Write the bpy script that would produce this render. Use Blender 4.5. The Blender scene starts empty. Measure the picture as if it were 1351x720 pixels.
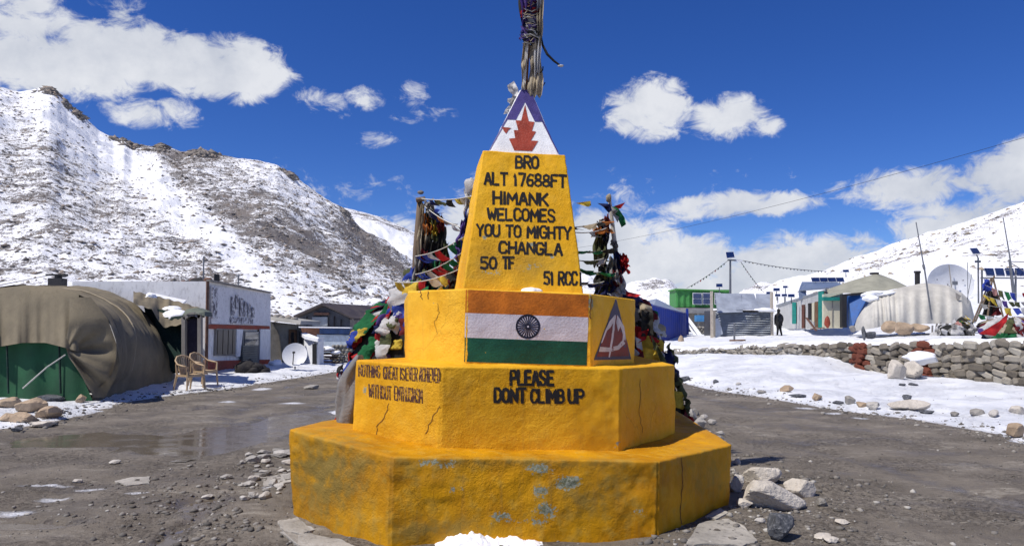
import bpy, bmesh, math, random
import numpy as np
from mathutils import Vector, Matrix
random.seed(7)
SC = bpy.context.scene
COL = SC.collection
R = math.radians

# ------------------------------------------------------------------ camera
F = 976.0; CX = 675.5; CY = 360.0; CAMZ = 1.6
PITCH = math.atan(72 / 976)
cam_d = bpy.data.cameras.new('camera'); cam = bpy.data.objects.new('camera', cam_d); COL.objects.link(cam)
cam.location = (0, 0, CAMZ); cam.rotation_euler = (math.pi / 2 + PITCH, 0, 0)
cam_d.sensor_width = 36; cam_d.lens = F / 1351 * 36; cam_d.clip_end = 20000; cam_d.clip_start = .05
SC.camera = cam
SC.render.resolution_x = 1024; SC.render.resolution_y = 545

# ------------------------------------------------------------------ light
SC.view_settings.view_transform = 'Standard'; SC.view_settings.look = 'None'
SC.view_settings.gamma = 1; SC.view_settings.exposure = 0.0
SUN_EL = R(57); SUN_DIR = Vector((-.85, -.53, 0)).normalized() * math.cos(SUN_EL) + Vector((0, 0, math.sin(SUN_EL)))
sd = bpy.data.lights.new('sun', 'SUN'); sd.energy = 4.75; sd.angle = R(.5); sd.color = (1, .945, .865)
so = bpy.data.objects.new('sun', sd); COL.objects.link(so); so.location = (0, 0, 30)
so.rotation_euler = SUN_DIR.to_track_quat('Z', 'Y').to_euler()

W = bpy.data.worlds.new('World'); SC.world = W; W.use_nodes = True
wt = W.node_tree; wt.nodes.clear()
def wn(t, **k):
    n = wt.nodes.new(t)
    for a, b in k.items(): setattr(n, a, b)
    return n
def wl(a, b): wt.links.new(a, b)
def wm(op, a, b=None, c=None, clamp=False):
    n = wn('ShaderNodeMath', operation=op, use_clamp=clamp)
    for i, v in enumerate((a, b, c)):
        if v is None: continue
        if isinstance(v, (int, float)): n.inputs[i].default_value = v
        else: wl(v, n.inputs[i])
    return n.outputs[0]
def wramp(v, a, b, c=0., d=1., kind='SMOOTHSTEP'):
    n = wn('ShaderNodeMapRange', interpolation_type=kind)
    wl(v, n.inputs[0])
    for i, q in enumerate((a, b, c, d)): n.inputs[i + 1].default_value = q
    return n.outputs[0]
sky = wn('ShaderNodeTexSky', sky_type='NISHITA', sun_disc=False, sun_elevation=SUN_EL,
         sun_rotation=math.atan2(SUN_DIR.x, SUN_DIR.y), altitude=5200, air_density=1.45, dust_density=.05, ozone_density=6.0)
tc = wn('ShaderNodeTexCoord'); sep = wn('ShaderNodeSeparateXYZ'); wl(tc.outputs['Generated'], sep.inputs[0])
az = wm('ARCTAN2', sep.outputs[0], sep.outputs[1]); el = wm('ARCSINE', sep.outputs[2])
# wobble the coordinates so that cloud outlines curl
def wnoise(scale, detail, rough=.55, sx=1, sz=1, off=0, dist=0.):
    mp = wn('ShaderNodeMapping'); mp.inputs['Scale'].default_value = (sx, sx, sz); mp.inputs['Location'].default_value = (off, off * .7, off * .3)
    wl(tc.outputs['Generated'], mp.inputs[0])
    n = wn('ShaderNodeTexNoise'); n.inputs['Scale'].default_value = scale; n.inputs['Detail'].default_value = detail
    n.inputs['Roughness'].default_value = rough; n.inputs['Distortion'].default_value = dist; wl(mp.outputs[0], n.inputs[0])
    return n.outputs[0]
n_big = wnoise(8, 8, .58, 1, 1.3); n_fine = wnoise(26, 10, .66, 1, 1.5, 3.1, .6); n_far = wnoise(2.6, 8, .55, 1, 3., 7.7)
def dirang(px, py):
    v = Vector(((px - CX) / F, math.cos(PITCH) - (CY - py) / F * math.sin(PITCH), math.sin(PITCH) + (CY - py) / F * math.cos(PITCH))).normalized()
    return math.atan2(v.x, v.y), math.asin(v.z)
CLOUDS = [  # px, py, rx, ry, strength
    (20, 20, 95, 55, .95), (70, 85, 150, 46, 1.25), (190, 74, 140, 52, 1.35), (300, 90, 92, 50, 1.3), (165, 20, 50, 34, .42), (-90, 70, 130, 90, .9),
    (198, 146, 66, 22, .46), (425, 135, 44, 15, .30), (477, 131, 26, 14, .44), (503, 186, 28, 12, .36), (545, 125, 12, 12, .10), (575, 156, 34, 14, .24),
    (858, 146, 62, 44, 1.0), (868, 172, 40, 20, .6), (962, 155, 58, 34, .9), (1008, 166, 28, 20, .6),
    (965, 272, 125, 22, .85), (885, 275, 60, 16, .5), (1060, 266, 30, 10, .3),
    (1215, 248, 140, 34, 1.1), (1320, 238, 110, 44, 1.1), (1345, 205, 42, 34, .9), (1262, 290, 115, 46, 1.15),
    (770, 330, 140, 66, 1.0), (880, 355, 130, 56, 1.1), (1060, 352, 145, 52, 1.25), (960, 385, 150, 40, 1.1),
    (605, 310, 62, 58, .8), (535, 296, 40, 16, .5), (650, 380, 160, 50, .9), (480, 330, 60, 24, .4), (700, 250, 200, 20, .12), (1480, 240, 130, 60, 1.)]
env = None; low = None
for (px, py, rx, ry, st) in CLOUDS:
    a0, e0 = dirang(px, py); a1, _ = dirang(px + rx, py); _, e1 = dirang(px, py - ry)
    dx = wm('MULTIPLY', wm('SUBTRACT', az, a0), 1 / abs(a1 - a0)); dy = wm('MULTIPLY', wm('SUBTRACT', el, e0), 1 / abs(e1 - e0))
    r2 = wm('MULTIPLY_ADD', dx, dx, wm('MULTIPLY', dy, dy))
    v = wm('MULTIPLY', wm('SUBTRACT', 1.0, r2), st)
    v = wm('MAXIMUM', v, -1.0)
    # smooth under-side measure
    env = v if env is None else wm('SMOOTH_MAX', env, v, .12)
den = wm('ADD', env, wm('MULTIPLY', wm('SUBTRACT', n_big, .5), 1.7))
den = wm('ADD', den, wm('MULTIPLY', wm('SUBTRACT', n_fine, .5), 2.6))
inview = wramp(wm('ABSOLUTE', az), .75, 1.0)
farc = wm('MULTIPLY', wramp(n_far, .53, .66), inview)
farc = wm('MULTIPLY', farc, wramp(el, -.02, .08))
mask = wm('MAXIMUM', wramp(den, .05, .80), farc)
mask = wm('MULTIPLY', mask, wramp(el, -.06, -.01))
bgs = wn('ShaderNodeBackground'); bgs.inputs[1].default_value = .115
hs = wn('ShaderNodeHueSaturation'); hs.inputs['Hue'].default_value = .518; hs.inputs['Saturation'].default_value = 1.23; hs.inputs['Value'].default_value = 1
wl(sky.outputs[0], hs.inputs['Color']); wl(hs.outputs[0], bgs.inputs[0])
cr = wn('ShaderNodeValToRGB'); cr.color_ramp.elements[0].position = .30; cr.color_ramp.elements[0].color = (.50, .55, .66, 1)
cr.color_ramp.elements[1].position = .62; cr.color_ramp.elements[1].color = (.86, .88, .93, 1)
wl(wm('ADD', wm('MULTIPLY', n_big, .6), wm('MULTIPLY', wnoise(16, 6, .6, 1, 1, 1.7), .45)), cr.inputs[0])
bgc = wn('ShaderNodeBackground'); bgc.inputs[1].default_value = .92; wl(cr.outputs[0], bgc.inputs[0])
mxs = wn('ShaderNodeMixShader'); wl(wm('MULTIPLY', mask, .97), mxs.inputs[0]); wl(bgs.outputs[0], mxs.inputs[1]); wl(bgc.outputs[0], mxs.inputs[2])
wo = wn('ShaderNodeOutputWorld'); wl(mxs.outputs[0], wo.inputs[0])

# ------------------------------------------------------------------ maths helpers
cp, sp = math.cos(PITCH), math.sin(PITCH)
def P(px, py, Y):
    u = (px - CX) / F; v = (CY - py) / F
    dy = cp - v * sp; k = Y / dy
    return Vector((u * k, Y, CAMZ + (sp + v * cp) * k))
def G(px, py, z=0.):
    u = (px - CX) / F; v = (CY - py) / F
    k = (z - CAMZ) / (sp + v * cp)
    return Vector((u * k, (cp - v * sp) * k, z))
def proj(p):          # (N,3) -> (N,2)
    p = np.asarray(p, float); x = p[..., 0]; y = p[..., 1]; z = p[..., 2] - CAMZ
    d = y * cp + z * sp; h = -y * sp + z * cp
    return np.stack([CX + F * x / d, CY - F * h / d], -1)
def _hash(i, seed):
    i = i.astype(np.int64)
    h = (i[..., 0] * 374761393 + i[..., 1] * 668265263 + i[..., 2] * 2147483647 + seed * 1274126177) & 0xffffffff
    h = ((h ^ (h >> 13)) * 1274126177) & 0xffffffff
    h = ((h ^ (h >> 16)) * 2246822519) & 0xffffffff
    h = h ^ (h >> 15)
    return (h & 0xffffff) / float(0xffffff) * 2 - 1
def noise(p, s=1., seed=0):
    p = np.asarray(p, float) * s; i = np.floor(p); f = p - i; f = f * f * (3 - 2 * f)
    o = 0
    for dx in (0, 1):
        for dy in (0, 1):
            for dz in (0, 1):
                w = (f[..., 0] if dx else 1 - f[..., 0]) * (f[..., 1] if dy else 1 - f[..., 1]) * (f[..., 2] if dz else 1 - f[..., 2])
                o = o + w * _hash(i + np.array([dx, dy, dz]), seed)
    return o
def fbm(p, s=1., o=4, seed=0, g=.5):
    t = 0; a = 1.; q = 0
    for k in range(o):
        t = t + a * noise(p, s * 2 ** k, seed + k * 17); q += a; a *= g
    return t / q
def ss(x, a, b):
    t = np.clip((np.asarray(x, float) - a) / (b - a), 0, 1); return t * t * (3 - 2 * t)

# ------------------------------------------------------------------ object helpers
def tag(o, label=None, cat=None, group=None, kind=None):
    if label: o['label'] = label
    if cat: o['category'] = cat
    if group: o['group'] = group
    if kind: o['kind'] = kind
    return o
def thing(name, label, cat, loc=(0, 0, 0), rz=0., group=None):
    o = bpy.data.objects.new(name, None); COL.objects.link(o); o.location = loc; o.rotation_euler = (0, 0, rz)
    o.empty_display_size = .1
    return tag(o, label, cat, group)
def wmat(q):
    return q.matrix_basis.copy() if q.parent is None else wmat(q.parent) @ q.matrix_parent_inverse @ q.matrix_basis
def link(name, me, parent=None, world=True):
    o = bpy.data.objects.new(name, me); COL.objects.link(o)
    if parent is not None:
        o.parent = parent
        if world:
            o.matrix_parent_inverse = wmat(parent).inverted()
    return o
def mesh(name, v, f, m, parent=None, smooth=False, world=True, attrs=None, weld=0):
    me = bpy.data.meshes.new(name)
    v = np.asarray(v, float)
    if isinstance(f, np.ndarray):
        n, k = f.shape
        me.vertices.add(len(v)); me.vertices.foreach_set('co', v.ravel())
        me.loops.add(n * k); me.loops.foreach_set('vertex_index', f.ravel().astype(np.int32))
        me.polygons.add(n); me.polygons.foreach_set('loop_start', np.arange(0, n * k, k, dtype=np.int32))
        me.update(calc_edges=True)
    else:
        me.from_pydata(v.tolist(), [], f); me.update()
    if attrs:
        for k, a in attrs.items():
            at = me.attributes.new(k, 'FLOAT', 'POINT'); at.data.foreach_set('value', np.asarray(a, np.float32))
    if weld:
        b = bmesh.new(); b.from_mesh(me); bmesh.ops.remove_doubles(b, verts=b.verts, dist=weld); b.to_mesh(me); b.free()
    if smooth: me.polygons.foreach_set('use_smooth', [True] * len(me.polygons))
    me.materials.append(m)
    me.update()
    return link(name, me, parent, world)
class MB:
    """collects simple solids of ONE part"""
    def __init__(s): s.v = []; s.f = []
    def add(s, v, f):
        n = len(s.v); s.v += [tuple(q) for q in v]; s.f += [tuple(i + n for i in q) for q in f]; return s
    def box(s, c, d, rz=0., M=None):
        x, y, z = (q / 2 for q in d)
        vs = [Vector((a * x, b * y, e * z)) for a in (-1, 1) for b in (-1, 1) for e in (-1, 1)]
        rot = M if M is not None else Matrix.Rotation(rz, 3, 'Z')
        vs = [rot @ q + Vector(c) for q in vs]
        return s.add(vs, [(0, 1, 3, 2), (4, 6, 7, 5), (0, 4, 5, 1), (2, 3, 7, 6), (0, 2, 6, 4), (1, 5, 7, 3)])
    def tube(s, pts, r, n=8, cap=True):
        pts = [Vector(p) for p in pts]; rr = r if isinstance(r, (list, tuple)) else [r] * len(pts)
        vs = []; fs = []; prev = None
        for i, p in enumerate(pts):
            t = (pts[min(i + 1, len(pts) - 1)] - pts[max(i - 1, 0)]).normalized()
            a = t.cross(Vector((0, 0, 1)))
            if a.length < .05: a = t.cross(Vector((1, 0, 0)))
            a.normalize()
            if prev is not None and a.dot(prev) < 0: a = -a
            prev = a
            b = t.cross(a).normalized()
            for k in range(n):
                g = 2 * math.pi * k / n; vs.append(p + (a * math.cos(g) + b * math.sin(g)) * rr[i])
        for i in range(len(pts) - 1):
            for k in range(n):
                fs.append((i * n + k, i * n + (k + 1) % n, (i + 1) * n + (k + 1) % n, (i + 1) * n + k))
        if cap: fs += [tuple(range(n))[::-1], tuple((len(pts) - 1) * n + k for k in range(n))]
        return s.add(vs, fs)
    def bar(s, a, b, w, h=None):
        """square bar between two points"""
        a = Vector(a); b = Vector(b); h = h or w; d = b - a
        q = d.to_track_quat('X', 'Z').to_matrix()
        return s.box((a + b) / 2, (d.length, w, h), M=q)
    def slab(s, poly, th):
        """polygon list of Vectors extruded by vector th"""
        n = len(poly); th = Vector(th); a = [Vector(p) for p in poly]; b = [p + th for p in a]
        return s.add(a + b, [tuple(range(n))[::-1], tuple(range(n, 2 * n))] + [(i, (i + 1) % n, n + (i + 1) % n, n + i) for i in range(n)])
    def build(s, name, m, parent=None, smooth=False, world=True, bevel=0.):
        o = mesh(name, s.v, s.f, m, parent, smooth, world)
        b = bmesh.new(); b.from_mesh(o.data); bmesh.ops.recalc_face_normals(b, faces=b.faces)
        if bevel: bmesh.ops.bevel(b, geom=b.edges[:], offset=bevel, segments=1, affect='EDGES')
        b.to_mesh(o.data); b.free()
        return o
def grid_faces(nu, nv, wrap=False):
    """verts ordered i*nv+j, i in nu"""
    i = np.arange(nu - (0 if wrap else 1)); j = np.arange(nv - 1)
    I, J = np.meshgrid(i, j, indexing='ij'); I = I.ravel(); J = J.ravel(); I2 = (I + 1) % nu
    return np.stack([I * nv + J, I2 * nv + J, I2 * nv + J + 1, I * nv + J + 1], 1)

# ------------------------------------------------------------------ materials
class MT:
    def __init__(s, name, rough=.8, spec=.3, metal=0.):
        s.m = bpy.data.materials.new(name); s.m.use_nodes = True; s.t = s.m.node_tree; s.b = s.t.nodes['Principled BSDF']
        s.b.inputs['Roughness'].default_value = rough; s.b.inputs['Metallic'].default_value = metal
        s.b.inputs['Specular IOR Level'].default_value = spec
        s.tc = s.t.nodes.new('ShaderNodeTexCoord')
    def n(s, t, **k):
        n = s.t.nodes.new(t)
        for a, b in k.items(): setattr(n, a, b)
        return n
    def l(s, a, b): s.t.links.new(a, b)
    def put(s, inp, v):
        if v is None: return
        if isinstance(v, (int, float)): inp.default_value = v
        elif isinstance(v, (tuple, list)): inp.default_value = tuple(v) + ((1,) if len(v) == 3 and inp.type == 'RGBA' else ())
        else: s.l(v, inp)
    def co(s, scale=(1, 1, 1), rot=(0, 0, 0), src='Object', loc=(0, 0, 0)):
        mp = s.n('ShaderNodeMapping'); mp.inputs['Scale'].default_value = scale; mp.inputs['Rotation'].default_value = rot; mp.inputs['Location'].default_value = loc
        s.l(s.tc.outputs[src], mp.inputs[0]); return mp.outputs[0]
    def noise(s, scale, detail=5, rough=.55, vec=None, dist=0.):
        n = s.n('ShaderNodeTexNoise'); n.inputs['Scale'].default_value = scale; n.inputs['Detail'].default_value = detail
        n.inputs['Roughness'].default_value = rough; n.inputs['Distortion'].default_value = dist
        s.l(vec if vec is not None else s.tc.outputs['Object'], n.inputs[0]); return n.outputs[0]
    def voro(s, scale, feature='F1', vec=None, out=0):
        n = s.n('ShaderNodeTexVoronoi', feature=feature); n.inputs['Scale'].default_value = scale
        s.l(vec if vec is not None else s.tc.outputs['Object'], n.inputs[0]); return n.outputs[out]
    def attr(s, name, out='Fac'):
        n = s.n('ShaderNodeAttribute', attribute_name=name); return n.outputs[out]
    def math(s, op, a, b=None, c=None, clamp=False):
        n = s.n('ShaderNodeMath', operation=op, use_clamp=clamp)
        for i, v in enumerate((a, b, c)): s.put(n.inputs[i], v)
        return n.outputs[0]
    def ramp(s, v, a, b, c=0., d=1., kind='SMOOTHSTEP'):
        n = s.n('ShaderNodeMapRange', interpolation_type=kind)
        for i, q in enumerate((v, a, b, c, d)): s.put(n.inputs[i], q)
        return n.outputs[0]
    def mix(s, f, a, b, mode='MIX'):
        n = s.n('ShaderNodeMix', data_type='RGBA', blend_type=mode)
        s.put(n.inputs[0], f); s.put(n.inputs[6], a); s.put(n.inputs[7], b); return n.outputs[2]
    def cols(s, v, stops):
        n = s.n('ShaderNodeValToRGB'); e = n.color_ramp.elements
        while len(e) < len(stops): e.new(.5)
        for q, (p, c) in zip(e, stops): q.position = p; q.color = tuple(c) + (1,)
        s.l(v, n.inputs[0]); return n.outputs[0]
    def bump(s, h, strength=.5, dist=.02, nrm=None):
        n = s.n('ShaderNodeBump'); n.inputs['Strength'].default_value = strength; n.inputs['Distance'].default_value = dist
        s.l(h, n.inputs['Height'])
        if nrm is not None: s.l(nrm, n.inputs['Normal'])
        return n.outputs[0]
    def out(s, col=None, rough=None, nrm=None):
        s.put(s.b.inputs['Base Color'], col); s.put(s.b.inputs['Roughness'], rough)
        if nrm is not None: s.l(nrm, s.b.inputs['Normal'])
        return s.m
_mc = {}
def paint(name, col, rough=.7, var=.18, scale=3., bump=.25, bscale=40., bdist=.01, dirt=.25, dcol=(.16, .14, .12), metal=0., spec=.3, stretch=(1, 1, 1)):
    """weathered surface: base colour with blotches, dirt and fine relief"""
    if name in _mc: return _mc[name]
    M = MT(name, rough, spec, metal)
    v = M.co(stretch)
    n1 = M.noise(scale, 6, .6, v); n2 = M.noise(scale * 7, 4, .6, v)
    c = M.mix(M.ramp(n1, .3, .7), tuple(x * (1 - var) for x in col), tuple(min(1, x * (1 + var * .6)) for x in col))
    c = M.mix(M.math('MULTIPLY', M.ramp(n2, .5, .72), dirt), c, dcol)
    h = M.noise(bscale, 4, .6, v)
    _mc[name] = M.out(c, M.ramp(n1, .3, .7, rough - .08, min(1, rough + .08)), M.bump(h, bump, bdist))
    return _mc[name]
# ------------------------------------------------------------------ ground
def seg_dist(x, y, pts):
    """signed distance to an open polyline (positive on its right when walking along it) and the parameter"""
    best = np.full(x.shape, 1e9); sg = np.ones(x.shape)
    for (a, b) in zip(pts[:-1], pts[1:]):
        dx, dy = b[0] - a[0], b[1] - a[1]; L = dx * dx + dy * dy
        t = np.clip(((x - a[0]) * dx + (y - a[1]) * dy) / L, 0, 1)
        qx = x - a[0] - t * dx; qy = y - a[1] - t * dy; d = np.hypot(qx, qy)
        s = np.where(dx * qy - dy * qx < 0, 1., -1.)
        m = d < best; best = np.where(m, d, best); sg = np.where(m, s, sg)
    return best * sg
EL = [(-9.6, -30), (-9.2, 0), (-8.8, 8)] + [tuple(G(px, py, .02)[:2]) for px, py in ((0, 566), (60, 556), (100, 546), (150, 531), (210, 522), (300, 512), (380, 499), (450, 489))] + [(-8, 45), (-12, 70)]
ER = [(8.6, -30), (7.9, 0), (7.5, 7)] + [tuple(G(px, py, .02)[:2]) for px, py in ((1351, 586), (1300, 569), (1200, 551), (1100, 539), (1000, 523), (945, 515), (885, 502))] + [(4.2, 30), (1, 45), (-6, 75)]
WALL = [(16.0, 7.), (14.2, 13.5)] + [(17.78 - .2622 * Y, Y) for Y in (18.6, 24, 30, 35)] + [(7.9, 38), (7.3, 46), (4, 58), (-4, 80)]
WPX = np.array([13.5, 18.6, 21.2, 22.5, 23.8, 25.5, 27.5, 29.9, 33.3, 36, 46])       # Y along the wall
WTOP = np.array([1.33, 1.257, 1.165, 1.12, 1.09, 1.05, .96, .865, .645, .5, .4])
WBASE = np.array([-.02, .04, .08, .10, .14, .48, .50, .34, .12, .20, .38])
CTRL = [(13, 19, 1.2), (12, 24, 1.12), (11, 29, 1.0), (9.5, 33, .8), (9, 36, .65), (16, 15, 1.25), (20, 22, 1.35), (22, 35, 1.35), (30, 30, 1.5),
        (18.5, 52, 1.05), (9, 46, .62), (12, 57, 1.0), (8, 62, .9), (12, 44, .95), (15, 40, 1.1), (25, 55, 1.5), (40, 60, 2.5), (60, 40, 4), (0, 90, .6), (20, 90, 2.), (60, 100, 6), (30, 12, 1.8)]
def right_land(x, y):
    s = 0; w = 0
    for (a, b, z) in CTRL:
        q = 1 / (((x - a) ** 2 + (y - b) ** 2) + 2.) ** 1.5; s = s + q * z; w = w + q
    return s / w
PUD = [  # px, py, rx, ry, angle : hollows that hold melt water
    (250, 583, 52, 13), (300, 574, 58, 15), (345, 566, 40, 15), (395, 548, 46, 7), (90, 578, 80, 9), (238, 700, 22, 28), (262, 662, 28, 12), (160, 578, 40, 7), (40, 690, 60, 6), (268, 538, 14, 3)]
SLUSH = [(445, 543, 45, 4), (400, 546, 30, 3), (470, 535, 30, 3), (345, 513, 20, 3), (20, 672, 45, 7), (70, 655, 40, 5), (120, 643, 40, 3), (60, 640, 60, 3), (215, 590, 12, 4), (385, 532, 30, 2.5), (1062, 538, 26, 2.2), (1100, 545, 26, 2.2), (1135, 551, 20, 2), (300, 530, 20, 2), (180, 651, 26, 3), (355, 640, 16, 4)]
SLW = []
for (px, py, rx, ry) in SLUSH:
    a = G(px, py); b = G(px + rx, py); c = G(px, py - ry); d = G(px, py + ry); SLW.append((a.x, a.y, abs(b.x - a.x), abs(c.y - d.y) / 2))
PUDW = []
for (px, py, rx, ry) in PUD:
    a = G(px, py); b = G(px + rx, py); c = G(px, py - ry); d = G(px, py + ry)
    PUDW.append((a.x, a.y, abs(b.x - a.x), abs(c.y - d.y) / 2))
def ground(x, y):
    """returns height, snow amount, wet amount"""
    x = np.asarray(x, float); y = np.asarray(y, float); p = np.stack([x, y, x * 0], -1)
    n1 = fbm(p, .35, 4, 3); n2 = fbm(p, 1.6, 4, 9); n3 = fbm(p, 6., 4, 21)
    dl = -seg_dist(x, y, EL); dr = seg_dist(x, y, ER); dw = seg_dist(x, y, WALL)
    # mud: shallow relief and wheel ruts
    cl = ss(fbm(p, .8, 3, 77), -.05, .25)
    z = .018 * n1 + .016 * n2 + .011 * n3 * (.5 + cl) + .012 * cl * fbm(p, 16., 3, 5)
    rut = 0
    for off, w in ((1.4, .22), (3.0, .22), (4.4, .2), (5.9, .25)):
        dd = -dl - off + .25 * n1; rut = rut + np.exp(-(dd / w) ** 2)
    for off, w in ((1.3, .2), (2.9, .2)):
        dd = -dr - off + .2 * n1; rut = rut + np.exp(-(dd / w) ** 2)
    near = np.exp(-((x / 9) ** 4)) * (y < 60)
    z = z - .030 * rut * near
    wet = np.clip(rut * .85 * ss(n1, -.35, .25), 0, 1) * near
    pit = 0
    for (a, b, rx, ry) in PUDW:
        q = ((x - a) / rx) ** 2 + ((y - b) / ry) ** 2
        pit = pit + np.exp(-q * 1.1)
    pit = np.clip(pit + .25 * n2 * (pit > .1), 0, 1)
    z = z - .055 * ss(pit, .15, .75)
    wet = np.clip(wet + 1.2 * ss(pit, .03, .5), 0, 1)
    # rubble apron around the monument
    rm = np.hypot((x + .07) / 1.0, (y - 7.4))
    z = z + .03 * ss(rm, 4.2, 2.6) * (1 + n2)
    # left snow field
    ja = .35 * n1 + .32 * n2 + .14 * n3
    sl = ss(dl + ja + .22, -.08, .20)
    zl = .035 + .10 * ss(dl, 0, 2) + .05 * n2 + .02 * n3 + .05 * n1 + .15 * ss(dl, 2.5, 8)
    far = ss(dl, 12, 60)
    # right bank, wall and terrace
    zb = np.interp(y, WPX, WBASE); sr = ss(dr + ja * .8, -.1, .22)
    t = np.clip(dr / np.maximum(dr - dw, .01), 0, 1)
    tt = t ** 1.15
    bank = zb * ss(tt, 0, 1.05) + .06 * ss(dr, 0, 1) + .28 * np.sin(np.pi * np.clip(t, 0, 1)) * (ss(y, 16, 26)) + .12 * n1 + .07 * n2 + .02 * n3
    terr = right_land(x, y) + .08 * n1 + .04 * n2 + .012 * n3
    k = ss(dw, .12, .30)
    zr = bank * (1 - k) + terr * k
    sl_h = sl * (1 - sr)
    z = z * (1 - sl) + zl * sl
    z = z * (1 - sr) + zr * sr
    # everything far away sinks into a snowy valley floor that climbs gently
    z = z + ss(np.hypot(x, y), 90, 400) * 1.5
    snow = np.clip(np.maximum(sl, sr), 0, 1)
    for (a, b, rx, ry) in SLW: snow = np.maximum(snow, .68 * np.exp(-((x - a) / rx) ** 2 - ((y - b) / ry) ** 2))
    snow = np.maximum(snow, ss(y, 70, 90))
    return z, snow, wet
def gz(x, y): return float(ground(np.array([x]), np.array([y]))[0][0])
def Gz(px, py, it=8):
    """point of the ground seen at a pixel"""
    z = 0.
    for _ in range(it):
        p = G(px, py, min(z, CAMZ - .15)); z = .5 * z + .5 * gz(p.x, p.y)
    return Vector((p.x, p.y, gz(p.x, p.y)))

M = MT('mud_and_snow', .8, .22)
sn = M.attr('snow'); wetA = M.attr('wet')
nA = M.noise(1.1, 8, .6); nB = M.noise(9, 8, .65); nC = M.noise(60, 6, .7); nD = M.noise(3.2, 7, .6, dist=.6)
mud = M.cols(nA, [(.3, (.138, .119, .094)), (.5, (.194, .168, .136)), (.7, (.255, .223, .182))])
mud = M.mix(M.math('MULTIPLY', M.ramp(nB, .45, .7), .55), mud, (.12, .10, .08))
mud = M.mix(M.math('MULTIPLY', M.ramp(M.noise(140, 3, .6), .57, .72), .7), mud, (.30, .27, .225))
mud = M.mix(M.math('MULTIPLY', M.ramp(nC, .5, .75), .5), mud, (.09, .075, .06))
# pale dried silt smears
ang = (1, 3.2, 1)
silt = M.math('MULTIPLY', M.ramp(M.noise(.8, 10, .66, M.co(ang, (0, 0, R(38)))), .54, .62), M.ramp(nB, .40, .58))
mud = M.mix(M.math('MULTIPLY', silt, .6), mud, (.38, .345, .29))
clod = M.ramp(M.noise(22, 6, .7, dist=.8), .50, .60); patch = M.ramp(M.noise(.7, 6, .6), .42, .60)
mud = M.mix(M.math('MULTIPLY', M.math('MULTIPLY', clod, patch), .65), mud, (.10, .082, .063))
wp_ = M.ramp(M.noise(.55, 9, .62, M.co((1, 2.4, 1), (0, 0, R(40)), loc=(3, 1, 0))), .50, .60)
wetm = M.math('MULTIPLY', M.math('ADD', wetA, M.math('MULTIPLY', wp_, .55)), M.ramp(nD, .3, .6), clamp=True)
mud = M.mix(M.math('MULTIPLY', wetm, .55), mud, (.088, .073, .057))
grit = M.math('ADD', M.math('MULTIPLY', M.math('SUBTRACT', nB, .5), .55), M.math('MULTIPLY', M.math('SUBTRACT', nC, .5), .35))
sm = M.ramp(M.math('ADD', sn, grit), .42, .60)
snc = M.mix(M.ramp(M.noise(2.2, 6, .6), .35, .7), (.72, .74, .78), (.81, .82, .84))
dirty = M.math('MULTIPLY', M.ramp(sn, 1.0, .80), M.ramp(nB, .42, .6))
dirty = M.math('MAXIMUM', M.math('MULTIPLY', dirty, .9), M.math('MULTIPLY', M.ramp(M.noise(26, 7, .75), .57, .66), M.ramp(M.noise(.5, 5, .6), .40, .62)))
snc = M.mix(M.math('MULTIPLY', dirty, .6), snc, (.36, .32, .28))
col = M.mix(sm, mud, snc)
rg = M.mix(wetm, (.82, .82, .82), (.20, .20, .20)); rg = M.mix(sm, rg, (.62, .62, .62))
h = M.math('ADD', M.math('MULTIPLY', nB, .5), M.math('MULTIPLY', nC, .35)); h = M.math('ADD', h, M.math('MULTIPLY', M.noise(160, 3), .12))
h = M.math('ADD', h, M.math('MULTIPLY', sm, .25)); h = M.math('ADD', h, M.math('MULTIPLY', M.math('MULTIPLY', clod, patch), .3))
h = M.math('MULTIPLY', h, M.ramp(M.math('MULTIPLY', wetm, M.math('SUBTRACT', 1.0, sm)), .5, .9, 1., .25))
MGROUND = M.out(col, rg, M.bump(h, .9, .05))

thf = np.radians(np.linspace(-43, 43, 820)); tho = np.radians(np.linspace(43, 317, 92)[1:-1])
th = np.concatenate([thf, tho])
rr = np.concatenate([[.3, .7], 1.15 * 1.0105 ** np.arange(0, 450)]); rr = rr[rr < 125]; rr = np.concatenate([rr, [135, 150, 180, 220, 300, 420, 700, 1200, 2200, 4000, 7000]])
TH, RR = np.meshgrid(th, rr, indexing='ij')
gx = np.sin(TH) * RR; gy = np.cos(TH) * RR
hz, hs_, hw = ground(gx.ravel(), gy.ravel())
v = np.stack([gx.ravel(), gy.ravel(), hz], 1)
gnd = mesh('ground', v, grid_faces(len(th), len(rr), True)[:, ::-1].copy(), MGROUND, None, True, attrs={'snow': hs_, 'wet': hw})
tag(gnd, 'muddy grey road surface with melting snow banks on both sides', kind='structure')

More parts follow.
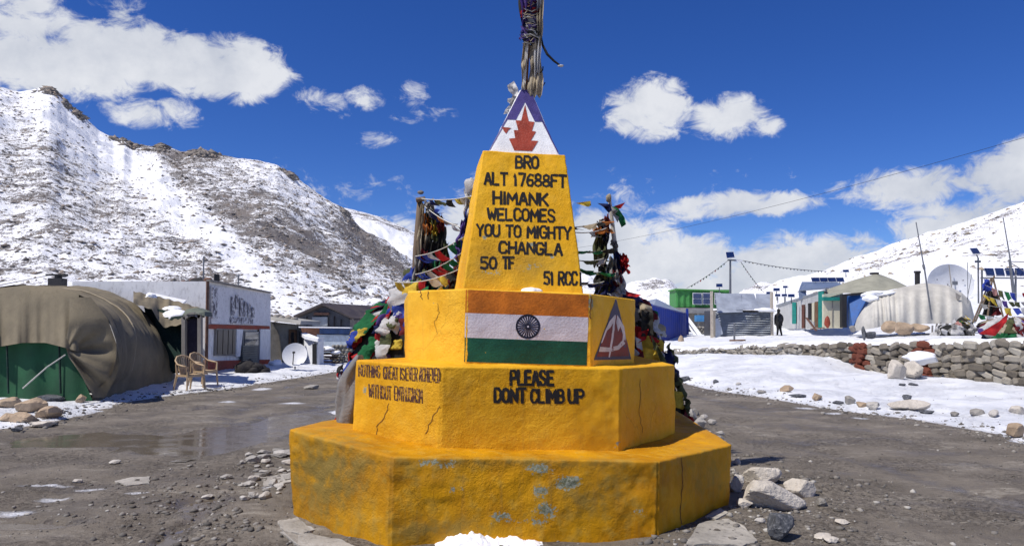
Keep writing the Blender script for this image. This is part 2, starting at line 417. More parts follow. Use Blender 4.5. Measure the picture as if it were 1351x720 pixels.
# melt water lying in the hollows
M = MT('melt_water', .04, .5); M.b.inputs['IOR'].default_value = 1.33
M.out((.13, .108, .082), M.ramp(M.noise(2.5, 5), .4, .65, .05, .22), M.bump(M.noise(9, 4), .10, .012))
MWATER = M.m
clusters = [((0, 1, 2, 3), 'wide brown puddle mirroring the shop beyond it'), ((4, 7, 8), 'shallow brown puddle by the snow edge at left'), ((5, 6), 'narrow puddle of blue sky reflection in the near ruts')]
for ids, lab in clusters:
    xs = [PUDW[i] for i in ids]
    x0 = min(a - rx * 1.7 for a, b, rx, ry in xs); x1 = max(a + rx * 1.7 for a, b, rx, ry in xs)
    y0 = min(b - ry * 1.7 for a, b, rx, ry in xs); y1 = max(b + ry * 1.7 for a, b, rx, ry in xs)
    nx, ny = 60, 40; X, Y = np.meshgrid(np.linspace(x0, x1, nx), np.linspace(y0, y1, ny), indexing='ij')
    zz = ground(X.ravel(), Y.ravel())[0].reshape(nx, ny); q = np.zeros((nx, ny))
    for (a, b, rx, ry) in xs: q += np.exp(-1.1 * (((X - a) / rx) ** 2 + ((Y - b) / ry) ** 2))
    V = np.stack([X.ravel(), Y.ravel(), np.full(X.size, -.026 - .005 * len(bpy.data.objects.get('water_puddle.001') and [1, 1] or (bpy.data.objects.get('water_puddle') and [1] or [])))], 1); Fc = grid_faces(nx, ny)
    keep = (q.ravel()[Fc].max(1) > .12); Fc = Fc[keep]
    use = np.unique(Fc); mp = -np.ones(len(V), int); mp[use] = np.arange(len(use))
    tag(mesh('water_puddle', V[use], mp[Fc], MWATER, None, True), lab, kind='structure')

# ------------------------------------------------------------------ mountains
def rockmat(name, amount, brown, rot, streak=.28, scale=.09, warm=(.20, .155, .12)):
    M = MT(name, .85, .2)
    v = M.co((streak, streak, 1), (0, R(rot), 0))
    rk = M.attr('rock')
    a = M.noise(scale * 1.0, 9, .68, v); b = M.noise(scale * 5.0, 7, .72); c = M.noise(scale * 16, 5, .7)
    f = M.noise(scale * 3.2, 8, .7, v)
    s = M.math('ADD', M.math('MULTIPLY', a, .38), M.math('ADD', M.math('MULTIPLY', b, .26), M.math('ADD', M.math('MULTIPLY', c, .42), M.math('MULTIPLY', f, .34))))
    s = M.math('ADD', s, M.math('MULTIPLY', M.math('SUBTRACT', rk, .5), amount))
    m = M.ramp(s, .722, .752)
    rc = M.cols(M.noise(scale * 1.4, 7, .65), [(.35, (.15, .14, .14)), (.52, (.24, .215, .20)), (.68, warm)])
    rc = M.mix(M.ramp(M.noise(scale * 22, 5, .7), .4, .65), rc, (.10, .094, .09))
    col = M.mix(m, (.84, .85, .88), rc)
    h = M.math('ADD', M.math('MULTIPLY', b, 1.2), M.math('MULTIPLY', c, .5)); h = M.math('ADD', h, M.math('MULTIPLY', m, .25))
    return M.out(col, .8, M.bump(h, .55, .7))
def mountain(name, label, sil, px0, px1, Yr, Yf, zf, mat, rockf, rough=6., nu=520, nv=260, seed=1, prof=.75, lat=0., detail=1.):
    rough = rough * .62
    """sil: skyline in pixels at distance Yr (number or list of (px, Y)); the face runs from it down to a foot at distance Yf"""
    px = np.linspace(px0, px1, nu); py = np.interp(px, [s[0] for s in sil], [s[1] for s in sil])
    yr = np.interp(px, [q[0] for q in Yr], [q[1] for q in Yr]) if isinstance(Yr, list) else np.full(nu, float(Yr))
    yf = np.interp(px, [q[0] for q in Yf], [q[1] for q in Yf]) if isinstance(Yf, list) else np.full(nu, float(Yf))
    u = (px - CX) / F; vv = (CY - py) / F; k = yr / (cp - vv * sp); rz = CAMZ + (sp + vv * cp) * k; rx = u * k
    t = np.concatenate([[-.02], np.linspace(0, 1.25, nv - 1)])
    T, RX = np.meshgrid(t, rx, indexing='xy'); RX = np.broadcast_to(rx[:, None], (nu, nv)); T = np.broadcast_to(t[None, :], (nu, nv))
    YR = yr[:, None] + 0 * T; YF = yf[:, None] + 0 * T; RZ = rz[:, None] + 0 * T
    Yp = YF + (YR - YF) * T; Xp = RX * (Yp / YR) * 1.0
    Z = np.where(T <= 1, zf + (RZ - zf) * np.clip(T, 0, 1) ** (1 / prof), RZ - (T - 1) * (YR - YF) * .8)
    Z = np.where(T < 0, -6., Z)
    p = np.stack([Xp, Yp, Z], -1)
    fall = np.stack([Xp * .9 + Z * lat, Yp * .35, Z * .25], -1)
    d = fbm(fall, .035, 4, seed) * 1.0
    ridg = 1 - np.abs(fbm(p, .045, 5, seed + 5)) * 2
    fine = fbm(p, .25, 3, seed + 9)
    lock = ss(1 - np.abs(T - 1), 1.0, .90) * .85 + .0
    foot = ss(T, 0, .12)
    Z = Z + rough * (d * 1.2 + .5 * ridg) * (lock * .95 + .04) * foot + fine * rough * .14 * detail * foot * (.6 + lock)
    p = np.stack([Xp, Yp, Z], -1)
    pr = proj(p)
    rk = rockf(pr[..., 0], pr[..., 1], T)
    return tag(mesh(name, p.reshape(-1, 3), grid_faces(nu, nv)[:, ::-1].copy(), mat, None, True, attrs={'rock': rk.ravel()}), label, kind='structure'), p
def gauss(x, y, cx, cy, rx, ry, a=0.):
    c, s = math.cos(R(a)), math.sin(R(a)); dx = (x - cx) * c + (y - cy) * s; dy = -(x - cx) * s + (y - cy) * c
    return np.exp(-(dx / rx) ** 2 - (dy / ry) ** 2)
silL = [(-500, 60), (-250, 95), (-120, 100), (-40, 108), (0, 115), (25, 121), (45, 118), (58, 114), (68, 116), (76, 122), (90, 138), (112, 155), (130, 172), (150, 182), (165, 183), (174, 189), (200, 193), (213, 191), (240, 200), (262, 197), (277, 201), (310, 208), (340, 211), (366, 218), (385, 230), (400, 241), (430, 262), (448, 272), (462, 286), (475, 300), (500, 318), (520, 332), (545, 352), (580, 378), (640, 400), (700, 420)]
def rkL(x, y, t):
    r = .5 + 0 * x
    r -= .46 * gauss(x, y, 110, 165, 110, 22, 38)      # clean snow field under the summit
    r -= .34 * gauss(x, y, 215, 250, 150, 16, 43)      # gully
    r -= .30 * gauss(x, y, 330, 350, 90, 14, 44)
    r += .10 * gauss(x, y, 40, 250, 110, 70, 35)
    r += .20 * gauss(x, y, 320, 300, 120, 60, 30)
    r += .30 * gauss(x, y, 490, 325, 70, 14, 38)
    r += .35 * gauss(x, y, 66, 120, 14, 8) + .30 * gauss(x, y, 100, 148, 34, 6, 50) + .25 * gauss(x, y, 175, 193, 40, 7, 8) + .2 * gauss(x, y, 270, 205, 40, 7)
    r += .14 * gauss(x, y, 230, 225, 40, 20, 60) + .10 * gauss(x, y, 420, 330, 60, 50, 40)
    r -= .14 * gauss(x, y, 430, 380, 110, 12, 30)
    r -= .10 * gauss(x, y, 410, 270, 60, 14, 42)
    return r
MNT_L, pL = mountain('mountain', 'long snowy scree mountain rising behind the left buildings', silL, -420, 660, [(-400, 430), (60, 520), (300, 470), (545, 420), (660, 420)], 75, 1.2,
         rockmat('scree_left', .42, 0, 38, .4, .16), rkL, 9., 640, 300, 3, .78, -.5)
silF = [(380, 265), (430, 272), (455, 274), (478, 279), (500, 285), (520, 294), (540, 302), (570, 318), (600, 345), (650, 372), (700, 385)]
mountain('mountain_ridge', 'distant blue shaded snow ridge beyond the left mountain', silF, 380, 720, 900, 500, 20, rockmat('scree_far_left', .35, 0, 40, .35, .05),
         lambda x, y, t: .42 + .2 * gauss(x, y, 500, 290, 60, 6, 20), 10, 160, 90, 13, .8, -.3)
silC = [(640, 385), (700, 372), (740, 366), (775, 360), (800, 370), (820, 378), (838, 372), (852, 371), (862, 368), (872, 370), (884, 372), (895, 384), (915, 392), (945, 394), (965, 393), (985, 384), (998, 377), (1010, 374), (1030, 375), (1048, 372), (1062, 378), (1100, 384), (1160, 392), (1220, 400)]
mountain('mountain_peaks', 'far white peaks beyond the huts in the middle distance', silC, 640, 1220, 1500, 700, 25, rockmat('scree_peaks', .40, 0, 20, .5, .035),
         lambda x, y, t: .42 + .26 * gauss(x, y, 866, 374, 26, 8) + .2 * gauss(x, y, 1010, 380, 40, 6) + .12 * gauss(x, y, 790, 370, 30, 8), 18, 300, 90, 23, .8, 0)
silR = [(890, 440), (930, 414), (985, 398), (1015, 384), (1030, 376), (1060, 366), (1100, 354), (1125, 345), (1150, 338), (1200, 319), (1230, 308), (1260, 297), (1300, 284), (1351, 266), (1420, 244), (1600, 180), (1900, 120)]
def rkR(x, y, t):
    r = .30 + 0 * x
    r += .20 * gauss(x, y, 1250, 315, 170, 16, -20) + .18 * gauss(x, y, 1320, 330, 60, 25) + .12 * gauss(x, y, 1160, 348, 60, 6, -20)
    return r
MNT_R, pR = mountain('mountain_slope', 'smooth snow slope with scattered boulders rising at right', silR, 890, 1800, [(890, 330), (1351, 300), (1800, 280)], [(890, 80), (1800, 75)], 2.4,
         rockmat('scree_right', .40, 0, -18, .3, .12, (.28, .22, .16)), rkR, 6., 420, 220, 43, .8, .3)
# ------------------------------------------------------------------ monument
def disp(p):
    return .008 * noise(p, 2.3, 5) + .005 * noise(p, 7., 6) + .0032 * noise(p, 19., 7) + .0016 * noise(p, 47., 8)
class Patch:
    """one wall of a tier: four corners, rounded top rim and side arrises, plaster relief"""
    def __init__(s, bl, br, tl, tr, bisl, bisr, rim=.02, amp=1.):
        s.c = [np.array(q, float) for q in (bl, br, tl, tr)]; s.bl = np.array(bisl, float); s.br = np.array(bisr, float); s.rim = rim; s.amp = amp
        n = np.cross(s.c[1] - s.c[0], s.c[2] - s.c[0]); s.n = n / np.linalg.norm(n)
        s.w = np.linalg.norm(s.c[1] - s.c[0]); s.h = np.linalg.norm(s.c[2] - s.c[0])
    def base(s, u, v):
        u = np.asarray(u)[..., None]; v = np.asarray(v)[..., None]; a, b, c, d = s.c
        return (a * (1 - u) + b * u) * (1 - v) + (c * (1 - u) + d * u) * v
    def point(s, u, v, off=0.):
        u = np.asarray(u, float); v = np.asarray(v, float); p = s.base(u, v)
        el = u * s.w; er = (1 - u) * s.w
        wl_ = (1 - ss(el, 0, .06))[..., None]; wr_ = (1 - ss(er, 0, .06))[..., None]
        n = s.n * (1 - wl_) * (1 - wr_) + s.bl * wl_ + s.br * wr_; n = n / np.linalg.norm(n, axis=-1, keepdims=True)
        r = s.rim
        ins = lambda e: np.where(e < r, r - np.sqrt(np.maximum(r * r - (r - np.minimum(e, r)) ** 2, 0)), 0.)
        e_t = (1 - v) * s.h
        q = disp(p) * s.amp + off - ins(e_t) - .8 * ins(el) - .8 * ins(er)
        return p + n * q[..., None]
    def from_px(s, px, py):
        px = np.asarray(px, float); py = np.asarray(py, float); u = np.full(px.shape, .5); v = np.full(px.shape, .5)
        for _ in range(12):
            a = proj(s.base(u, v)); du = (proj(s.base(u + 1e-4, v)) - a) / 1e-4; dv = (proj(s.base(u, v + 1e-4)) - a) / 1e-4
            rx = px - a[..., 0]; ry = py - a[..., 1]; det = du[..., 0] * dv[..., 1] - dv[..., 0] * du[..., 1]
            u = u + (rx * dv[..., 1] - dv[..., 0] * ry) / det; v = v + (du[..., 0] * ry - du[..., 1] * rx) / det
        return u, v
    def at(s, px, py, off):
        u, v = s.from_px(px, py); return s.point(np.clip(u, -.01, 1.01), v, off)
def spots(p, lst):
    q = proj(p); r = np.zeros(len(p))
    for (a, b, rx, ry, st) in lst: r = r + st * np.exp(-((q[:, 0] - a) / rx) ** 2 - ((q[:, 1] - b) / ry) ** 2)
    return r
def tier(name, bot, top, parent, mat, step=.022, rim=.02, chips=(), dirts=(), amp=1.):
    n = len(bot); bot = [Vector(q) for q in bot]; top = [Vector(q) for q in top]
    bis = []
    for i in range(n):
        a = (bot[i] - bot[i - 1]).normalized(); b = (bot[(i + 1) % n] - bot[i]).normalized()
        m = Vector((a.y, -a.x, 0)) + Vector((b.y, -b.x, 0)); bis.append(m.normalized())
    V = []; Fs = []; patches = []; ring = []
    nz = max(6, int(max((top[i] - bot[i]).length for i in range(n)) / step))
    vs = 1 - (1 - np.linspace(0, 1, nz)) ** 1.25
    for i in range(n):
        j = (i + 1) % n; pt = Patch(bot[i], bot[j], top[i], top[j], bis[i], bis[j], rim, amp); patches.append(pt)
        st = step if i < 3 or i > n - 3 else step * 3
        nu = max(5, int(pt.w / st)); us = .5 - .5 * np.cos(np.linspace(0, np.pi, nu)); us = us * .5 + np.linspace(0, 1, nu) * .5
        U, Vv = np.meshgrid(us, vs, indexing='ij'); p = pt.point(U, Vv).reshape(-1, 3)
        Fs.append(grid_faces(nu, nz) + sum(len(q) for q in V)); V.append(p); ring.append(p.reshape(nu, nz, 3)[:-1, -1])
    ring = np.concatenate(ring); c = ring.mean(0); K = 26; k0 = sum(len(q) for q in V); caps = []
    for k in range(K):
        s_ = (k / (K - 1)) ** 1.1 * .9
        q = ring * (1 - s_) + c * s_
        q[:, 2] += (disp(q * np.array([1, 1, 1.])) * amp - .0) * min(1, k / 2) + (.004 if k == 1 else 0) * 0
        caps.append(q)
    V += caps; m = len(ring); I, J = np.meshgrid(np.arange(K - 1), np.arange(m), indexing='ij'); I = I.ravel(); J = J.ravel(); J2 = (J + 1) % m
    Fs.append(np.stack([k0 + I * m + J, k0 + I * m + J2, k0 + (I + 1) * m + J2, k0 + (I + 1) * m + J], 1))
    v = np.concatenate(V); f = np.concatenate(Fs)
    o = mesh(name, v, f, mat, parent, True, attrs={'chip': spots(v, chips), 'dirt': spots(v, dirts)}, weld=.0006)
    return o, patches
def ymat(name, c1=(.80, .42, .028), c2=(.66, .30, .016), dirt=.35, chip=1., bump=.55, crack=.22):
    M = MT(name, .62, .12)
    chipA = M.attr('chip'); dirtA = M.attr('dirt')
    n1 = M.noise(1.6, 7, .6); n2 = M.noise(9, 7, .62); n3 = M.noise(46, 6, .65); n4 = M.noise(150, 3, .6)
    c = M.mix(M.ramp(n1, .35, .65), c1, c2)
    c = M.mix(M.math('MULTIPLY', M.ramp(n2, .48, .68), .35), c, (.88, .50, .05))
    # old darker coat and grime
    d = M.math('MULTIPLY', M.ramp(M.math('ADD', n2, M.math('MULTIPLY', dirtA, .35)), .52, .78), dirt)
    d = M.math('ADD', d, M.math('MULTIPLY', dirtA, M.ramp(n2, .2, .6, .35, 1.))); 
    c = M.mix(M.math('MULTIPLY', d, .8, clamp=True), c, (.25, .17, .04))
    vs = M.noise(3.2, 6, .6, M.co((6, 6, .7)))
    c = M.mix(M.math('MULTIPLY', M.ramp(vs, .52, .72), .42 * (dirt + .3)), c, (.30, .17, .04))
    c = M.mix(M.math('MULTIPLY', M.ramp(n3, .60, .74), .5), c, (.34, .17, .03))
    # chips down to the cement
    ch = M.ramp(M.math('ADD', M.math('MULTIPLY', chipA, .42 * chip), M.math('ADD', M.math('MULTIPLY', n3, .75), M.math('MULTIPLY', n2, .35))), .80, .86)
    c = M.mix(ch, c, M.mix(M.ramp(n3, .4, .6), (.15, .16, .09), (.34, .34, .25)))
    # hairline cracks
    cv = M.voro(2.1, 'DISTANCE_TO_EDGE', M.n_warp) if hasattr(M, 'n_warp') else None
    w = M.n('ShaderNodeVectorMath', operation='MULTIPLY_ADD'); wn_ = M.n('ShaderNodeTexNoise'); wn_.inputs['Scale'].default_value = 5; wn_.inputs['Detail'].default_value = 6
    M.l(M.tc.outputs['Object'], wn_.inputs[0]); M.l(wn_.outputs[1], w.inputs[0]); w.inputs[1].default_value = (.28, .28, .28); M.l(M.tc.outputs['Object'], w.inputs[2])
    e = M.voro(1.5, 'DISTANCE_TO_EDGE', w.outputs[0])
    ck = M.math('MULTIPLY', M.ramp(e, .012, .003), M.ramp(M.noise(1.3, 4), .50, .60)); ck = M.math('MULTIPLY', ck, crack)
    c = M.mix(ck, c, (.10, .045, .012))
    h = M.math('ADD', M.math('MULTIPLY', n2, .8), M.math('MULTIPLY', n3, .75)); h = M.math('ADD', h, M.math('MULTIPLY', n4, .30))
    h = M.math('SUBTRACT', h, M.math('MULTIPLY', ch, .12)); h = M.math('SUBTRACT', h, M.math('MULTIPLY', ck, .5))
    # blistered paint
    bl = M.ramp(M.noise(16, 5, .6, dist=1.2), .56, .62); h = M.math('ADD', h, M.math('MULTIPLY', bl, .06))
    bo = M.bump(h, bump, .022); o_ = bo.node; M.l(M.ramp(M.noise(1.1, 4, .5), .35, .68, bump * .35, bump * 1.3), o_.inputs['Strength'])
    return M.out(c, M.ramp(n2, .3, .7, .48, .72), bo)
MON = thing('summit_monument', 'tall yellow stepped pass monument with painted flag and lettering', 'monument', (-.05, 7.5, 0))
Y1 = ymat('yellow_paint_base', (.62, .295, .005), (.42, .175, .003), .55)
Y2 = ymat('yellow_paint_middle', (.80, .43, .022), (.66, .32, .009), .16)
Y3 = ymat('yellow_paint_upper', (.86, .49, .04), (.76, .395, .018), .12)
YT = ymat('yellow_paint_tower', (.84, .46, .024), (.72, .36, .010), .14)
def octo(L, FL, FR, RR_, C):
    """L, FL, FR, R given; the back four are point reflections through C.  order FL FR R RB BR BL LB L"""
    ref = lambda q: Vector((2 * C[0] - q.x, 2 * C[1] - q.y, q.z))
    return [FL, FR, RR_, ref(L), ref(FL), ref(FR), ref(RR_), L]
c1 = (-.07, 7.5)
b1 = octo(P(389, 672, 6.32), P(513.6, 722, 5.48), P(866.6, 722, 5.70), P(960.6, 664, 6.67), c1)
t1 = octo(P(380.5, 566, 6.32), P(517, 602, 5.50), P(869, 608, 5.72), P(965, 586, 6.67), c1)
for q in b1: q.z = -.14
o, PA1 = tier('base_tier', b1, t1, MON, Y1, .02, .014,
              chips=[(590, 612, 20, 9, .75), (560, 610, 14, 6, .7), (712, 618, 26, 10, .8), (752, 633, 18, 8, 1.), (713, 648, 14, 10, .8), (745, 642, 16, 7, .6), (662, 680, 20, 9, .9), (722, 672, 20, 12, .9), (700, 688, 30, 6, .6), (598, 645, 18, 8, .6), (842, 675, 22, 10, .5), (420, 605, 14, 8, .3)],
              dirts=[(430, 630, 62, 60, .72), (760, 660, 60, 20, .25), (600, 690, 60, 20, .2), (640, 610, 190, 7, .45), (560, 700, 60, 14, .4), (800, 640, 50, 40, .3), (930, 630, 40, 40, .28), (560, 630, 50, 10, .25)], amp=1.7)
c2 = (-.05, 7.5)
b2 = octo(P(464, 560, 6.48), P(579.6, 586, 5.93), P(818.6, 590.6, 6.18), P(890, 576, 7.05), c2)
t2 = octo(P(470.6, 474.5, 6.48), P(582.3, 483, 5.93), P(819.6, 485.5, 6.18), P(891, 481, 7.05), c2)
for q in b2: q.z = .40
o, PA2 = tier('middle_tier', b2, t2, MON, Y2, .02, .011, chips=[(814, 585, 7, 6, .9), (700, 560, 20, 8, .25), (482, 515, 4, 9, .8)],
              dirts=[(560, 560, 30, 30, .12), (800, 575, 30, 14, .35), (500, 560, 30, 14, .12), (690, 548, 120, 30, .10), (600, 515, 22, 16, .3), (850, 530, 30, 40, .12)])
c3 = (.01, 7.65)
b3 = octo(P(537, 474, 7.0), P(612.6, 481, 6.35), P(781.5, 484, 6.55), P(836.6, 481, 7.2), c3)
t3 = octo(P(538.7, 384, 7.0), P(615, 380.5, 6.35), P(781.5, 387.5, 6.55), P(839, 395, 7.2), c3)
for q in b3: q.z -= .03
o, PA3 = tier('upper_tier', b3, t3, MON, Y3, .018, .009, chips=[(779, 400, 5, 16, .9), (575, 400, 10, 3, .6), (552, 384, 12, 4, .5), (820, 386, 12, 3, .3)], dirts=[(780, 400, 6, 18, .5)])
bt = [P(608.5, 390, 6.45), P(771, 394, 6.62)]; tt_ = [P(637.5, 198.5, 6.85), P(745.5, 204.5, 6.95)]
def sq(a, b, back):
    n = Vector((-(b - a).y, (b - a).x, 0)).normalized() * back
    return [a, b, b + n, a + n]
B4 = sq(bt[0], bt[1], 1.05); T4 = sq(tt_[0], tt_[1], .66)
o, PA4 = tier('tower', B4, T4, MON, YT, .018, .008, chips=[(700, 352, 34, 9, .5), (728, 338, 7, 5, .8), (640, 313, 6, 4, .8), (640, 352, 26, 18, .30), (700, 323, 14, 5, .8), (652, 360, 20, 5, .3)],
              dirts=[(700, 355, 36, 20, .45), (635, 360, 26, 22, .4), (680, 340, 60, 10, .2), (640, 325, 20, 10, .3)])
CAPW = paint('white_paint_cap', (.80, .80, .80), .6, .1, 5, .4, 60, .01, .2)
bc = [P(645.5, 200, 6.93), P(738, 204.5, 7.0)]; tcp = [P(686.5, 118.5, 7.2), P(700, 118.5, 7.22)]
o, PA5 = tier('pyramid_cap', sq(bc[0], bc[1], .60), sq(tcp[0], tcp[1], .09), MON, CAPW, .02, .008, amp=.5)

# ---- painted decoration: thin films of paint that follow the plaster
def film(name, polys, patch, mat, off=.0022, cell=6., parent=MON, label=None):
    V = []; Fs = []
    for poly in polys:
        b = bmesh.new(); vs = [b.verts.new((x, y, 0)) for x, y in poly]; b.faces.new(vs)
        xs = [p[0] for p in poly]; ys = [p[1] for p in poly]
        for ax, (lo, hi) in enumerate(((min(xs), max(xs)), (min(ys), max(ys)))):
            k = lo + cell
            while k < hi:
                n = (1, 0, 0) if ax == 0 else (0, 1, 0)
                bmesh.ops.bisect_plane(b, geom=b.verts[:] + b.edges[:] + b.faces[:], plane_co=(k, 0, 0) if ax == 0 else (0, k, 0), plane_no=n)
                k += cell
        bmesh.ops.triangulate(b, faces=b.faces[:]); b.verts.index_update(); n0 = len(V)
        V += [(q.co.x, q.co.y) for q in b.verts]
        for f in b.faces: Fs.append(tuple(q.index + n0 for q in f.verts))
        b.free()
    A = np.array(V); p = patch.at(A[:, 0], A[:, 1], off)
    o = mesh(name, p, Fs, mat, parent, True)
    b = bmesh.new(); b.from_mesh(o.data); bmesh.ops.recalc_face_normals(b, faces=b.faces); b.to_mesh(o.data); b.free()
    if label: o['label'] = label
    return o
def ribbon(pts, w, sub=3.):
    """2-D brush stroke -> list of quads in pixel space"""
    P2 = [np.array(pts[0], float)]
    for a, b in zip(pts[:-1], pts[1:]):
        a = np.array(a, float); b = np.array(b, float); k = max(1, int(np.hypot(*(b - a)) / sub))
        for i in range(1, k + 1): P2.append(a + (b - a) * i / k)
    P2 = np.array(P2); d0 = P2[1] - P2[0]; d0 = d0 / (np.hypot(*d0) + 1e-9); d1 = P2[-1] - P2[-2]; d1 = d1 / (np.hypot(*d1) + 1e-9)
    P2[0] -= d0 * w * .42; P2[-1] += d1 * w * .42
    T = np.gradient(P2, axis=0); T /= (np.hypot(T[:, 0], T[:, 1])[:, None] + 1e-9); Nn = np.stack([-T[:, 1], T[:, 0]], 1)
    ww = w * (1 + .14 * np.array([random.uniform(-1, 1) for _ in P2]))[:, None] / 2
    return P2 + Nn * ww, P2 - Nn * ww
GL = {'A': [[(0, 0), (.45, 1), (.55, 1), (1, 0)], [(.2, .34), (.8, .34)]], 'B': [[(0, 0), (0, 1), (.65, 1), (.9, .87), (.9, .66), (.65, .53), (0, .53)], [(.65, .53), (1, .40), (1, .14), (.7, 0), (0, 0)]],
      'C': [[(1, .80), (.78, 1), (.28, 1), (0, .8), (0, .2), (.28, 0), (.78, 0), (1, .2)]], 'D': [[(0, 0), (0, 1), (.6, 1), (1, .75), (1, .25), (.6, 0), (0, 0)]],
      'E': [[(.9, 1), (0, 1), (0, 0), (.95, 0)], [(0, .52), (.75, .52)]], 'F': [[(.95, 1), (0, 1), (0, 0)], [(0, .52), (.75, .52)]],
      'G': [[(1, .8), (.78, 1), (.28, 1), (0, .8), (0, .2), (.28, 0), (.78, 0), (1, .2), (1, .45), (.6, .45)]], 'H': [[(0, 0), (0, 1)], [(1, 0), (1, 1)], [(0, .5), (1, .5)]],
      'I': [[(.5, 0), (.5, 1)]], 'K': [[(0, 0), (0, 1)], [(.95, 1), (.05, .42)], [(.3, .58), (1, 0)]], 'L': [[(0, 1), (0, 0), (.9, 0)]],
      'M': [[(0, 0), (.04, 1), (.5, .3), (.96, 1), (1, 0)]], 'N': [[(0, 0), (0, 1), (1, 0), (1, 1)]], 'O': [[(.5, 1), (.2, .95), (0, .75), (0, .25), (.2, .05), (.5, 0), (.8, .05), (1, .25), (1, .75), (.8, .95), (.5, 1)]],
      'P': [[(0, 0), (0, 1), (.7, 1), (1, .86), (1, .6), (.7, .46), (0, .46)]], 'R': [[(0, 0), (0, 1), (.7, 1), (1, .86), (1, .62), (.7, .5), (0, .5)], [(.45, .5), (1, 0)]],
      'S': [[(.95, .82), (.72, 1), (.25, 1), (.02, .84), (.05, .62), (.9, .38), (1, .16), (.75, 0), (.25, 0), (0, .18)]], 'T': [[(0, 1), (1, 1)], [(.5, 1), (.5, 0)]],
      'U': [[(0, 1), (0, .22), (.25, 0), (.75, 0), (1, .22), (1, 1)]], 'V': [[(0, 1), (.5, 0), (1, 1)]], 'W': [[(0, 1), (.22, 0), (.5, .72), (.78, 0), (1, 1)]], 'Y': [[(0, 1), (.5, .48), (1, 1)], [(.5, .48), (.5, 0)]],
      '0': [[(.5, 1), (.15, .9), (0, .5), (.15, .1), (.5, 0), (.85, .1), (1, .5), (.85, .9), (.5, 1)]], '1': [[(.2, .78), (.5, 1), (.5, 0)]], '5': [[(.95, 1), (.1, 1), (.05, .56), (.6, .62), (1, .42), (.95, .12), (.6, 0), (.05, .1)]],
      '6': [[(.9, .92), (.5, 1), (.1, .7), (0, .3), (.2, .03), (.75, .0), (1, .25), (.85, .5), (.3, .52), (.05, .35)]], '7': [[(0, 1), (1, 1), (.4, 0)]],
      '8': [[(.5, .52), (.1, .65), (.1, .9), (.5, 1), (.9, .9), (.9, .65), (.5, .52), (0, .35), (.05, .1), (.5, 0), (.95, .1), (1, .35), (.5, .52)]]}
WD = {'I': .22, '1': .5, 'M': 1.2, 'W': 1.3, ' ': .5}
def lettering(text, x0, x1, yb0, yb1, h0, h1, w, patch, mat, off=.003, gap=.34, lean=0.):
    tot = sum(WD.get(c, 1.) for c in text) + gap * (len(text) - 1); sc = (x1 - x0) / tot; cur = 0.
    for c in text:
        wd = WD.get(c, 1.)
        if c != ' ':
            V = []; Fs = []
            jx = random.uniform(-.03, .03); jy = random.uniform(-.04, .04)
            for st in GL[c]:
                pts = []
                for (a, b) in st:
                    if c == 'I' or c == '1': a = (a - .5) * (1 if c == '1' else 0) + .5
                    X = x0 + (cur + (a + jx) * wd) * sc; k = (X - x0) / (x1 - x0)
                    yb = yb0 + (yb1 - yb0) * k; hh = h0 + (h1 - h0) * k
                    pts.append((X + lean * b * hh, yb - (b * (1 + jy)) * hh))
                l, r = ribbon(pts, w); n0 = len(V); V += list(l) + list(r); m = len(l)
                Fs += [(n0 + i, n0 + i + 1, n0 + m + i + 1, n0 + m + i) for i in range(m - 1)]
            A = np.array(V); p = patch.at(A[:, 0], A[:, 1], off)
            mesh('letter', p, Fs, mat, MON, True)
        cur += wd + gap
M = MT('black_lettering_paint', .55, .3)
w1 = M.ramp(M.math('ADD', M.math('MULTIPLY', M.noise(60, 5, .7), .6), M.math('MULTIPLY', M.noise(14, 5, .7), .4)), .60, .64)
BLK = M.out(M.mix(M.math('MULTIPLY', w1, .8), (.016, .013, .012), (.42, .21, .03)), .55)
M = MT('worn_lettering_paint', .6, .3)
w1 = M.ramp(M.math('ADD', M.math('MULTIPLY', M.noise(50, 5, .7), .6), M.math('MULTIPLY', M.noise(12, 5, .7), .4)), .50, .57)
WRN = M.out(M.mix(M.math('MULTIPLY', w1, .85), (.075, .03, .022), (.52, .27, .05)), .6)
FT, FM, LM, FF = PA4[0], PA2[0], PA2[7], PA3[0]
for (s_, x0, x1, a, b, h0, h1, w) in (('BRO', 681, 710, 221, 222, 15, 15, 3.3), ('ALT 17688FT', 639.5, 746, 243, 247, 15, 15.5, 3.2), ('HIMANK', 651, 722, 268.5, 271, 15, 15, 3.4),
        ('WELCOMES', 643.5, 731.5, 290, 292.5, 14.5, 15.5, 3.1), ('YOU TO MIGHTY', 629.5, 752.5, 310.5, 315.5, 14.5, 15, 3.1), ('CHANGLA', 659, 741, 333, 336.5, 14, 15, 3.2),
        ('50', 634, 655, 354, 354, 15, 15, 3.2), ('TF', 664, 678, 353.5, 354, 14.5, 14.5, 3.2), ('51 RCC', 718, 761, 375, 375.5, 16, 16.5, 3.2), ('I', 764, 768, 375.5, 376, 16, 16, 3.2)):
    lettering(s_, x0, x1, a, b, h0, h1, w, FT, BLK)
lettering('PLEASE', 674, 729.5, 507, 507.5, 18.5, 18, 4.2, FM, BLK)
lettering('DONT', 653, 693, 529.5, 530.5, 17, 17.5, 4.2, FM, BLK); lettering('CLIMB', 701, 743, 530.5, 530.5, 16.5, 16.5, 3.9, FM, BLK); lettering('UP', 750, 769.5, 530.5, 531, 17, 17, 4.2, FM, BLK)
lettering('NOTHING', 473.5, 501.5, 495.5, 497.5, 14.5, 15, 1.6, LM, WRN); lettering('GREAT', 506.5, 525, 498.8, 500.2, 15.5, 16, 1.6, LM, WRN); lettering('IS', 528, 533.5, 500.2, 500.6, 15, 15.5, 1.6, LM, WRN)
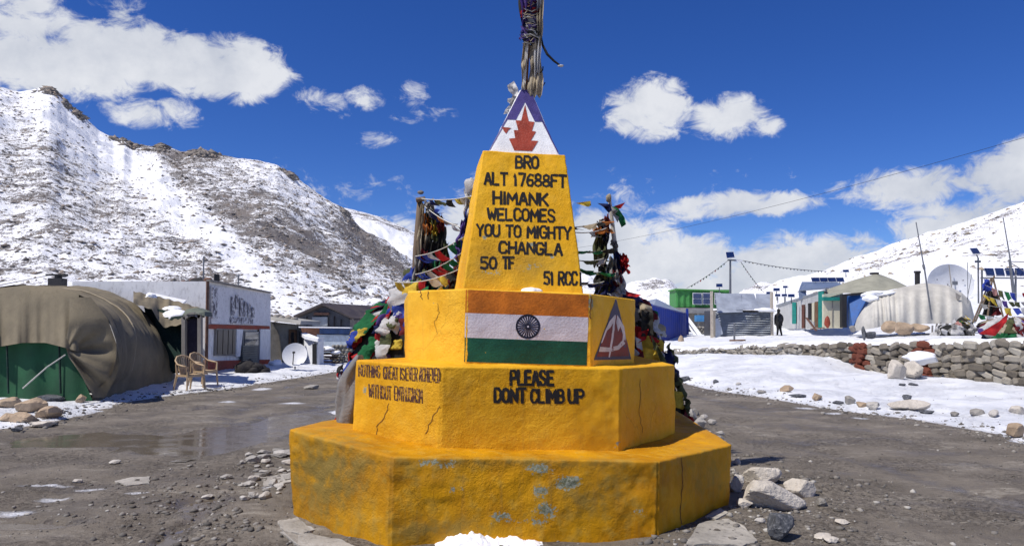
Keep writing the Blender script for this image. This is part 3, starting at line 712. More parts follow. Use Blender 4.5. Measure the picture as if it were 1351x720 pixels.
lettering('EVER', 535.5, 550.5, 501, 501.8, 16, 16.5, 1.6, LM, WRN); lettering('ACHIEVED', 553.5, 580, 501.8, 504.2, 17, 18, 1.6, LM, WRN)
lettering('WITHOUT', 486.8, 516, 523, 527, 16.5, 17, 1.6, LM, WRN); lettering('ENTHUSIASM', 520.5, 557, 527, 531, 17, 17.5, 1.6, LM, WRN)
# flag on the upper tier
ORG = paint('flag_orange_paint', (.60, .17, .012), .6, .3, 5, .5, 50, .01, .35, (.30, .08, .01))
FWH = paint('flag_white_paint', (.66, .62, .66), .6, .1, 6, .45, 50, .01, .15, (.35, .28, .25))
GRN = paint('flag_green_paint', (.008, .085, .05), .5, .3, 6, .5, 50, .01, .3, (.004, .04, .025))
NVY = paint('wheel_navy_paint', (.012, .013, .03), .6, .2, 10, .2, 60, .01, .1)
film('flag_stripe', [[(614, 382), (776.5, 389), (776, 418.5), (613.3, 412.5)]], FF, ORG, label='orange top stripe of the painted flag')
film('flag_stripe', [[(613.3, 412.5), (776, 418.5), (775.3, 450.8), (612.8, 445)]], FF, FWH, label='white middle stripe of the painted flag')
film('flag_stripe', [[(612.8, 445), (775.3, 450.8), (774.6, 482), (612.2, 477)]], FF, GRN, label='green bottom stripe of the painted flag')
wx, wy, wr = 696.3, 430.6, 16.2
ringp = [(wx + wr * math.cos(2 * math.pi * k / 48), wy + wr * math.sin(2 * math.pi * k / 48)) for k in range(48)]
rin = [(wx + (wr - 2.6) * math.cos(2 * math.pi * k / 48), wy + (wr - 2.6) * math.sin(2 * math.pi * k / 48)) for k in range(48)]
V = np.array(ringp + rin); mesh('wheel_rim', FF.at(V[:, 0], V[:, 1], .0042), [(k, (k + 1) % 48, 48 + (k + 1) % 48, 48 + k) for k in range(48)], NVY, MON)
for k in range(24):
    a = 2 * math.pi * k / 24 + .06; c_, s_ = math.cos(a), math.sin(a)
    poly = [(wx + 2.2 * c_ - .35 * s_, wy + 2.2 * s_ + .35 * c_), (wx + 2.2 * c_ + .35 * s_, wy + 2.2 * s_ - .35 * c_), (wx + 13.8 * c_ + .95 * s_, wy + 13.8 * s_ - .95 * c_), (wx + 13.8 * c_ - .95 * s_, wy + 13.8 * s_ + .95 * c_)]
    A = np.array(poly); mesh('wheel_spoke', FF.at(A[:, 0], A[:, 1], .0045), [(0, 1, 2, 3)], NVY, MON)
hub = [(wx + 2.6 * math.cos(2 * math.pi * k / 12), wy + 2.6 * math.sin(2 * math.pi * k / 12)) for k in range(12)]
A = np.array(hub); mesh('wheel_hub', FF.at(A[:, 0], A[:, 1], .005), [tuple(range(12))], NVY, MON)
A = np.array([(wx + 1.2 * math.cos(2 * math.pi * k / 8), wy + 1.2 * math.sin(2 * math.pi * k / 8)) for k in range(8)]); mesh('hub_dot', FF.at(A[:, 0], A[:, 1], .006), [tuple(range(8))], FWH, MON)
# emblem on the right wall of the upper tier
RF = PA3[1]
SLB = paint('slate_blue_paint', (.075, .065, .11), .6, .25, 12, .3, 60, .01, .3, (.15, .12, .12))
MAR = paint('maroon_paint', (.20, .035, .025), .6, .25, 12, .3, 60, .01, .3, (.10, .03, .03))
EWH = paint('emblem_white_paint', (.62, .56, .55), .6, .2, 12, .3, 60, .01, .3, (.30, .12, .10))
k_ = 785 / 120.; e = lambda x, y: (770 + x / k_, 380 + y / k_)
film('emblem_triangle', [[e(276, 75), e(412, 612), e(95, 620)]], RF, SLB, .003, 5)
film('emblem_field', [[e(278, 235), e(330, 300), e(372, 470), e(392, 585), e(118, 590), e(150, 480), e(215, 330)]], RF, MAR, .0045, 5)
film('emblem_stroke', [[e(272, 230), e(255, 420), e(240, 500), e(226, 598), e(214, 594), e(226, 500), e(238, 420), e(258, 235)],
                       [e(285, 230), e(345, 330), e(360, 430), e(352, 480), e(300, 530), e(220, 548), e(132, 548), e(140, 505), e(215, 512), e(290, 495), e(330, 450), e(335, 400), e(312, 330), e(292, 375), e(276, 300)],
                       [e(255, 240), e(252, 300), e(228, 340), e(200, 365), e(160, 470), e(148, 475), e(185, 360), e(215, 290)]], RF, EWH, .006, 5)
# pyramid cap paint
CB = paint('cap_blue_paint', (.065, .05, .20), .55, .25, 8, .3, 60, .01, .25, (.03, .02, .1))
CRD = paint('cap_red_paint', (.33, .045, .022), .55, .25, 9, .4, 60, .01, .35, (.5, .2, .15))
k2 = 7.2; e = lambda x, y: (635 + x / k2, 110 + y / k2)
CF = PA5[0]
film('cap_blue_band', [[e(378, 66), e(466, 66), e(594, 366), e(508, 366), e(415, 182), e(328, 350), e(233, 346)], [e(233, 346), e(250, 346), e(92, 632), e(70, 632)], [e(576, 366), e(594, 366), e(742, 662), e(722, 660)]], CF, CB, .003, 6)
film('painted_leaf', [[e(*q) for q in ((415, 205), (450, 365), (505, 370), (480, 455), (520, 462), (470, 545), (540, 550), (480, 646), (312, 640), (262, 530), (320, 525), (308, 450), (350, 450), (325, 355), (378, 358))]], CF, CRD, .004, 6)
film('red_blotch', [[e(200, 418), e(285, 430), e(260, 445), e(235, 482), e(212, 455)]], CF, CRD, .004, 6)
# cracks in the plaster
CK = paint('crack_dark', (.16, .07, .018), .9, .3, 10, .1)
def crack(pts, w, patch):
    q = [pts[0]]
    for a, b in zip(pts[:-1], pts[1:]):
        for k in range(1, 6):
            t = k / 5; q.append((a[0] + (b[0] - a[0]) * t + random.uniform(-1.1, 1.1), a[1] + (b[1] - a[1]) * t + random.uniform(-.3, .3)))
    l, r = ribbon(q, w, 2); A = np.concatenate([l, r]); m = len(l)
    mesh('plaster_crack', patch.at(A[:, 0], A[:, 1], .0028), [(i, i + 1, m + i + 1, m + i) for i in range(m - 1)], CK, MON)
crack([(513, 532), (507, 550), (498, 562), (497, 573)], .8, LM); crack([(580, 536), (570, 552), (562, 572)], .8, LM)
crack([(845, 500), (843, 540), (847, 570)], .5, PA2[1]); crack([(900, 604), (899, 640), (898, 690)], .9, PA1[1])
crack([(577, 400), (579, 412), (574, 424), (577, 440)], .5, PA3[7]); crack([(556, 384), (557, 395)], .9, PA3[7]); crack([(565, 384), (566, 394)], .9, PA3[7]); 
crack([(780, 391), (778, 410), (779, 420)], 1.6, FF)
# ------------------------------------------------------------------ materials for the place
CANV = paint('olive_canvas', (.190, .160, .108), .88, .22, 1.6, .4, 30, .02, .25, (.09, .075, .05))
CANL = paint('pale_canvas', (.50, .48, .43), .88, .16, 1.4, .35, 30, .02, .3, (.28, .25, .21))
GCAN = paint('green_canvas', (.020, .085, .040), .8, .25, 2.5, .3, 30, .015, .25, (.012, .05, .03))
DGRN = paint('dark_green_canvas', (.010, .032, .026), .85, .3, 3, .3, 30, .02, .2)
WHP = paint('white_wall_paint', (.80, .79, .78), .8, .12, 1.4, .35, 26, .02, .45, (.30, .28, .27), stretch=(1, 1, .45))
RDP = paint('red_wall_paint', (.30, .058, .032), .75, .25, 2.2, .35, 26, .02, .35, (.35, .22, .18))
GRYW = paint('grey_wood', (.27, .25, .225), .85, .25, 3, .45, 30, .01, .4, stretch=(1, 1, .3))
DKW = paint('dark_opening', (.022, .020, .022), .8, .4, 4, .2, 20)
BRW = paint('brown_wood', (.15, .082, .045), .8, .3, 5, .4, 40, .01, .3)
TIN = paint('galvanised_tin', (.40, .44, .50), .42, .16, 1.4, .15, 30, .01, .35, (.28, .25, .23), metal=.35, spec=.5)
TIND = paint('dark_tin', (.10, .105, .12), .5, .25, 1.6, .2, 30, .01, .3, metal=.3)
BLUC = paint('blue_container_paint', (.016, .045, .32), .5, .2, 2, .15, 20, .01, .2, (.04, .04, .12), spec=.4)
GRNC = paint('green_container_paint', (.05, .24, .055), .55, .2, 2, .15, 20, .01, .2, spec=.4)
TEAL = paint('teal_paint', (.012, .20, .17), .6, .2, 3, .15, 20, .01, .2)
CREAM = paint('cream_panel', (.62, .58, .43), .75, .1, 2, .2, 20, .01, .25, (.40, .34, .24))
BLUD = paint('blue_door_paint', (.022, .10, .32), .5, .2, 4, .15, 20)
STEEL = paint('steel_tube', (.20, .205, .215), .45, .2, 8, .1, 30, metal=.6, spec=.5)
RUST = paint('rusty_metal', (.16, .085, .06), .8, .3, 8, .3, 30)
BLKM = paint('black_metal', (.02, .02, .022), .6, .2, 8, .1, 30)
WHM = paint('white_enamel', (.72, .73, .75), .4, .08, 3, .1, 30, .005, .15)
PLB = paint('beige_plastic', (.46, .33, .20), .5, .12, 5, .08, 30, .005, .2, (.25, .18, .11), spec=.45)
SNOWM = paint('settled_snow', (.86, .87, .90), .65, .05, 2, .5, 12, .03, .10, (.6, .58, .56))
GLS = paint('window_glass', (.05, .065, .085), .12, .2, 2, .02, 8, .005, .1, spec=.6)
PANE = paint('solar_glass', (.010, .022, .085), .15, .25, 5, .02, 8, .005, .0, spec=.6)
ROPE = paint('pale_rope', (.55, .53, .47), .9, .1, 9)
def corrug(a, b, h, pitch=.12, depth=.035, nv=2, lean=None):
    """corrugated sheet standing from a to b (bottom corners), height vector h; ribs run along h"""
    a = Vector(a); b = Vector(b); h = Vector(h); d = b - a; L = d.length; n = int(L / pitch * 4); nn = d.cross(h).normalized()
    V = []
    for i in range(n + 1):
        q = a + d * (i / n) + nn * (depth / 2 * math.sin(i * math.pi / 2))
        for j in range(nv): V.append(q + h * (j / (nv - 1)))
    return V, grid_faces(n + 1, nv).tolist()
def solar(px, py, Y, w, label, tilt=28, rz=0., post=None, cols=1, group=None, cat='solar panel', hgt=None, obj_name='solar_array'):
    """a row of panels on a thin frame; post = ground height of its mast"""
    c = P(px, py, Y); t = thing(obj_name, label, cat, c, R(rz), group)
    h = hgt or w * .95
    Mx = Matrix.Rotation(R(tilt), 3, 'X')
    for k in range(cols):
        cx = (k - (cols - 1) / 2) * w * 1.04

        fr = MB(); fr.box(Vector((cx, 0, 0)), (w, h, .035), M=Mx); f = fr.build('panel_frame', WHM, t, world=False)
        pn = MB(); pn.box(Vector((cx, 0, 0)) + Mx @ Vector((0, 0, .022)), (w * .93, h * .93, .012), M=Mx); pn.build('solar_cell', PANE, f, world=False)
    if post is not None:
        m = MB(); L = c.z - post; m.tube([(0, .05, 0), (0, .05, -L)], .04, 6); m.bar((0, .05, 0), (0, .25, h * .25), .03); m.build('post', STEEL, t, world=False)
    return t
def dir2(a, b):
    d = Vector((b[0] - a[0], b[1] - a[1], 0)); return d.normalized()

# ------------------------------------------------------------------ left: olive tunnel tent with green end wall
def qtent(name, label, cat, prof_near, prof_far, mat, wr=.06, seed=3, close=True, sag=.10, nu=120, nv=70, group=None):
    """barrel tent: near and far outlines are lists of world points (left foot over the top to the right foot)"""
    def res(p, n):
        p = np.array([tuple(q) for q in p]); d = np.r_[0, np.cumsum(np.linalg.norm(np.diff(p, axis=0), axis=1))]
        # smooth by chaikin
        for _ in range(3):
            q = [p[0]]
            for a, b in zip(p[:-1], p[1:]): q += [a * .75 + b * .25, a * .25 + b * .75]
            q.append(p[-1]); p = np.array(q)
        d = np.r_[0, np.cumsum(np.linalg.norm(np.diff(p, axis=0), axis=1))]; t = np.linspace(0, d[-1], n)
        return np.stack([np.interp(t, d, p[:, k]) for k in range(3)], 1)
    A = res(prof_near, nu); B = res(prof_far, nu); s = np.linspace(0, 1, nv)
    Pp = A[:, None, :] * (1 - s)[None, :, None] + B[:, None, :] * s[None, :, None]
    ax = (B.mean(0) - A.mean(0)); ax /= np.linalg.norm(ax)
    tg = np.gradient(Pp, axis=0); n = np.cross(tg, ax); n /= np.linalg.norm(n, axis=-1, keepdims=True)
    if n[nu // 2, nv // 2, 2] < 0: n = -n
    arc = np.linspace(0, 1, nu)[:, None]
    L = np.linalg.norm(B.mean(0) - A.mean(0)); sl = s[None, :] * L
    ribs = -sag * np.abs(np.sin(np.pi * sl / max(L / round(L / 1.6), .1))) ** .8 * (np.sin(np.pi * arc) ** .5 + .0)
    q = Pp.copy(); q1 = np.stack([Pp[..., 0], Pp[..., 1], Pp[..., 2]], -1)
    wrn = np.stack([arc * 3.0 + sl * .35, sl * 3.2 + 0 * arc, 0 * (arc + sl)], -1)
    wk = (1 - np.abs(noise(wrn, 1., seed)) * 2) * wr + fbm(q1, 1.1, 3, seed) * wr * 1.4
    q = q + n * (ribs + wk)[..., None]
    return q, A, B
LT = thing('tunnel_tent', 'big olive canvas tunnel tent with green end wall at left edge', 'tent', G(60, 512, .15))
nearp = [P(-190, 540, 15.5), P(-150, 470, 15.5), P(-95, 410, 15.8), P(-30, 383, 16), P(35, 376, 16.2), P(110, 388, 16), P(140, 420, 15.9), P(152, 460, 15.6), P(140, 500, 15.6), P(118, 516, 15.6)]
farp = [P(-60, 470, 24), P(-30, 420, 24), P(10, 392, 24), P(60, 380, 24), P(105, 379, 23.6), P(150, 386, 23.2), P(190, 405, 22.8), P(215, 432, 22.2), P(228, 462, 21.6), P(229, 492, 21.2)]
q, A_, B_ = qtent('canvas', '', '', nearp, farp, CANV, .060, 11, sag=.09)
q[-1, :, 2] -= .25; q[0, :, 2] -= .3
mesh('canvas', q.reshape(-1, 3), grid_faces(*q.shape[:2]), CANV, LT, True)
for sj in (10, 26, 43, 58):      # sewn seams and straps running over the barrel
    pts = [Vector(q[i, sj]) + Vector((0, -.01, .015)) for i in range(30, q.shape[0] - 1, 3)]; m = MB(); m.tube(pts, .022 if sj == 26 else .012, 5); m.build('canvas_seam', paint('pale_seam', (.33, .28, .20), .9, .2, 5) if sj == 26 else CANV, LT)
# near end: canvas skirt hanging over the green wall, gathered at the corner
nx, ny = 90, 46; V = np.zeros((nx, ny, 3))
xs = np.linspace(-150, 104, nx)
topy = np.interp(xs, [-150, -95, -30, 35, 75, 110, 125], [470, 410, 383, 376, 378, 389, 404]); boty = np.interp(xs, [-150, 0, 30, 60, 84, 100, 125], [470, 457, 452, 452, 458, 463, 466])
for i in range(nx):
    for j in range(ny):
        t = j / (ny - 1); y = topy[i] + (max(boty[i], topy[i] + 4) - topy[i]) * t
        Yd = 15.95 - .55 * t ** .8 + (.07 * math.sin(xs[i] * .13 + 1.2 * t + 1.3 * math.sin(xs[i] * .05)) - .05 * abs(math.sin(xs[i] * .17))) * t + .02 * math.sin(xs[i] * .5) * t
        V[i, j] = P(xs[i], y, Yd)
mesh('end_flap', V.reshape(-1, 3), grid_faces(nx, ny), CANV, LT, True)
# bunched canvas corner
nx, ny = 60, 60; V = np.zeros((nx, ny, 3))
for i in range(nx):
    for j in range(ny):
        a = i / (nx - 1); t = j / (ny - 1)
        y = 392 + (524 - 392) * t; xl = np.interp(y, [392, 420, 455, 470, 490, 524], [92, 92, 86, 90, 104, 124]); xr = np.interp(y, [392, 420, 455, 480, 500, 524], [120, 142, 154, 158, 152, 138])
        x = xl + (xr - xl) * a
        dd = math.hypot(x - 88, (y - 462)); an = math.atan2(y - 462, x - 88)
        low = ss(y, 425, 470); k_ = min(1, dd / 30) * float(low) * (1 - a ** 4)
        Yd = 15.38 + (15.78 - 15.38) * a ** 1.3 + (1 - float(ss(y, 388, 430))) * .30 * (1 - a) + k_ * (.07 * math.sin(an * 8 + 1.) + .04 * math.sin(an * 15 + 2)) + .16 * math.exp(-((an + .25) / .28) ** 2 - ((dd - 30) / 22) ** 2)
        V[i, j] = P(x, y, Yd)
mesh('gathered_corner', V.reshape(-1, 3), grid_faces(nx, ny), CANV, LT, True)
# green end wall with seams
gp = [(-160, 532), (-160, 440), (120, 440), (122, 518), (100, 522), (40, 520), (0, 518)]
xs = np.linspace(-160, 122, 100); V = np.zeros((100, 20, 3))
for i in range(100):
    for j in range(20):
        t = j / 19; y = 445 + (528 - 445) * t; x = xs[i]
        if x > 85: x = 85 + (x - 85) * (.05 + .95 * t)
        V[i, j] = P(x, y, 15.62 + .05 * math.sin(x * .12) - .12 * t)
mesh('end_wall', V.reshape(-1, 3), grid_faces(100, 20), GCAN, LT, True)
for sx in (-60, 9, 78):
    m = MB(); m.bar(P(sx, 452, 15.5), P(sx + 2, 519, 15.44), .03); m.build('seam', DGRN, LT)
m = MB(); m.tube([P(86, 468, 15.1), P(62, 484, 14.6), P(30, 512, 14.2)], .013, 6); m.build('guy_rope', ROPE, LT)
for k, (a, b, c) in enumerate((((60, 378), (140, 430), (166, 500)), ((90, 379), (168, 425), (200, 496)))):
    pass

# dark draped entrance beside it
ET = thing('canvas_porch', 'dark green canvas porch with snow lying on its sagging roof', 'shelter', P(235, 490, 21))
V = []; nx, ny = 36, 18
for i in range(nx):
    for j in range(ny):
        a = i / (nx - 1); t = j / (ny - 1)
        x = 176 + (270 - 176) * a; y0 = np.interp(x, [176, 200, 240, 270], [384, 389, 399, 408]); y1 = np.interp(x, [176, 200, 215, 240, 252, 270], [400, 408, 432, 428, 420, 418])
        Yd = 22.5 - 1.9 * t + .08 * math.sin(x * .33 + 3 * t) + .06 * math.sin(x * .7)
        V.append(P(x, y0 + (y1 - y0) * t + .8 * math.sin(x * .5 + t * 5), Yd))
mesh('roof_canvas', V, grid_faces(nx, ny), CANV, ET, True)
m = MB(); m.slab([P(190, 405, 21.6), P(238, 412, 21.4), P(238, 492, 20.9), P(205, 492, 21.2)], (0, .08, 0)); m.build('side_canvas', DGRN, ET)
m = MB(); m.slab([P(205, 420, 21.2), P(262, 414, 21.0), P(262, 486, 20.7), P(205, 492, 20.9)], (0, .06, 0)); m.build('front_canvas', DGRN, ET)
fr = MB()
for a, b in (((243, 418), (243, 497)), ((264, 415), (264, 496)), ((243, 420), (250, 415)), ((250, 415), (258, 414)), ((258, 414), (265, 418))): fr.bar(P(*a, 20.5), P(*b, 20.5), .13, .1)
fr.build('door_frame', GRYW, ET)
m = MB(); m.slab([P(246, 421, 20.62), P(262, 420, 20.62), P(262, 495, 20.62), P(246, 496, 20.62)], (0, .05, 0)); d_ = m.build('door', paint('dark_plum_door', (.035, .03, .05), .7, .3, 5), ET)
m = MB(); m.slab([P(240, 416, 20.6), P(246, 408, 20.7), P(258, 406, 20.7), P(270, 411, 20.6), P(270, 417, 20.5), P(258, 414, 20.4), P(247, 415, 20.4)], (0, .5, 0)); m.build('door_hood', paint('grey_green_canvas', (.13, .15, .12), .8, .2, 4), ET)
def lump(name, c, s, mat, parent=None, seed=0, nu=28, nv=16, rough=.22, flat=.0, rz=0., sc=1.6, smooth=True, sharp=False):
    """irregular closed boulder / snow lump"""
    th_ = np.linspace(0, 2 * np.pi, nu, endpoint=False); ph = np.linspace(-np.pi / 2, np.pi / 2, nv)
    T, Q = np.meshgrid(th_, ph, indexing='ij'); d = np.stack([np.cos(T) * np.cos(Q), np.sin(T) * np.cos(Q), np.sin(Q)], -1)
    n_ = fbm(d + seed * 3.7, sc, 3, seed); r = 1 + rough * 2 * n_
    if sharp:   # chop by a handful of random planes for broken stone
        rs = np.random.RandomState(seed * 13 + 5)
        for _ in range(11):
            nn = rs.normal(size=3); nn /= np.linalg.norm(nn); h = rs.uniform(.58, .88); k = d @ nn
            r = np.where(k > .05, np.minimum(r, h / np.maximum(k, .05)), r)
    p = d * r[..., None]; p[..., 2] = np.where(p[..., 2] < 0, p[..., 2] * (1 - flat), p[..., 2])
    p = p * np.array(s); c_, s_ = math.cos(rz), math.sin(rz)
    x = p[..., 0] * c_ - p[..., 1] * s_; y = p[..., 0] * s_ + p[..., 1] * c_; p = np.stack([x, y, p[..., 2]], -1) + np.array(tuple(c))
    o = mesh(name, p.reshape(-1, 3), grid_faces(nu, nv, True), mat, parent, smooth)
    return o
lump('snow_patch', P(226, 408, 21.9), (.28, .25, .10), SNOWM, ET, 4)
lump('snow_patch', P(199, 392, 22.3), (.16, .2, .09), SNOWM, ET, 6)
lump('snow_patch', P(230, 419, 21.4), (.42, .25, .22), SNOWM, ET, 5)

# ------------------------------------------------------------------ white shop with the red band
SH = thing('white_shop', 'white shop with faded lettering, red band and patched door', 'shop', P(320, 495, 27))
fl, fr_ = P(273, 498, 24.3), P(357, 488, 30.5)          # front wall feet
ftl, ftr = P(275, 371, 24.3), P(357, 387, 30.5)
def onwall(px, py, a=fl, b=fr_, off=0.):
    """point of the vertical plane through a,b seen at a pixel, pushed off towards the camera"""
    n = Vector(((b - a).y, -(b - a).x, 0)).normalized()
    if n.dot(Vector((0, 0, 1.6)) - a) < 0: n = -n
    r = P(px, py, 1.) - Vector((0, 0, CAMZ)); o = Vector((0, 0, CAMZ)); a2 = a + n * off
    return o + r * ((a2 - o).dot(n) / r.dot(n))
def wallpoly(name, pts, mat, parent, off=.03, th=.05, a=fl, b=fr_, label=None):
    n = Vector(((b - a).y, -(b - a).x, 0)).normalized()
    if n.dot(Vector((0, 0, 1.6)) - a) < 0: n = -n
    m = MB(); m.slab([onwall(x, y, a, b, off) for x, y in pts], -n * th); o = m.build(name, mat, parent)
    if label: o['label'] = label
    return o
back = (fr_ - fl).normalized(); nb = Vector((-back.y, back.x, 0)); nb = nb if nb.y > 0 else -nb
W0 = MB(); W0.slab([Vector((fl.x, fl.y, -.3)), Vector((fr_.x, fr_.y, -.3)), ftr, ftl], nb * 4.5); W0.build('wall', WHP, SH)
wallpoly('red_band', [(273, 427.5), (356, 430), (356, 434.5), (273, 433.5)], RDP, SH, .05)
wallpoly('red_plinth', [(273, 476), (356, 474), (356, 491), (273, 500)], RDP, SH, .05)
m = MB(); pw = [(272, 360, 24.1)]; 
wallpoly('sign_board', [(279, 376.5), (357, 388), (357, 429.5), (279, 427)], paint('faded_sign', (.74, .73, .75), .8, .1, 1.5, .2, 20, .01, .5, (.30, .27, .30)), SH, .03, .04)
FAD = MT('faded_lettering', .8, .2); w_ = FAD.ramp(FAD.noise(9, 5, .7), .44, .55)
FADM = FAD.out(FAD.mix(w_, (.66, .65, .67), (.14, .13, .15)))
for (x0, y0, x1, y1) in ((280, 379, 287, 420), (306, 391, 310, 416), (312, 388, 315, 408), (317, 393, 321, 417), (323, 397, 326, 417), (328, 400, 331, 418), (333, 405, 336, 419), (305, 418, 318, 426), (319, 419, 334, 427)):
    wallpoly('faded_mark', [(x0, y0), (x1, y0 + 1), (x1, y1), (x0, y1)], FADM, SH, .09, .02)
f_ = wallpoly('window_frame', [(286, 433), (313, 434), (312, 469), (284, 469)], GRYW, SH, .06, .06)
for (a, b) in ((288, 294), (295, 301), (302, 307), (308, 311)): wallpoly('window_pane', [(a, 435), (b, 435), (b - 1, 467), (a - 1, 467)], paint('dusty_glass', (.10, .085, .07), .4, .3, 5), f_, .09, .03)
wallpoly('patched_door', [(321, 436), (343, 437), (342, 487), (318, 489)], TIND, SH, .07, .06)
V, Fq = corrug(onwall(319, 486, off=.14), onwall(340, 484, off=.14), (0, 0, .9), .16, .05); 
DT = MB(); 
for k in range(10):
    y = 457 + k * 3; DT.bar(onwall(320, y, off=.15), onwall(339, y - 1, off=.15), .05, .06)
DT.build('tin_patch', paint('grey_green_tin', (.17, .175, .15), .6, .3, 3), SH)
wallpoly('window_pane', [(324, 438), (341, 438), (341, 455), (323, 456)], GLS, SH, .09, .03)
wallpoly('door_post', [(313, 434), (321, 434), (317, 470), (312, 470)], WHP, SH, .10, .06); wallpoly('corner_post', [(344, 434), (355, 434), (355, 474), (343, 474)], WHP, SH, .10, .06)
m = MB(); m.tube([onwall(274, 371, off=.1), onwall(272, 500, off=.12)], .05, 6); m.build('corner_pipe', RUST, SH)
m = MB(); m.bar(onwall(275, 371, off=.05) + Vector((0, 0, .03)), onwall(357.5, 387, off=.05) + Vector((0, 0, .03)), .14, .05); m.build('parapet_edge', GRYW, SH)
m = MB(); m.tube([P(286, 372, 25.5), P(286, 362, 25.5)], .10, 8); m.build('roof_pipe', BLKM, SH)
for px_, t_, b_, Y_ in ((268, 338, 374, 25.2), (314, 362, 376, 27.6)):
    m = MB(); m.tube([P(px_, b_ + 4, Y_), P(px_ + 1, t_, Y_)], .025, 6)
    if px_ > 300: m.bar(P(312, 364, Y_), P(317, 363, Y_), .05)
    m.build('aerial', STEEL, SH)
# long side wing whose whitewashed wall runs back to the left
WG = thing('whitewashed_wing', 'long low whitewashed building with ragged flat roof edge behind the tent', 'building', P(220, 420, 27))
wa, wb = P(150, 400, 34), P(273, 400, 24.6); wat, wbt = P(150, 386, 34), P(273, 372, 24.6)
m = MB(); m.slab([Vector((wa.x, wa.y, -.3)), Vector((wb.x, wb.y, -.3)), wbt, wat], (-.1, .4, 0)); m.build('wall', WHP, WG)
m = MB(); m.slab([wat + Vector((0, 0, .02)), wbt + Vector((0, 0, .02)), wbt + Vector((-2, 4, .0)), wat + Vector((-3, 4, 0))], (0, 0, .08)); m.build('roof', DKW, WG)
rs = random.Random(4)
for k in range(26):
    t = rs.random(); c = wat.lerp(wbt, t); lump('roof_debris', c + Vector((0, .1, .09)), (rs.uniform(.08, .35), .12, rs.uniform(.04, .12)), DKW if k % 2 else RUST, WG, k, 10, 6)
m = MB()
for t in (.30, .63, .97): c = wat.lerp(wbt, t); c2_ = wa.lerp(wb, t); m.tube([c + Vector((0, -.12, 0)), c2_ + Vector((0, -.12, 0))], .05, 6)
m.build('wall_post', RUST, WG)
wb2 = P(60, 384, 36); m = MB(); m.slab([wat, wb2, wb2 + Vector((0, 0, -1.5)), Vector((wa.x, wa.y, 0))], (0, .3, 0)); m.build('rear_wall', GRYW, WG)
m = MB(); m.slab([P(166, 383, 26), P(176, 383, 25), P(246, 398, 23), P(240, 403, 22.6)], (0, 0, .05)); m.build('snowy_lean_to_sheet', WHM, WG)
FGm = thing('chimney_stack', 'small black stove chimney and box on the roof behind the tent', 'chimney', P(76, 378, 30))
m = MB(); m.tube([P(77, 382, 30), P(77, 364, 30)], .14, 8); m.build('flue', BLKM, FGm)
m = MB(); m.box(P(76, 372, 30), (.55, .4, .3)); m.box(P(75, 362.5, 30), (.75, .3, .06)); m.build('cowl', BLKM, FGm)
m = MB(); m.tube([P(0, 376, 31), P(40, 368, 31), P(70, 362, 31)], .015, 4); m.build('stay_wire', BLKM, FGm)
# snow-covered junk at the shop foot
for k, (px_, py_, s_) in enumerate(((325, 486, .34), (333, 489, .30), (340, 486, .26), (318, 491, .2), (346, 489, .22))):
    tag(lump('tarpaulin_bundle', P(px_, py_, 24.6), (s_, s_ * .8, s_ * .75), DKW, None, 30 + k, 20, 12, .35), ['black tarpaulin bundle at the shop door, leftmost large one', 'black tarpaulin bundle lying lowest in front of the shop door', 'black tarpaulin bundle leaning on the red plinth', 'smallest black bundle left of the shop door', 'black bundle nearest the shop corner'][k], 'tarpaulin', 'black bundles heaped at the shop door')

# ------------------------------------------------------------------ plastic chairs
def chair():
    t = thing('plastic_chair', 'x', 'chair', (0, 0, 0), 0, 'plastic armchairs outside the shop')
    s = MB()
    n = 9; V = []
    for i in range(n):
        for j in range(n):
            x = (i / (n - 1) - .5) * .46; y = (j / (n - 1) - .5) * .44; V.append((x, y, .42 + .02 * ((x / .23) ** 2 + (y / .22) ** 2)))
    V2 = [(x, y, z - .025) for x, y, z in V]; g = grid_faces(n, n).tolist(); s.add(V, g); s.add(V2, [q[::-1] for q in g]); s.box((0, -.22, .405), (.46, .03, .06)); s.box((-.23, 0, .41), (.03, .44, .05)); s.box((.23, 0, .41), (.03, .44, .05))
    s.build('seat', PLB, t, world=False)
    # continuous arm and back hoop
    hp = [(-.27, -.20, .64), (-.29, -.05, .66), (-.28, .12, .69), (-.24, .25, .78), (-.15, .31, .87), (0, .33, .90), (.15, .31, .87), (.24, .25, .78), (.28, .12, .69), (.29, -.05, .66), (.27, -.20, .64)]
    h = MB(); h.tube(hp, [.022] * 11, 7); h.build('arm_hoop', PLB, t, world=False, smooth=True)
    for k in range(7):
        a = (k - 3) / 3; x1 = a * .17; x0 = a * .12; zt = .885 - .07 * abs(a) ** 2
        m = MB(); m.tube([(x0, .20, .44), (x0 * 1.2, .24, .62), (x1, .31 - .03 * a * a, zt)], [.017, .013, .015], 5); m.build('back_slat', PLB, t, world=False)
    m = MB(); m.box((0, .235, .56), (.30, .02, .10)); m.build('back_panel', PLB, t, world=False)
    for sx in (-1, 1):
        m = MB(); m.tube([(sx * .27, -.20, .64), (sx * .24, -.215, .42), (sx * .27, -.25, 0)], [.022, .03, .022], 6); m.build('leg', PLB, t, world=False)
        m = MB(); m.tube([(sx * .24, .22, .70), (sx * .22, .20, .42), (sx * .25, .29, 0)], [.02, .032, .022], 6); m.build('leg', PLB, t, world=False)
    return t
def dup(o, parent=None):
    c = o.copy(); COL.objects.link(c)
    if parent is not None: c.parent = parent
    for ch in list(o.children): dup(ch, c)
    return c
ch0 = chair(); ch1 = dup(ch0)
pA = G(250, 510, .12); pB = G(268, 506, .12)
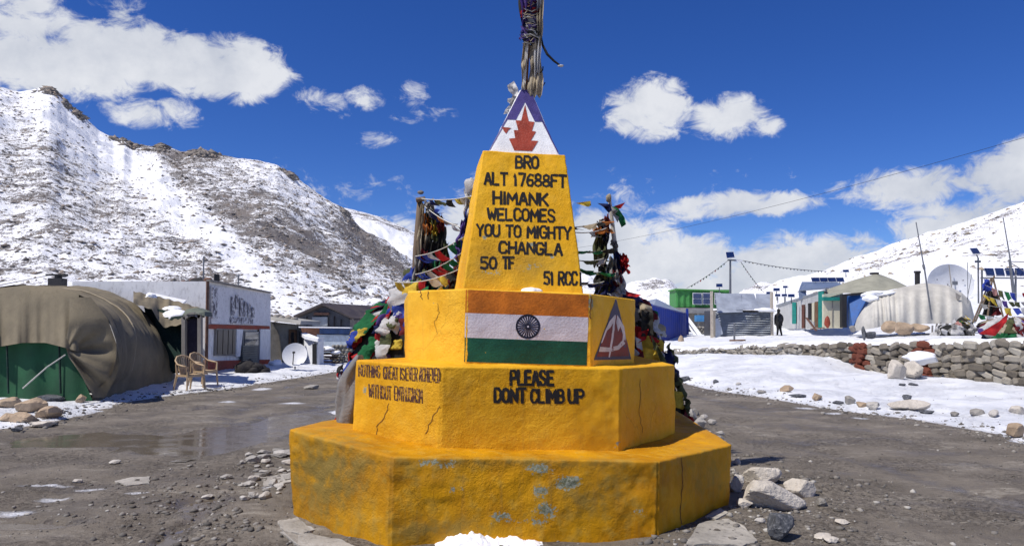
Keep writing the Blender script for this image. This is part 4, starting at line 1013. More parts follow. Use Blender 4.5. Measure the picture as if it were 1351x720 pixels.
for c_, p_, rz_, lb in ((ch0, pA, 150, 'beige plastic armchair nearer the olive tent, standing in snow'), (ch1, pB, 158, 'beige plastic armchair nearer the red plinth of the shop')):
    c_.location = (p_.x, p_.y, gz(p_.x, p_.y) - .02); c_.rotation_euler = (0, 0, R(rz_)); c_['label'] = lb; c_.scale = (1.0, 1.0, 1.0)
ch0.rotation_euler.z = R(62); ch1.rotation_euler.z = R(70)

# ------------------------------------------------------------------ small canvas hut, dish, cabinet, gabled house
HT = thing('canvas_hut', 'small round roofed canvas hut with wooden door beyond the shop', 'hut', P(376, 485, 33))
V = []
for i in range(20):
    for j in range(8):
        a = i / 19; t = j / 7; ang = math.pi * (.02 + .55 * a); x = 388 - 33 * math.sin(ang * .9) if False else 0
        px_ = 357 + (372 - 357) * math.sin(a * math.pi / 2); py_ = 423 + (487 - 423) * (1 - math.cos(a * math.pi / 2))
        V.append(P(px_, py_, 31 + t * 3))
mesh('canvas_wall', V, grid_faces(20, 8), paint('brown_canvas', (.16, .12, .085), .85, .25, 3), HT, True)
ha, hb = P(356, 487, 31.5), P(396, 484, 31.9)
wallpoly('front_wall', [(356, 424), (394, 428), (394, 485), (368, 487), (356, 487)], paint('grey_canvas', (.30, .285, .25), .85, .2, 3, .4, 20, .02, .4), HT, 0, .1, ha, hb)
wallpoly('door', [(381, 434), (392, 435), (392, 482), (380, 482)], BRW, HT, .06, .05, ha, hb); wallpoly('door_gap', [(384, 438), (388, 438), (388, 480), (384, 480)], DKW, HT, .08, .03, ha, hb)
m = MB(); m.slab([P(352, 417, 31.2), P(397, 423, 31.4), P(396, 428, 31.2), P(352, 422, 31)], (.2, 2.5, 0)); m.build('roof', paint('pale_grey_sheet', (.36, .35, .32), .8, .2, 3), HT)
for k in range(5): lump('roof_stone', P(356 + 8 * k, 417 + k, 31.8), (.16, .14, .10), GRYW, HT, 60 + k, 10, 6)
m = MB(); m.slab([P(394, 432, 31.6), P(399, 448, 31.6), P(399, 482, 31.6), (P(394, 484, 31.6))], (0, .3, 0)); m.build('side_flap', DKW, HT)

SD = thing('satellite_dish', 'white round satellite dish leaning in the snow by the hut', 'satellite dish', P(389, 486, 26.5))
c = P(389, 468, 26.5); nrm = Vector((.15, -1, .35)).normalized(); ax1 = nrm.cross(Vector((0, 0, 1))).normalized(); ax2 = nrm.cross(ax1); rad = 16 * 26.5 / F
V = [c + nrm * -.06]; Fq = []
for j in range(1, 7):
    for k in range(32):
        a = 2 * math.pi * k / 32; r_ = j / 6; V.append(c + (ax1 * math.cos(a) + ax2 * math.sin(a)) * rad * r_ + nrm * (-.06 + .10 * r_ * r_))
for k in range(32): Fq.append((0, 1 + k, 1 + (k + 1) % 32))
for j in range(5):
    for k in range(32): Fq.append((1 + j * 32 + k, 1 + (j + 1) * 32 + k, 1 + (j + 1) * 32 + (k + 1) % 32, 1 + j * 32 + (k + 1) % 32))
mesh('reflector', V, Fq, WHM, SD, True)
m = MB(); m.bar(P(386, 484, 26.4), c + nrm * .30, .03); m.build('feed_arm', BLKM, SD); m = MB(); m.box(c + nrm * .30, (.07, .10, .07)); m.build('feed_horn', BLKM, SD)
m = MB(); m.tube([c + Vector((0, .1, 0)), P(389, 489, 26.8)], .03, 6); m.build('mast', STEEL, SD)

CB_ = thing('white_cabinet', 'tall white cabinet with a black glass strip beside the dish', 'cabinet', P(408, 484, 30.5))
ca, cb = P(402, 484, 30.5), P(420, 482, 30.7)
m = MB(); m.slab([P(401, 448, 31.3), P(414, 445, 30.2), P(414, 484, 30.2), P(401, 481, 31.3)], (.25, .6, 0)); m.build('body', WHM, CB_)
m = MB(); m.slab([P(401, 447, 31.2), P(420, 450, 30.1), P(420, 484, 30.1), P(410, 484, 30.1), P(405, 470, 30.6)], (0, .5, 0)); m.build('front', WHM, CB_)
m = MB(); m.slab([P(412, 453, 30.05), P(417.5, 453.5, 30.05), P(417.5, 481, 30.05), P(412, 481, 30.05)], (0, .04, 0)); m.build('black_strip', BLKM, CB_)
m = MB(); m.slab([P(397, 443, 31.6), P(403, 442, 32), P(421, 449, 30.3), P(419, 451, 29.9), P(402, 447, 30.6)], (0, 0, .12)); m.build('snow_cap', SNOWM, CB_)
lumpd = [(368, 489, .4, .18, 'grey canvas sack half buried in snow left of the dish'), (363, 480, .22, .15, 'white snow covered sack by the canvas hut'), ]
for k, (a, b, s1, s2, lb) in enumerate(lumpd): tag(lump('sack', P(a, b, 29), (s1, .4, s2), [CANL, SNOWM][k], None, 70 + k, 20, 12, .3), lb, 'sack')

GH = thing('gabled_house', 'dark gabled house with blue and brick lower wall behind junk', 'house', P(435, 470, 42))
ga, gb = P(392, 470, 44), P(470, 470, 38)
m = MB(); m.slab([P(391, 418, 40), P(424, 403, 40), P(462, 420, 40), P(462, 476, 40), P(391, 476, 40)], (0, 3.5, 0)); m.build('gable_wall', TIND, GH)
for a, b, lb in (((387, 418.5), (424.5, 402), 0), ((424, 402), (467, 422), 1)):
    m = MB(); m.slab([P(*a, 39.5), P(*b, 39.5), P(*b, 39.5) + Vector((2.6, 7, -.0)), P(*a, 39.5) + Vector((2.6, 7, 0))], (0, 0, .10)); m.build('roof_slope', paint('dark_brown_tin', (.085, .07, .068), .65, .3, 2, .2, 20, .01, .4, metal=.2), GH)
for k in range(7):
    x0 = 396 + k * 9; m = MB(); m.bar(P(x0, 417 if 400 < x0 < 450 else 421, 39.9), P(x0, 431, 39.9), .06); m.build('cladding_joint', DKW, GH)
wp = lambda n, pts, mt, Y=39.8, th=.1: (lambda m: (m.slab([P(x, y, Y) for x, y in pts], (0, th, 0)), m.build(n, mt, GH))[1])(MB())
wp('gable_panel', [(412, 418), (432, 418), (432, 430), (412, 430)], paint('grey_blue_sheet', (.27, .30, .33), .6, .2, 3))
wp('gable_panel', [(414, 412), (434, 412), (434, 415.5), (414, 415.5)], RUST)
wp('brick_panel', [(393, 432.5), (425, 432.5), (425, 444), (393, 444)], paint('rust_brick', (.22, .10, .06), .8, .3, 4), 39.6)
wp('blue_panel', [(421.5, 433), (462, 434), (462, 441), (421.5, 440)], paint('dull_blue_sheet', (.04, .08, .20), .7, .3, 3), 39.5)
wp('lower_wall', [(418, 441), (462, 442), (462, 476), (418, 476)], paint('blue_white_wall', (.42, .48, .54), .8, .25, 2.5, .3, 20, .02, .5), 39.55)
wp('ledge', [(390, 430.5), (462, 431.5), (462, 433), (390, 432)], SNOWM, 39.3, .5)
m = MB(); m.slab([P(440, 407, 44), P(480, 411, 44), P(480, 421, 40), P(460, 421, 40)], (0, 0, .08)); m.build('side_roof', paint('dark_brown_tin', (.085, .07, .068)), GH)
SW = thing('rubble_wall_stub', 'low grey rubble wall end left of the flag heap', 'stone wall', P(450, 478, 33))
rs = random.Random(8)
MSTG = paint('grey_stone', (.24, .225, .20), .9, .3, 3, .5, 20, .03, .4, (.12, .11, .10))
for r_ in range(6):
    for k in range(7): lump('stone', P(438 + k * 5.2 + (r_ % 2) * 2.5, 482 - r_ * 5.0, 33), (.10, .2, .095), MSTG, SW, rs.randint(1, 900), 10, 6, .2)
JK = thing('timber_pile', 'pile of dark planks with snow on top beside the white cabinet', 'timber pile', P(435, 480, 32))
for k in range(9):
    m = MB(); y = 481 - k * 2.3; m.bar(P(420 + rs.uniform(-1, 2), y, 32.3 - .1 * k), P(448 + rs.uniform(-4, 3), y + rs.uniform(-2, 2), 32 + .1 * k), .09, .05); m.build('plank', [BRW, DKW, RUST][k % 3], JK)
lump('snow_patch', P(430, 460, 32), (.36, .3, .10), SNOWM, JK, 3); lump('snow_patch', P(443, 464.5, 32), (.22, .2, .07), SNOWM, JK, 9); lump('yellow_rag', P(425, 460, 31.8), (.2, .2, .07), CREAM, JK, 12)
# ------------------------------------------------------------------ dry stone retaining wall
M = MT('wall_stone_face', .9, .25)
oi = M.n('ShaderNodeObjectInfo'); nz_ = M.noise(4, 6, .6); nf = M.noise(28, 5, .65)
c = M.cols(M.math('ADD', M.math('MULTIPLY', oi.outputs['Random'], .8), M.math('MULTIPLY', nz_, .2)), [(.1, (.11, .095, .075)), (.4, (.20, .175, .14)), (.7, (.30, .265, .215)), (.9, (.42, .39, .33))])
c = M.mix(M.math('MULTIPLY', M.ramp(nf, .5, .7), .45), c, (.13, .12, .11))
MSTONE = M.out(c, .9, M.bump(M.math('ADD', nz_, M.math('MULTIPLY', nf, .5)), .7, .04))
M = MT('rock_face', .85, .3)
oi = M.n('ShaderNodeObjectInfo'); nz_ = M.noise(3, 7, .62); nf = M.noise(22, 6, .68)
c = M.cols(M.math('ADD', M.math('MULTIPLY', oi.outputs['Random'], .5), M.math('MULTIPLY', nz_, .5)), [(.25, (.20, .185, .165)), (.45, (.33, .31, .28)), (.65, (.48, .45, .41)), (.85, (.42, .36, .29))])
c = M.mix(M.math('MULTIPLY', M.ramp(nf, .52, .70), .55), c, (.12, .115, .11))
MROCK = M.out(c, .85, M.bump(M.math('ADD', nz_, M.math('MULTIPLY', nf, .4)), .8, .03))
MTAN = paint('tan_rock', (.40, .30, .205), .88, .25, 3, .6, 22, .03, .45, (.20, .16, .12))
MCRM = paint('cream_rock', (.56, .51, .44), .88, .2, 4, .7, 24, .03, .5, (.24, .20, .17))
MDRK = paint('dark_blue_grey_rock', (.085, .09, .10), .8, .5, 5, .8, 22, .03, .5, (.30, .30, .31))
MREDST = paint('red_painted_stone', (.17, .05, .03), .9, .35, 5, .5, 26, .03, .4, (.14, .06, .04))
stone_me = []
for k in range(14):
    o = lump('stone', (0, 0, 0), (1, 1, 1), MSTONE, None, 200 + k, 8, 6, .20, 0, 0, 1.6)
    v = np.array([q.co[:] for q in o.data.vertices]); v = np.sign(v) * np.abs(v) ** .58; o.data.vertices.foreach_set('co', v.ravel()); o.data.polygons.foreach_set('use_smooth', [False] * len(o.data.polygons)); o.data.update()
    stone_me.append(o.data); bpy.data.objects.remove(o)
red_me = []
for m_ in stone_me[:6]:
    c = m_.copy(); c.materials.clear(); c.materials.append(MREDST); red_me.append(c)
WL = thing('dry_stone_wall', 'long dry stone retaining wall with red painted pillars along the right snow bank', 'stone wall', (12, 22, 0))
wdir = Vector((-.2622, 1, 0)).normalized(); wn_ = Vector((-1, -.2622, 0)).normalized()
def wallx(Y): return 17.78 - .2622 * Y
cv = []; 
for Y in np.linspace(13, 38, 60):
    zt = float(np.interp(Y, WPX, WTOP)); x = wallx(Y)
    for dx, zz in ((-.02, -.6), (-.02, zt - .06), (.35, zt - .06), (.35, -.6)): cv.append((x + dx, Y, zz))
mesh('mortar_core', cv, grid_faces(60, 4), paint('wall_earth', (.15, .125, .10), .95, .3, 3, .6, 20, .04), WL)
rs = random.Random(21); far = ([], []); Inv = WL.matrix_basis.inverted(); nst = 0
Yc = 15.6
rows = 7
def pxw(Y): return CX + F * wallx(Y) / Y
far_v = []; far_f = []
for r_ in range(rows):
    Y = 16.6 + rs.uniform(0, .3)
    while Y < 37:
        ln = rs.uniform(.17, .46)
        zt = float(np.interp(Y, WPX, WTOP)); zb_ = -.08; hh = (zt - zb_) / rows
        z = zb_ + hh * (r_ + .5) + rs.uniform(-.035, .035) + .03 * math.sin(Y * 2.1)
        pxx = pxw(Y + ln / 2); red = 1128 < pxx < 1146 or 1213 < pxx < 1233 or 1046 < pxx < 1053
        sc_ = (ln * .60, rs.uniform(.15, .22), hh * rs.uniform(.46, .72))
        cpos = Vector((wallx(Y + ln / 2), Y + ln / 2, z)) + wn_ * (rs.uniform(-.03, .05) + (.06 if red else 0))
        rot = Matrix.Rotation(math.atan2(wdir.y, wdir.x) + rs.uniform(-.12, .12), 4, 'Z') @ Matrix.Rotation(rs.uniform(-.5, .5), 4, 'Y')
        Mx = Matrix.Translation(cpos) @ rot @ Matrix.Diagonal((*sc_, 1))
        hidden = z + hh < float(np.interp(Y, WPX, WBASE)) - .12
        if not hidden:
            if Y < 27 and nst < 298:
                o = bpy.data.objects.new('stone', rs.choice(red_me if red else stone_me)); COL.objects.link(o); o.parent = WL; o.matrix_parent_inverse = Inv; o.matrix_basis = Mx; nst += 1
            else:
                me = rs.choice(stone_me); n0 = len(far_v); far_v += [Mx @ q.co for q in me.vertices]; far_f += [tuple(i + n0 for i in p.vertices) for p in me.polygons]
        Y += ln * .97
M = MT('far_wall_stones', .9, .2); gN = M.voro(3.2, 'F1', out=1)
MFS = M.out(M.mix(M.math('MULTIPLY', M.noise(6, 5), .7), M.mix(M.ramp(M.noise(2.6, 3), .4, .6), (.30, .27, .23), (.46, .43, .38)), (.15, .14, .12)), .9)
o = mesh('far_stones', far_v, far_f, MFS, WL, False); o['kind'] = 'stuff'
# snow coping lying on the wall
V = []; ys = np.linspace(14, 37, 260)
for Y in ys:
    zt = float(np.interp(Y, WPX, WTOP)); x = wallx(Y); n_ = float(noise(np.array([[Y, 0, 0.]]), 2.2, 3)[0]); n2 = float(noise(np.array([[Y, 5, 0.]]), 6, 3)[0])
    for dx, dz in ((-.16 - .06 * n_, -.05), (-.14 - .06 * n_, .03 + .03 * n2), (0, .09 + .05 * n_ + .02 * n2), (.3, .12 + .06 * n_), (.9, .05)): V.append((x + dx, Y, zt + dz))
mesh('snow_coping', V, grid_faces(260, 5), SNOWM, WL, True)
# tumbled drift stones against the wall
def rock(px, py, w, h, mat, label, seed, z=None, sharp=True, group=None, cat='rock', name='rock', d=None, rz=None, tilt=0., sink=.25, rough=.16):
    g = Gz(px, py) if z is None else z; k = g.y / F
    rz = random.Random(seed).uniform(0, 3) if rz is None else rz
    o = lump(name, (0, 0, 0), (w * k / 2 * 1.08, (d or w * .8) * k / 2, h * k / 2 * 1.15), mat, None, seed, 34, 20, rough, 0, 0, 1.5, not sharp, sharp)
    o.location = (g.x, g.y + .3 * w * k, g.z + h * k * (.5 - sink * .5)); o.rotation_euler = (0, tilt, rz if w < h * 1.8 else 0)
    if sharp: o.data.polygons.foreach_set('use_smooth', [w < 14] * len(o.data.polygons))
    return tag(o, label, cat, group)
rock(1212, 500, 34, 24, MCRM, 'pale boulder capped with snow leaning on the wall below the right red pillar', 301)
g_ = Gz(1217, 497); tag(lump('snow_heap', (g_.x, g_.y, g_.z + .52), (.42, .3, .16), SNOWM, None, 303), 'white snow cap on the boulder below the right red pillar', 'snow')
rock(1186, 500, 26, 30, MCRM, 'grey white snowy rock slab left of the capped boulder at the wall', 302)
for k, (a, b, w, h, lb) in enumerate(((1192, 509, 9, 4, 'tiny dark stone below the snowy slab at the wall'), (1207, 508, 14, 4, 'flat dark stone under the snow capped boulder'), (1199, 527, 14, 7, 'small grey stone alone in the snow bank below the capped boulder'))): rock(a, b, w, h, MDRK, lb, 310 + k)
EDGE = [(1040, 517, 18, 9, MTAN, 'tan stone highest on the right road edge'), (1006, 519, 12, 5, MROCK, 'small stone at the far end of the right road edge'), (1056, 525, 22, 6, MDRK, 'flat dark rock between two tan stones on the right road edge'), (1080, 528, 16, 10, MTAN, 'round tan stone right of the flat dark rock'),
        (1108, 533, 14, 5, MDRK, 'low dark stone left of the paired road edge stones'), (1123, 533, 15, 12, MROCK, 'upright grey stone of the pair by the road edge'), (1139, 537, 16, 8, MTAN, 'low tan stone of the pair by the road edge'), (1155, 540, 20, 12, MROCK, 'rounded grey stone left of the long slab rock'),
        (1206, 542, 52, 16, MCRM, 'long flat pale slab rock on the right road edge'), (1226, 546, 20, 6, MDRK, 'thin dark stone at the right foot of the long slab'), (1262, 549, 12, 7, MROCK, 'small grey stone alone between slab and right cluster'), (1292, 547, 22, 8, MROCK, 'flat grey stone left in the right snow cluster'),
        (1314, 550, 17, 10, MROCK, 'darker upright stone in the right snow cluster'), (1345, 546, 20, 12, MCRM, 'pale stone cut by the right picture edge, upper one'), (1346, 577, 28, 20, MTAN, 'tan rock cut by the right picture edge, lower one'),
        (945, 505, 9, 5, MDRK, 'tiny dark stone in snow near the far road bend'), (975, 508, 8, 4, MROCK, 'tiny pale stone in snow near the far road bend'), (906, 503, 14, 7, MDRK, 'dark stone beside the monument at the far road edge')]
for k, (a, b, w, h, mt, lb) in enumerate(EDGE): rock(a, b, w, h, mt, lb, 400 + k, group='stones along the right road edge')
LEFT = [(30, 545, 46, 20, MTAN, 'long tan rock on top of the left roadside pile'), (56, 552, 34, 18, MTAN, 'tan rock at the right end of the left roadside pile'), (8, 538, 34, 15, MTAN, 'tan rock cut by the left picture edge'), (24, 558, 36, 15, MTAN, 'tan rock at the near side of the left pile'),
        (50, 564, 30, 10, MCRM, 'low pale rock in front of the left pile'), (20, 570, 16, 7, MDRK, 'dark stone under the left pile'), (60, 530, 32, 10, MDRK, 'dark flat rock in snow before the green tent wall'), (104, 531, 17, 12, MTAN, 'small tan stone right of the dark flat rock'),
        (100, 524, 30, 7, MDRK, 'dark cloth like rock against the tent corner'), (66, 562, 14, 6, MDRK, 'dark chip at the right foot of the left pile'), (5, 556, 22, 12, MTAN, 'tan rock low at the left picture edge'), (128, 519, 22, 8, MTAN, 'tan stone weighting the gathered canvas corner')]
for k, (a, b, w, h, mt, lb) in enumerate(LEFT): rock(a, b, w, h, mt, lb, 440 + k, group='rocks by the left snow edge')
NEAR = [(1008, 640, 50, 28, MCRM, 'cream boulder at the back of the rock group right of the base', .0), (1058, 657, 36, 30, MCRM, 'pointed cream boulder right of the long slab', 0), (1030, 676, 96, 34, MCRM, 'long cream slab tilted down to the right by the monument', .22),
        (1033, 713, 46, 40, MDRK, 'dark blue grey boulder in front of the long slab', 0), (974, 649, 22, 24, MROCK, 'round grey stone touching the right base corner', 0), (984, 670, 22, 12, MCRM, 'small cream stone left of the long slab', 0), (1086, 668, 18, 12, MROCK, 'small stone right of the pointed boulder', 0),
        (973, 613, 12, 8, MCRM, 'small white stone above the right base corner', 0), (1004, 690, 13, 7, MROCK, 'chip of stone left of the dark boulder', 0), (1113, 692, 18, 7, MCRM, 'flat pale stone on the mud right of the dark boulder', 0), (970, 628, 10, 7, MROCK, 'little grey stone between base corner and round stone', 0),
        (1088, 712, 26, 8, MCRM, 'flat broken pale stone at the lower picture edge', 0), (1100, 716, 22, 7, MCRM, 'second flat pale stone at the lower picture edge', 0)]
for k, (a, b, w, h, mt, lb, tl) in enumerate(NEAR): rock(a, b, w, h, mt, lb, 470 + k, tilt=tl, group='rocks right of the monument base', d=w * .55 if w > 80 else None)
rs = random.Random(5)
HP = [(897, 560, 22, 18), (912, 556, 20, 16), (905, 572, 20, 14), (925, 566, 20, 14), (935, 578, 18, 12), (948, 585, 18, 12), (890, 553, 16, 14), (918, 548, 14, 10), (955, 596, 16, 11), (940, 560, 12, 8), (960, 608, 12, 8), (930, 553, 10, 7), (952, 574, 11, 7), (902, 547, 12, 8)]
for k, (a, b, w, h) in enumerate(HP): rock(a, b, w, h, MROCK, 'grey broken rock in the heap behind the right base corner', 500 + k, group='grey rubble heap behind the base')
for k in range(34):
    a = rs.uniform(318, 384); b = rs.uniform(592, 655) + (384 - a) * .1; w = rs.uniform(8, 19)
    if a > 372 and b > 640: continue
    rock(a, b, w, w * rs.uniform(.35, .6), MROCK, 'small flat grey stone in the rubble left of the monument base', 540 + k, group='rubble left of the base')
for k, (a, b, w, h, lb) in enumerate(((150, 612, 14, 6, 'lone pale stone on the left road'), (100, 637, 12, 5, 'small stone left of the pale road patch'), (272, 658, 16, 6, 'pale stone lying in the blue rut puddle'), (58, 527, 8, 3, 'dark pebble in the snow'), (370, 602, 24, 8, 'larger flat stone beside the left base face'), (296, 632, 18, 6, 'flat pale stone at the left rim of the rubble'), (250, 616, 8, 4, 'small stone near the puddle rim'), (410, 513, 20, 6, 'low stone on the far left road'))):
    rock(a, b, w, h, MROCK, lb, 600 + k)
# pale trodden slabs set in the mud round the base
MSLAB = paint('pale_concrete', (.36, .335, .295), .9, .25, 2.5, .6, 30, .02, .6, (.16, .145, .13))
def slabp(pts, label, z=.03, name='concrete_slab'):
    rr_ = random.Random(len(label)); q = []
    n = len(pts)
    for i in range(n):
        a = pts[i]; b = pts[(i + 1) % n]
        for k in range(7):
            t = k / 7; q.append(G(a[0] + (b[0] - a[0]) * t + rr_.uniform(-1.5, 1.5), a[1] + (b[1] - a[1]) * t + rr_.uniform(-.7, .7), z))
    q = [Vector((p.x, p.y, gz(p.x, p.y) + .012)) for p in q]
    m = MB(); m.slab(q, (0, 0, -.12)); o = m.build(name, MSLAB); return tag(o, label, 'slab')
slabp([(344, 624), (384, 620), (386, 634), (350, 637)], 'pale concrete slab at the left base corner')
slabp([(366, 688), (392, 684), (415, 697), (400, 702), (372, 700)], 'small pale slab in the mud below the left base corner')
slabp([(370, 702), (408, 702), (452, 712), (470, 722), (400, 722)], 'broad cracked pale slab before the left base corner')
slabp([(905, 722), (925, 692), (960, 688), (985, 700), (1000, 716), (980, 724)], 'pale cracked slab right of the base shadow')
slabp([(930, 684), (950, 676), (962, 682), (945, 688)], 'small pale slab beside the base shadow')
slabp([(150, 628), (175, 623), (198, 624), (197, 634), (168, 636)], 'pale flat patch of broken surfacing on the left road')
for k, (x, y, w, h) in enumerate(((590, 714, 26, 16), (612, 712, 24, 20), (640, 716, 40, 14), (672, 717, 44, 12), (702, 717, 30, 10))):
    pass
b0 = G(644, 718, 0); V = []; nx, ny = 90, 26
sn0 = (G(570, 722, 0), G(722, 722, 0)); aL = b1[0]; aR = b1[1]; fd = (Vector((aR.x, aR.y, 0)) - Vector((aL.x, aL.y, 0))).normalized(); fn = Vector((fd.y, -fd.x, 0))
u0 = (570 - 515) / (866 - 515); u1 = (724 - 515) / (866 - 515); Lw = (Vector((aR.x, aR.y, 0)) - Vector((aL.x, aL.y, 0))).length
for i in range(nx):
    a = i / (nx - 1); ul = u0 + (u1 - u0) * a
    for j in range(ny):
        t = j / (ny - 1); p = Vector((aL.x, aL.y, 0)) + fd * (Lw * ul) + fn * (-.05 + .40 * t)
        n_ = float(fbm(np.array([[p.x, p.y, 0.]]), 7, 4, 5)[0]) + .35 * float(noise(np.array([[p.x, p.y, 0.]]), 55, 6)[0]); hmax = .10 * math.sin(math.pi * min(1, max(0, a))) ** .3 * (1.2 - .35 * float(ss(a, .3, .55))) * (1 + .28 * n_)
        V.append((p.x, p.y, -.03 + hmax * (math.cos(min(t * 1.25, 1) * math.pi / 2)) ** .6 + (.02 * n_)))
tag(mesh('snow_heap', V, grid_faces(nx, ny), SNOWM, None, True), 'small heap of white snow against the front foot of the monument', 'snow')
lumpS = lump('snow_lump', P(700, 385, 6.55), (.10, .06, .035), SNOWM, None, 77); tag(lumpS, 'little lump of snow on the ledge under the tower lettering', 'snow')

# gravel: merged pebbles
def pebbles(name, label, n, sampler, smin, smax, mat, seed):
    rs_ = np.random.RandomState(seed); x, y = sampler(rs_, n); z, sn_, wt_ = ground(x, y)
    ico = np.array([(0, 0, 1), (.894, 0, .447), (.276, .851, .447), (-.724, .526, .447), (-.724, -.526, .447), (.276, -.851, .447), (.724, .526, -.447), (-.276, .851, -.447), (-.894, 0, -.447), (-.276, -.851, -.447), (.724, -.526, -.447), (0, 0, -1)])
    tri = np.array([(0, 1, 2), (0, 2, 3), (0, 3, 4), (0, 4, 5), (0, 5, 1), (1, 6, 2), (2, 7, 3), (3, 8, 4), (4, 9, 5), (5, 10, 1), (6, 7, 2), (7, 8, 3), (8, 9, 4), (9, 10, 5), (10, 6, 1), (11, 7, 6), (11, 8, 7), (11, 9, 8), (11, 10, 9), (11, 6, 10)])
    m = len(x); s = smin * (smax / smin) ** (rs_.rand(m) ** 2.2); v = ico[None] * (1 + .35 * rs_.uniform(-1, 1, (m, 12, 1)))
    v = v * np.stack([s * rs_.uniform(.8, 1.3, m), s * rs_.uniform(.7, 1.1, m), s * rs_.uniform(.4, .75, m)], 1)[:, None]
    a = rs_.rand(m) * 6.28; c, q = np.cos(a)[:, None], np.sin(a)[:, None]; X = v[..., 0] * c - v[..., 1] * q; Y = v[..., 0] * q + v[..., 1] * c
    v = np.stack([X + x[:, None], Y + y[:, None], v[..., 2] + (z + s * .12)[:, None]], -1)
    f = (tri[None] + 12 * np.arange(m)[:, None, None]).reshape(-1, 3)
    tone = np.repeat(rs_.rand(m), 12)
    return tag(mesh(name, v.reshape(-1, 3), f, mat, None, False, attrs={'tone': tone}), label, kind='stuff')
M = MT('gravel_stone', .85, .3); MG = M.out(M.cols(M.attr('tone'), [(0, (.08, .072, .063)), (.5, (.16, .146, .13)), (.85, (.24, .22, .195)), (1, (.45, .43, .39))]), .85)
def samp_base(rs_, n):
    a = rs_.uniform(-math.pi, .35, n); r = 2.05 + np.abs(rs_.normal(0, .75, n)); a2 = rs_.choice([-2.9, -2.5, -.3, -.1, -1.2, 2.9, .3], n) + rs_.normal(0, .4, n)
    r = np.where(np.cos(a2) < 0, r + .25, r); return -.07 + r * np.cos(a2) * 1.08, 7.45 + r * np.sin(a2) * 1.0
def samp_road(rs_, n):
    px = rs_.uniform(-80, 1430, n); py = 470 + 270 * rs_.rand(n) ** 1.0; py = np.maximum(py, 486); x = (px - CX) / F; k = (1.6) / ((py - 432) / F); Yy = k; return x * Yy, Yy
def samp_edge(rs_, n):
    lst = EL[2:11] if True else EL; o = []
    for i in range(n):
        L_ = EL if rs_.rand() < .5 else ER; j = rs_.randint(2, len(L_) - 2); t = rs_.rand(); a, b = L_[j], L_[j + 1]
        o.append((a[0] + (b[0] - a[0]) * t + rs_.normal(0, .35), a[1] + (b[1] - a[1]) * t + rs_.normal(0, .35)))
    o = np.array(o); return o[:, 0], o[:, 1]
pebbles('gravel', 'loose gravel strewn round the foot of the monument', 3000, samp_base, .005, .038, MG, 1)
pebbles('road_gravel', 'scattered small stones over the muddy road', 5000, samp_road, .003, .022, MG, 2)
pebbles('edge_gravel', 'dark grit along the melting snow edges', 2500, samp_edge, .008, .05, MG, 3)
# boulders poking out of the mountains: one mass each
def scree(name, label, grid, n, smin, smax, mat, seed, u0=0., u1=1., v0=.02, v1=.98, bias=None):
    rs_ = np.random.RandomState(seed); nu, nv, _ = grid.shape
    iu = (rs_.uniform(u0, u1, n) * (nu - 1)).astype(int); iv = ((rs_.uniform(v0, v1, n)) * (nv - 1) / 1.25).astype(int) + 1
    c = grid[iu, iv]; pr = proj(c); keep = (pr[:, 0] > -60) & (pr[:, 0] < 1420)
    if bias is not None: keep &= rs_.rand(n) < bias(pr[:, 0], pr[:, 1])
    c = c[keep]; m = len(c); base = np.array([(1, 0, 0), (0, 1, 0), (-1, 0, 0), (0, -1, 0), (0, 0, 1), (0, 0, -1.)])
    tri = np.array([(0, 1, 4), (1, 2, 4), (2, 3, 4), (3, 0, 4), (1, 0, 5), (2, 1, 5), (3, 2, 5), (0, 3, 5)])
    s = smin * (smax / smin) ** (rs_.rand(m) ** 2.5) * (c[:, 1] / 250.) ** .35
    v = base[None] * (1 + .5 * rs_.uniform(-1, 1, (m, 6, 1))) * (s[:, None] * np.stack([rs_.uniform(.8, 1.8, m), rs_.uniform(.8, 1.4, m), rs_.uniform(.4, .9, m)], 1))[:, None]
    a = rs_.rand(m) * 6.28; cc, q = np.cos(a)[:, None], np.sin(a)[:, None]; X = v[..., 0] * cc - v[..., 1] * q; Y = v[..., 0] * q + v[..., 1] * cc
    v = np.stack([X, Y, v[..., 2]], -1) + c[:, None] ; f = (tri[None] + 6 * np.arange(m)[:, None, None]).reshape(-1, 3)
    return tag(mesh(name, v.reshape(-1, 3), f, mat, None, False, attrs={'tone': np.repeat(rs_.rand(m), 6)}), label, kind='stuff')
M = MT('scree_stone', .9, .2); MSC = M.out(M.cols(M.attr('tone'), [(0, (.12, .11, .105)), (.5, (.22, .20, .18)), (1, (.31, .25, .20))]), .9)
M = MT('scree_stone_tan', .9, .2); MSC2 = M.out(M.cols(M.attr('tone'), [(0, (.16, .14, .12)), (.5, (.27, .23, .18)), (1, (.38, .31, .22))]), .9)
scree('scree', 'countless dark stones poking through snow on the left mountain', pL, 60000, .14, .80, MSC, 5, bias=lambda x, y: np.clip(.12 + 1.0 * (rkL(x, y, 0) - .1), .02, 1))
scree('scree_boulders', 'brown boulders scattered over the right snow slope', pR, 4200, .15, 1.0, MSC2, 6, u1=.75, bias=lambda x, y: np.clip(.15 + 3 * (rkR(x, y, 0) - .3), .05, 1))

MOUT = MSC
scree('ridge_outcrop', 'dark rock outcrops along the crest of the left mountain', pL, 30000, .6, 2.4, MSC, 15, v0=.90, v1=1.0, bias=lambda x, y: np.clip(.9 * (gauss(x, y, 66, 121, 9, 6) + gauss(x, y, 88, 140, 6, 7) + gauss(x, y, 104, 152, 6, 6) + .8 * gauss(x, y, 173, 191, 8, 5) + .8 * gauss(x, y, 214, 194, 6, 4) + .8 * gauss(x, y, 268, 203, 14, 5) + .5 * gauss(x, y, 150, 183, 6, 3) + .4 * gauss(x, y, 380, 230, 12, 5) + .3 * gauss(x, y, 455, 282, 14, 6)), 0, 1))
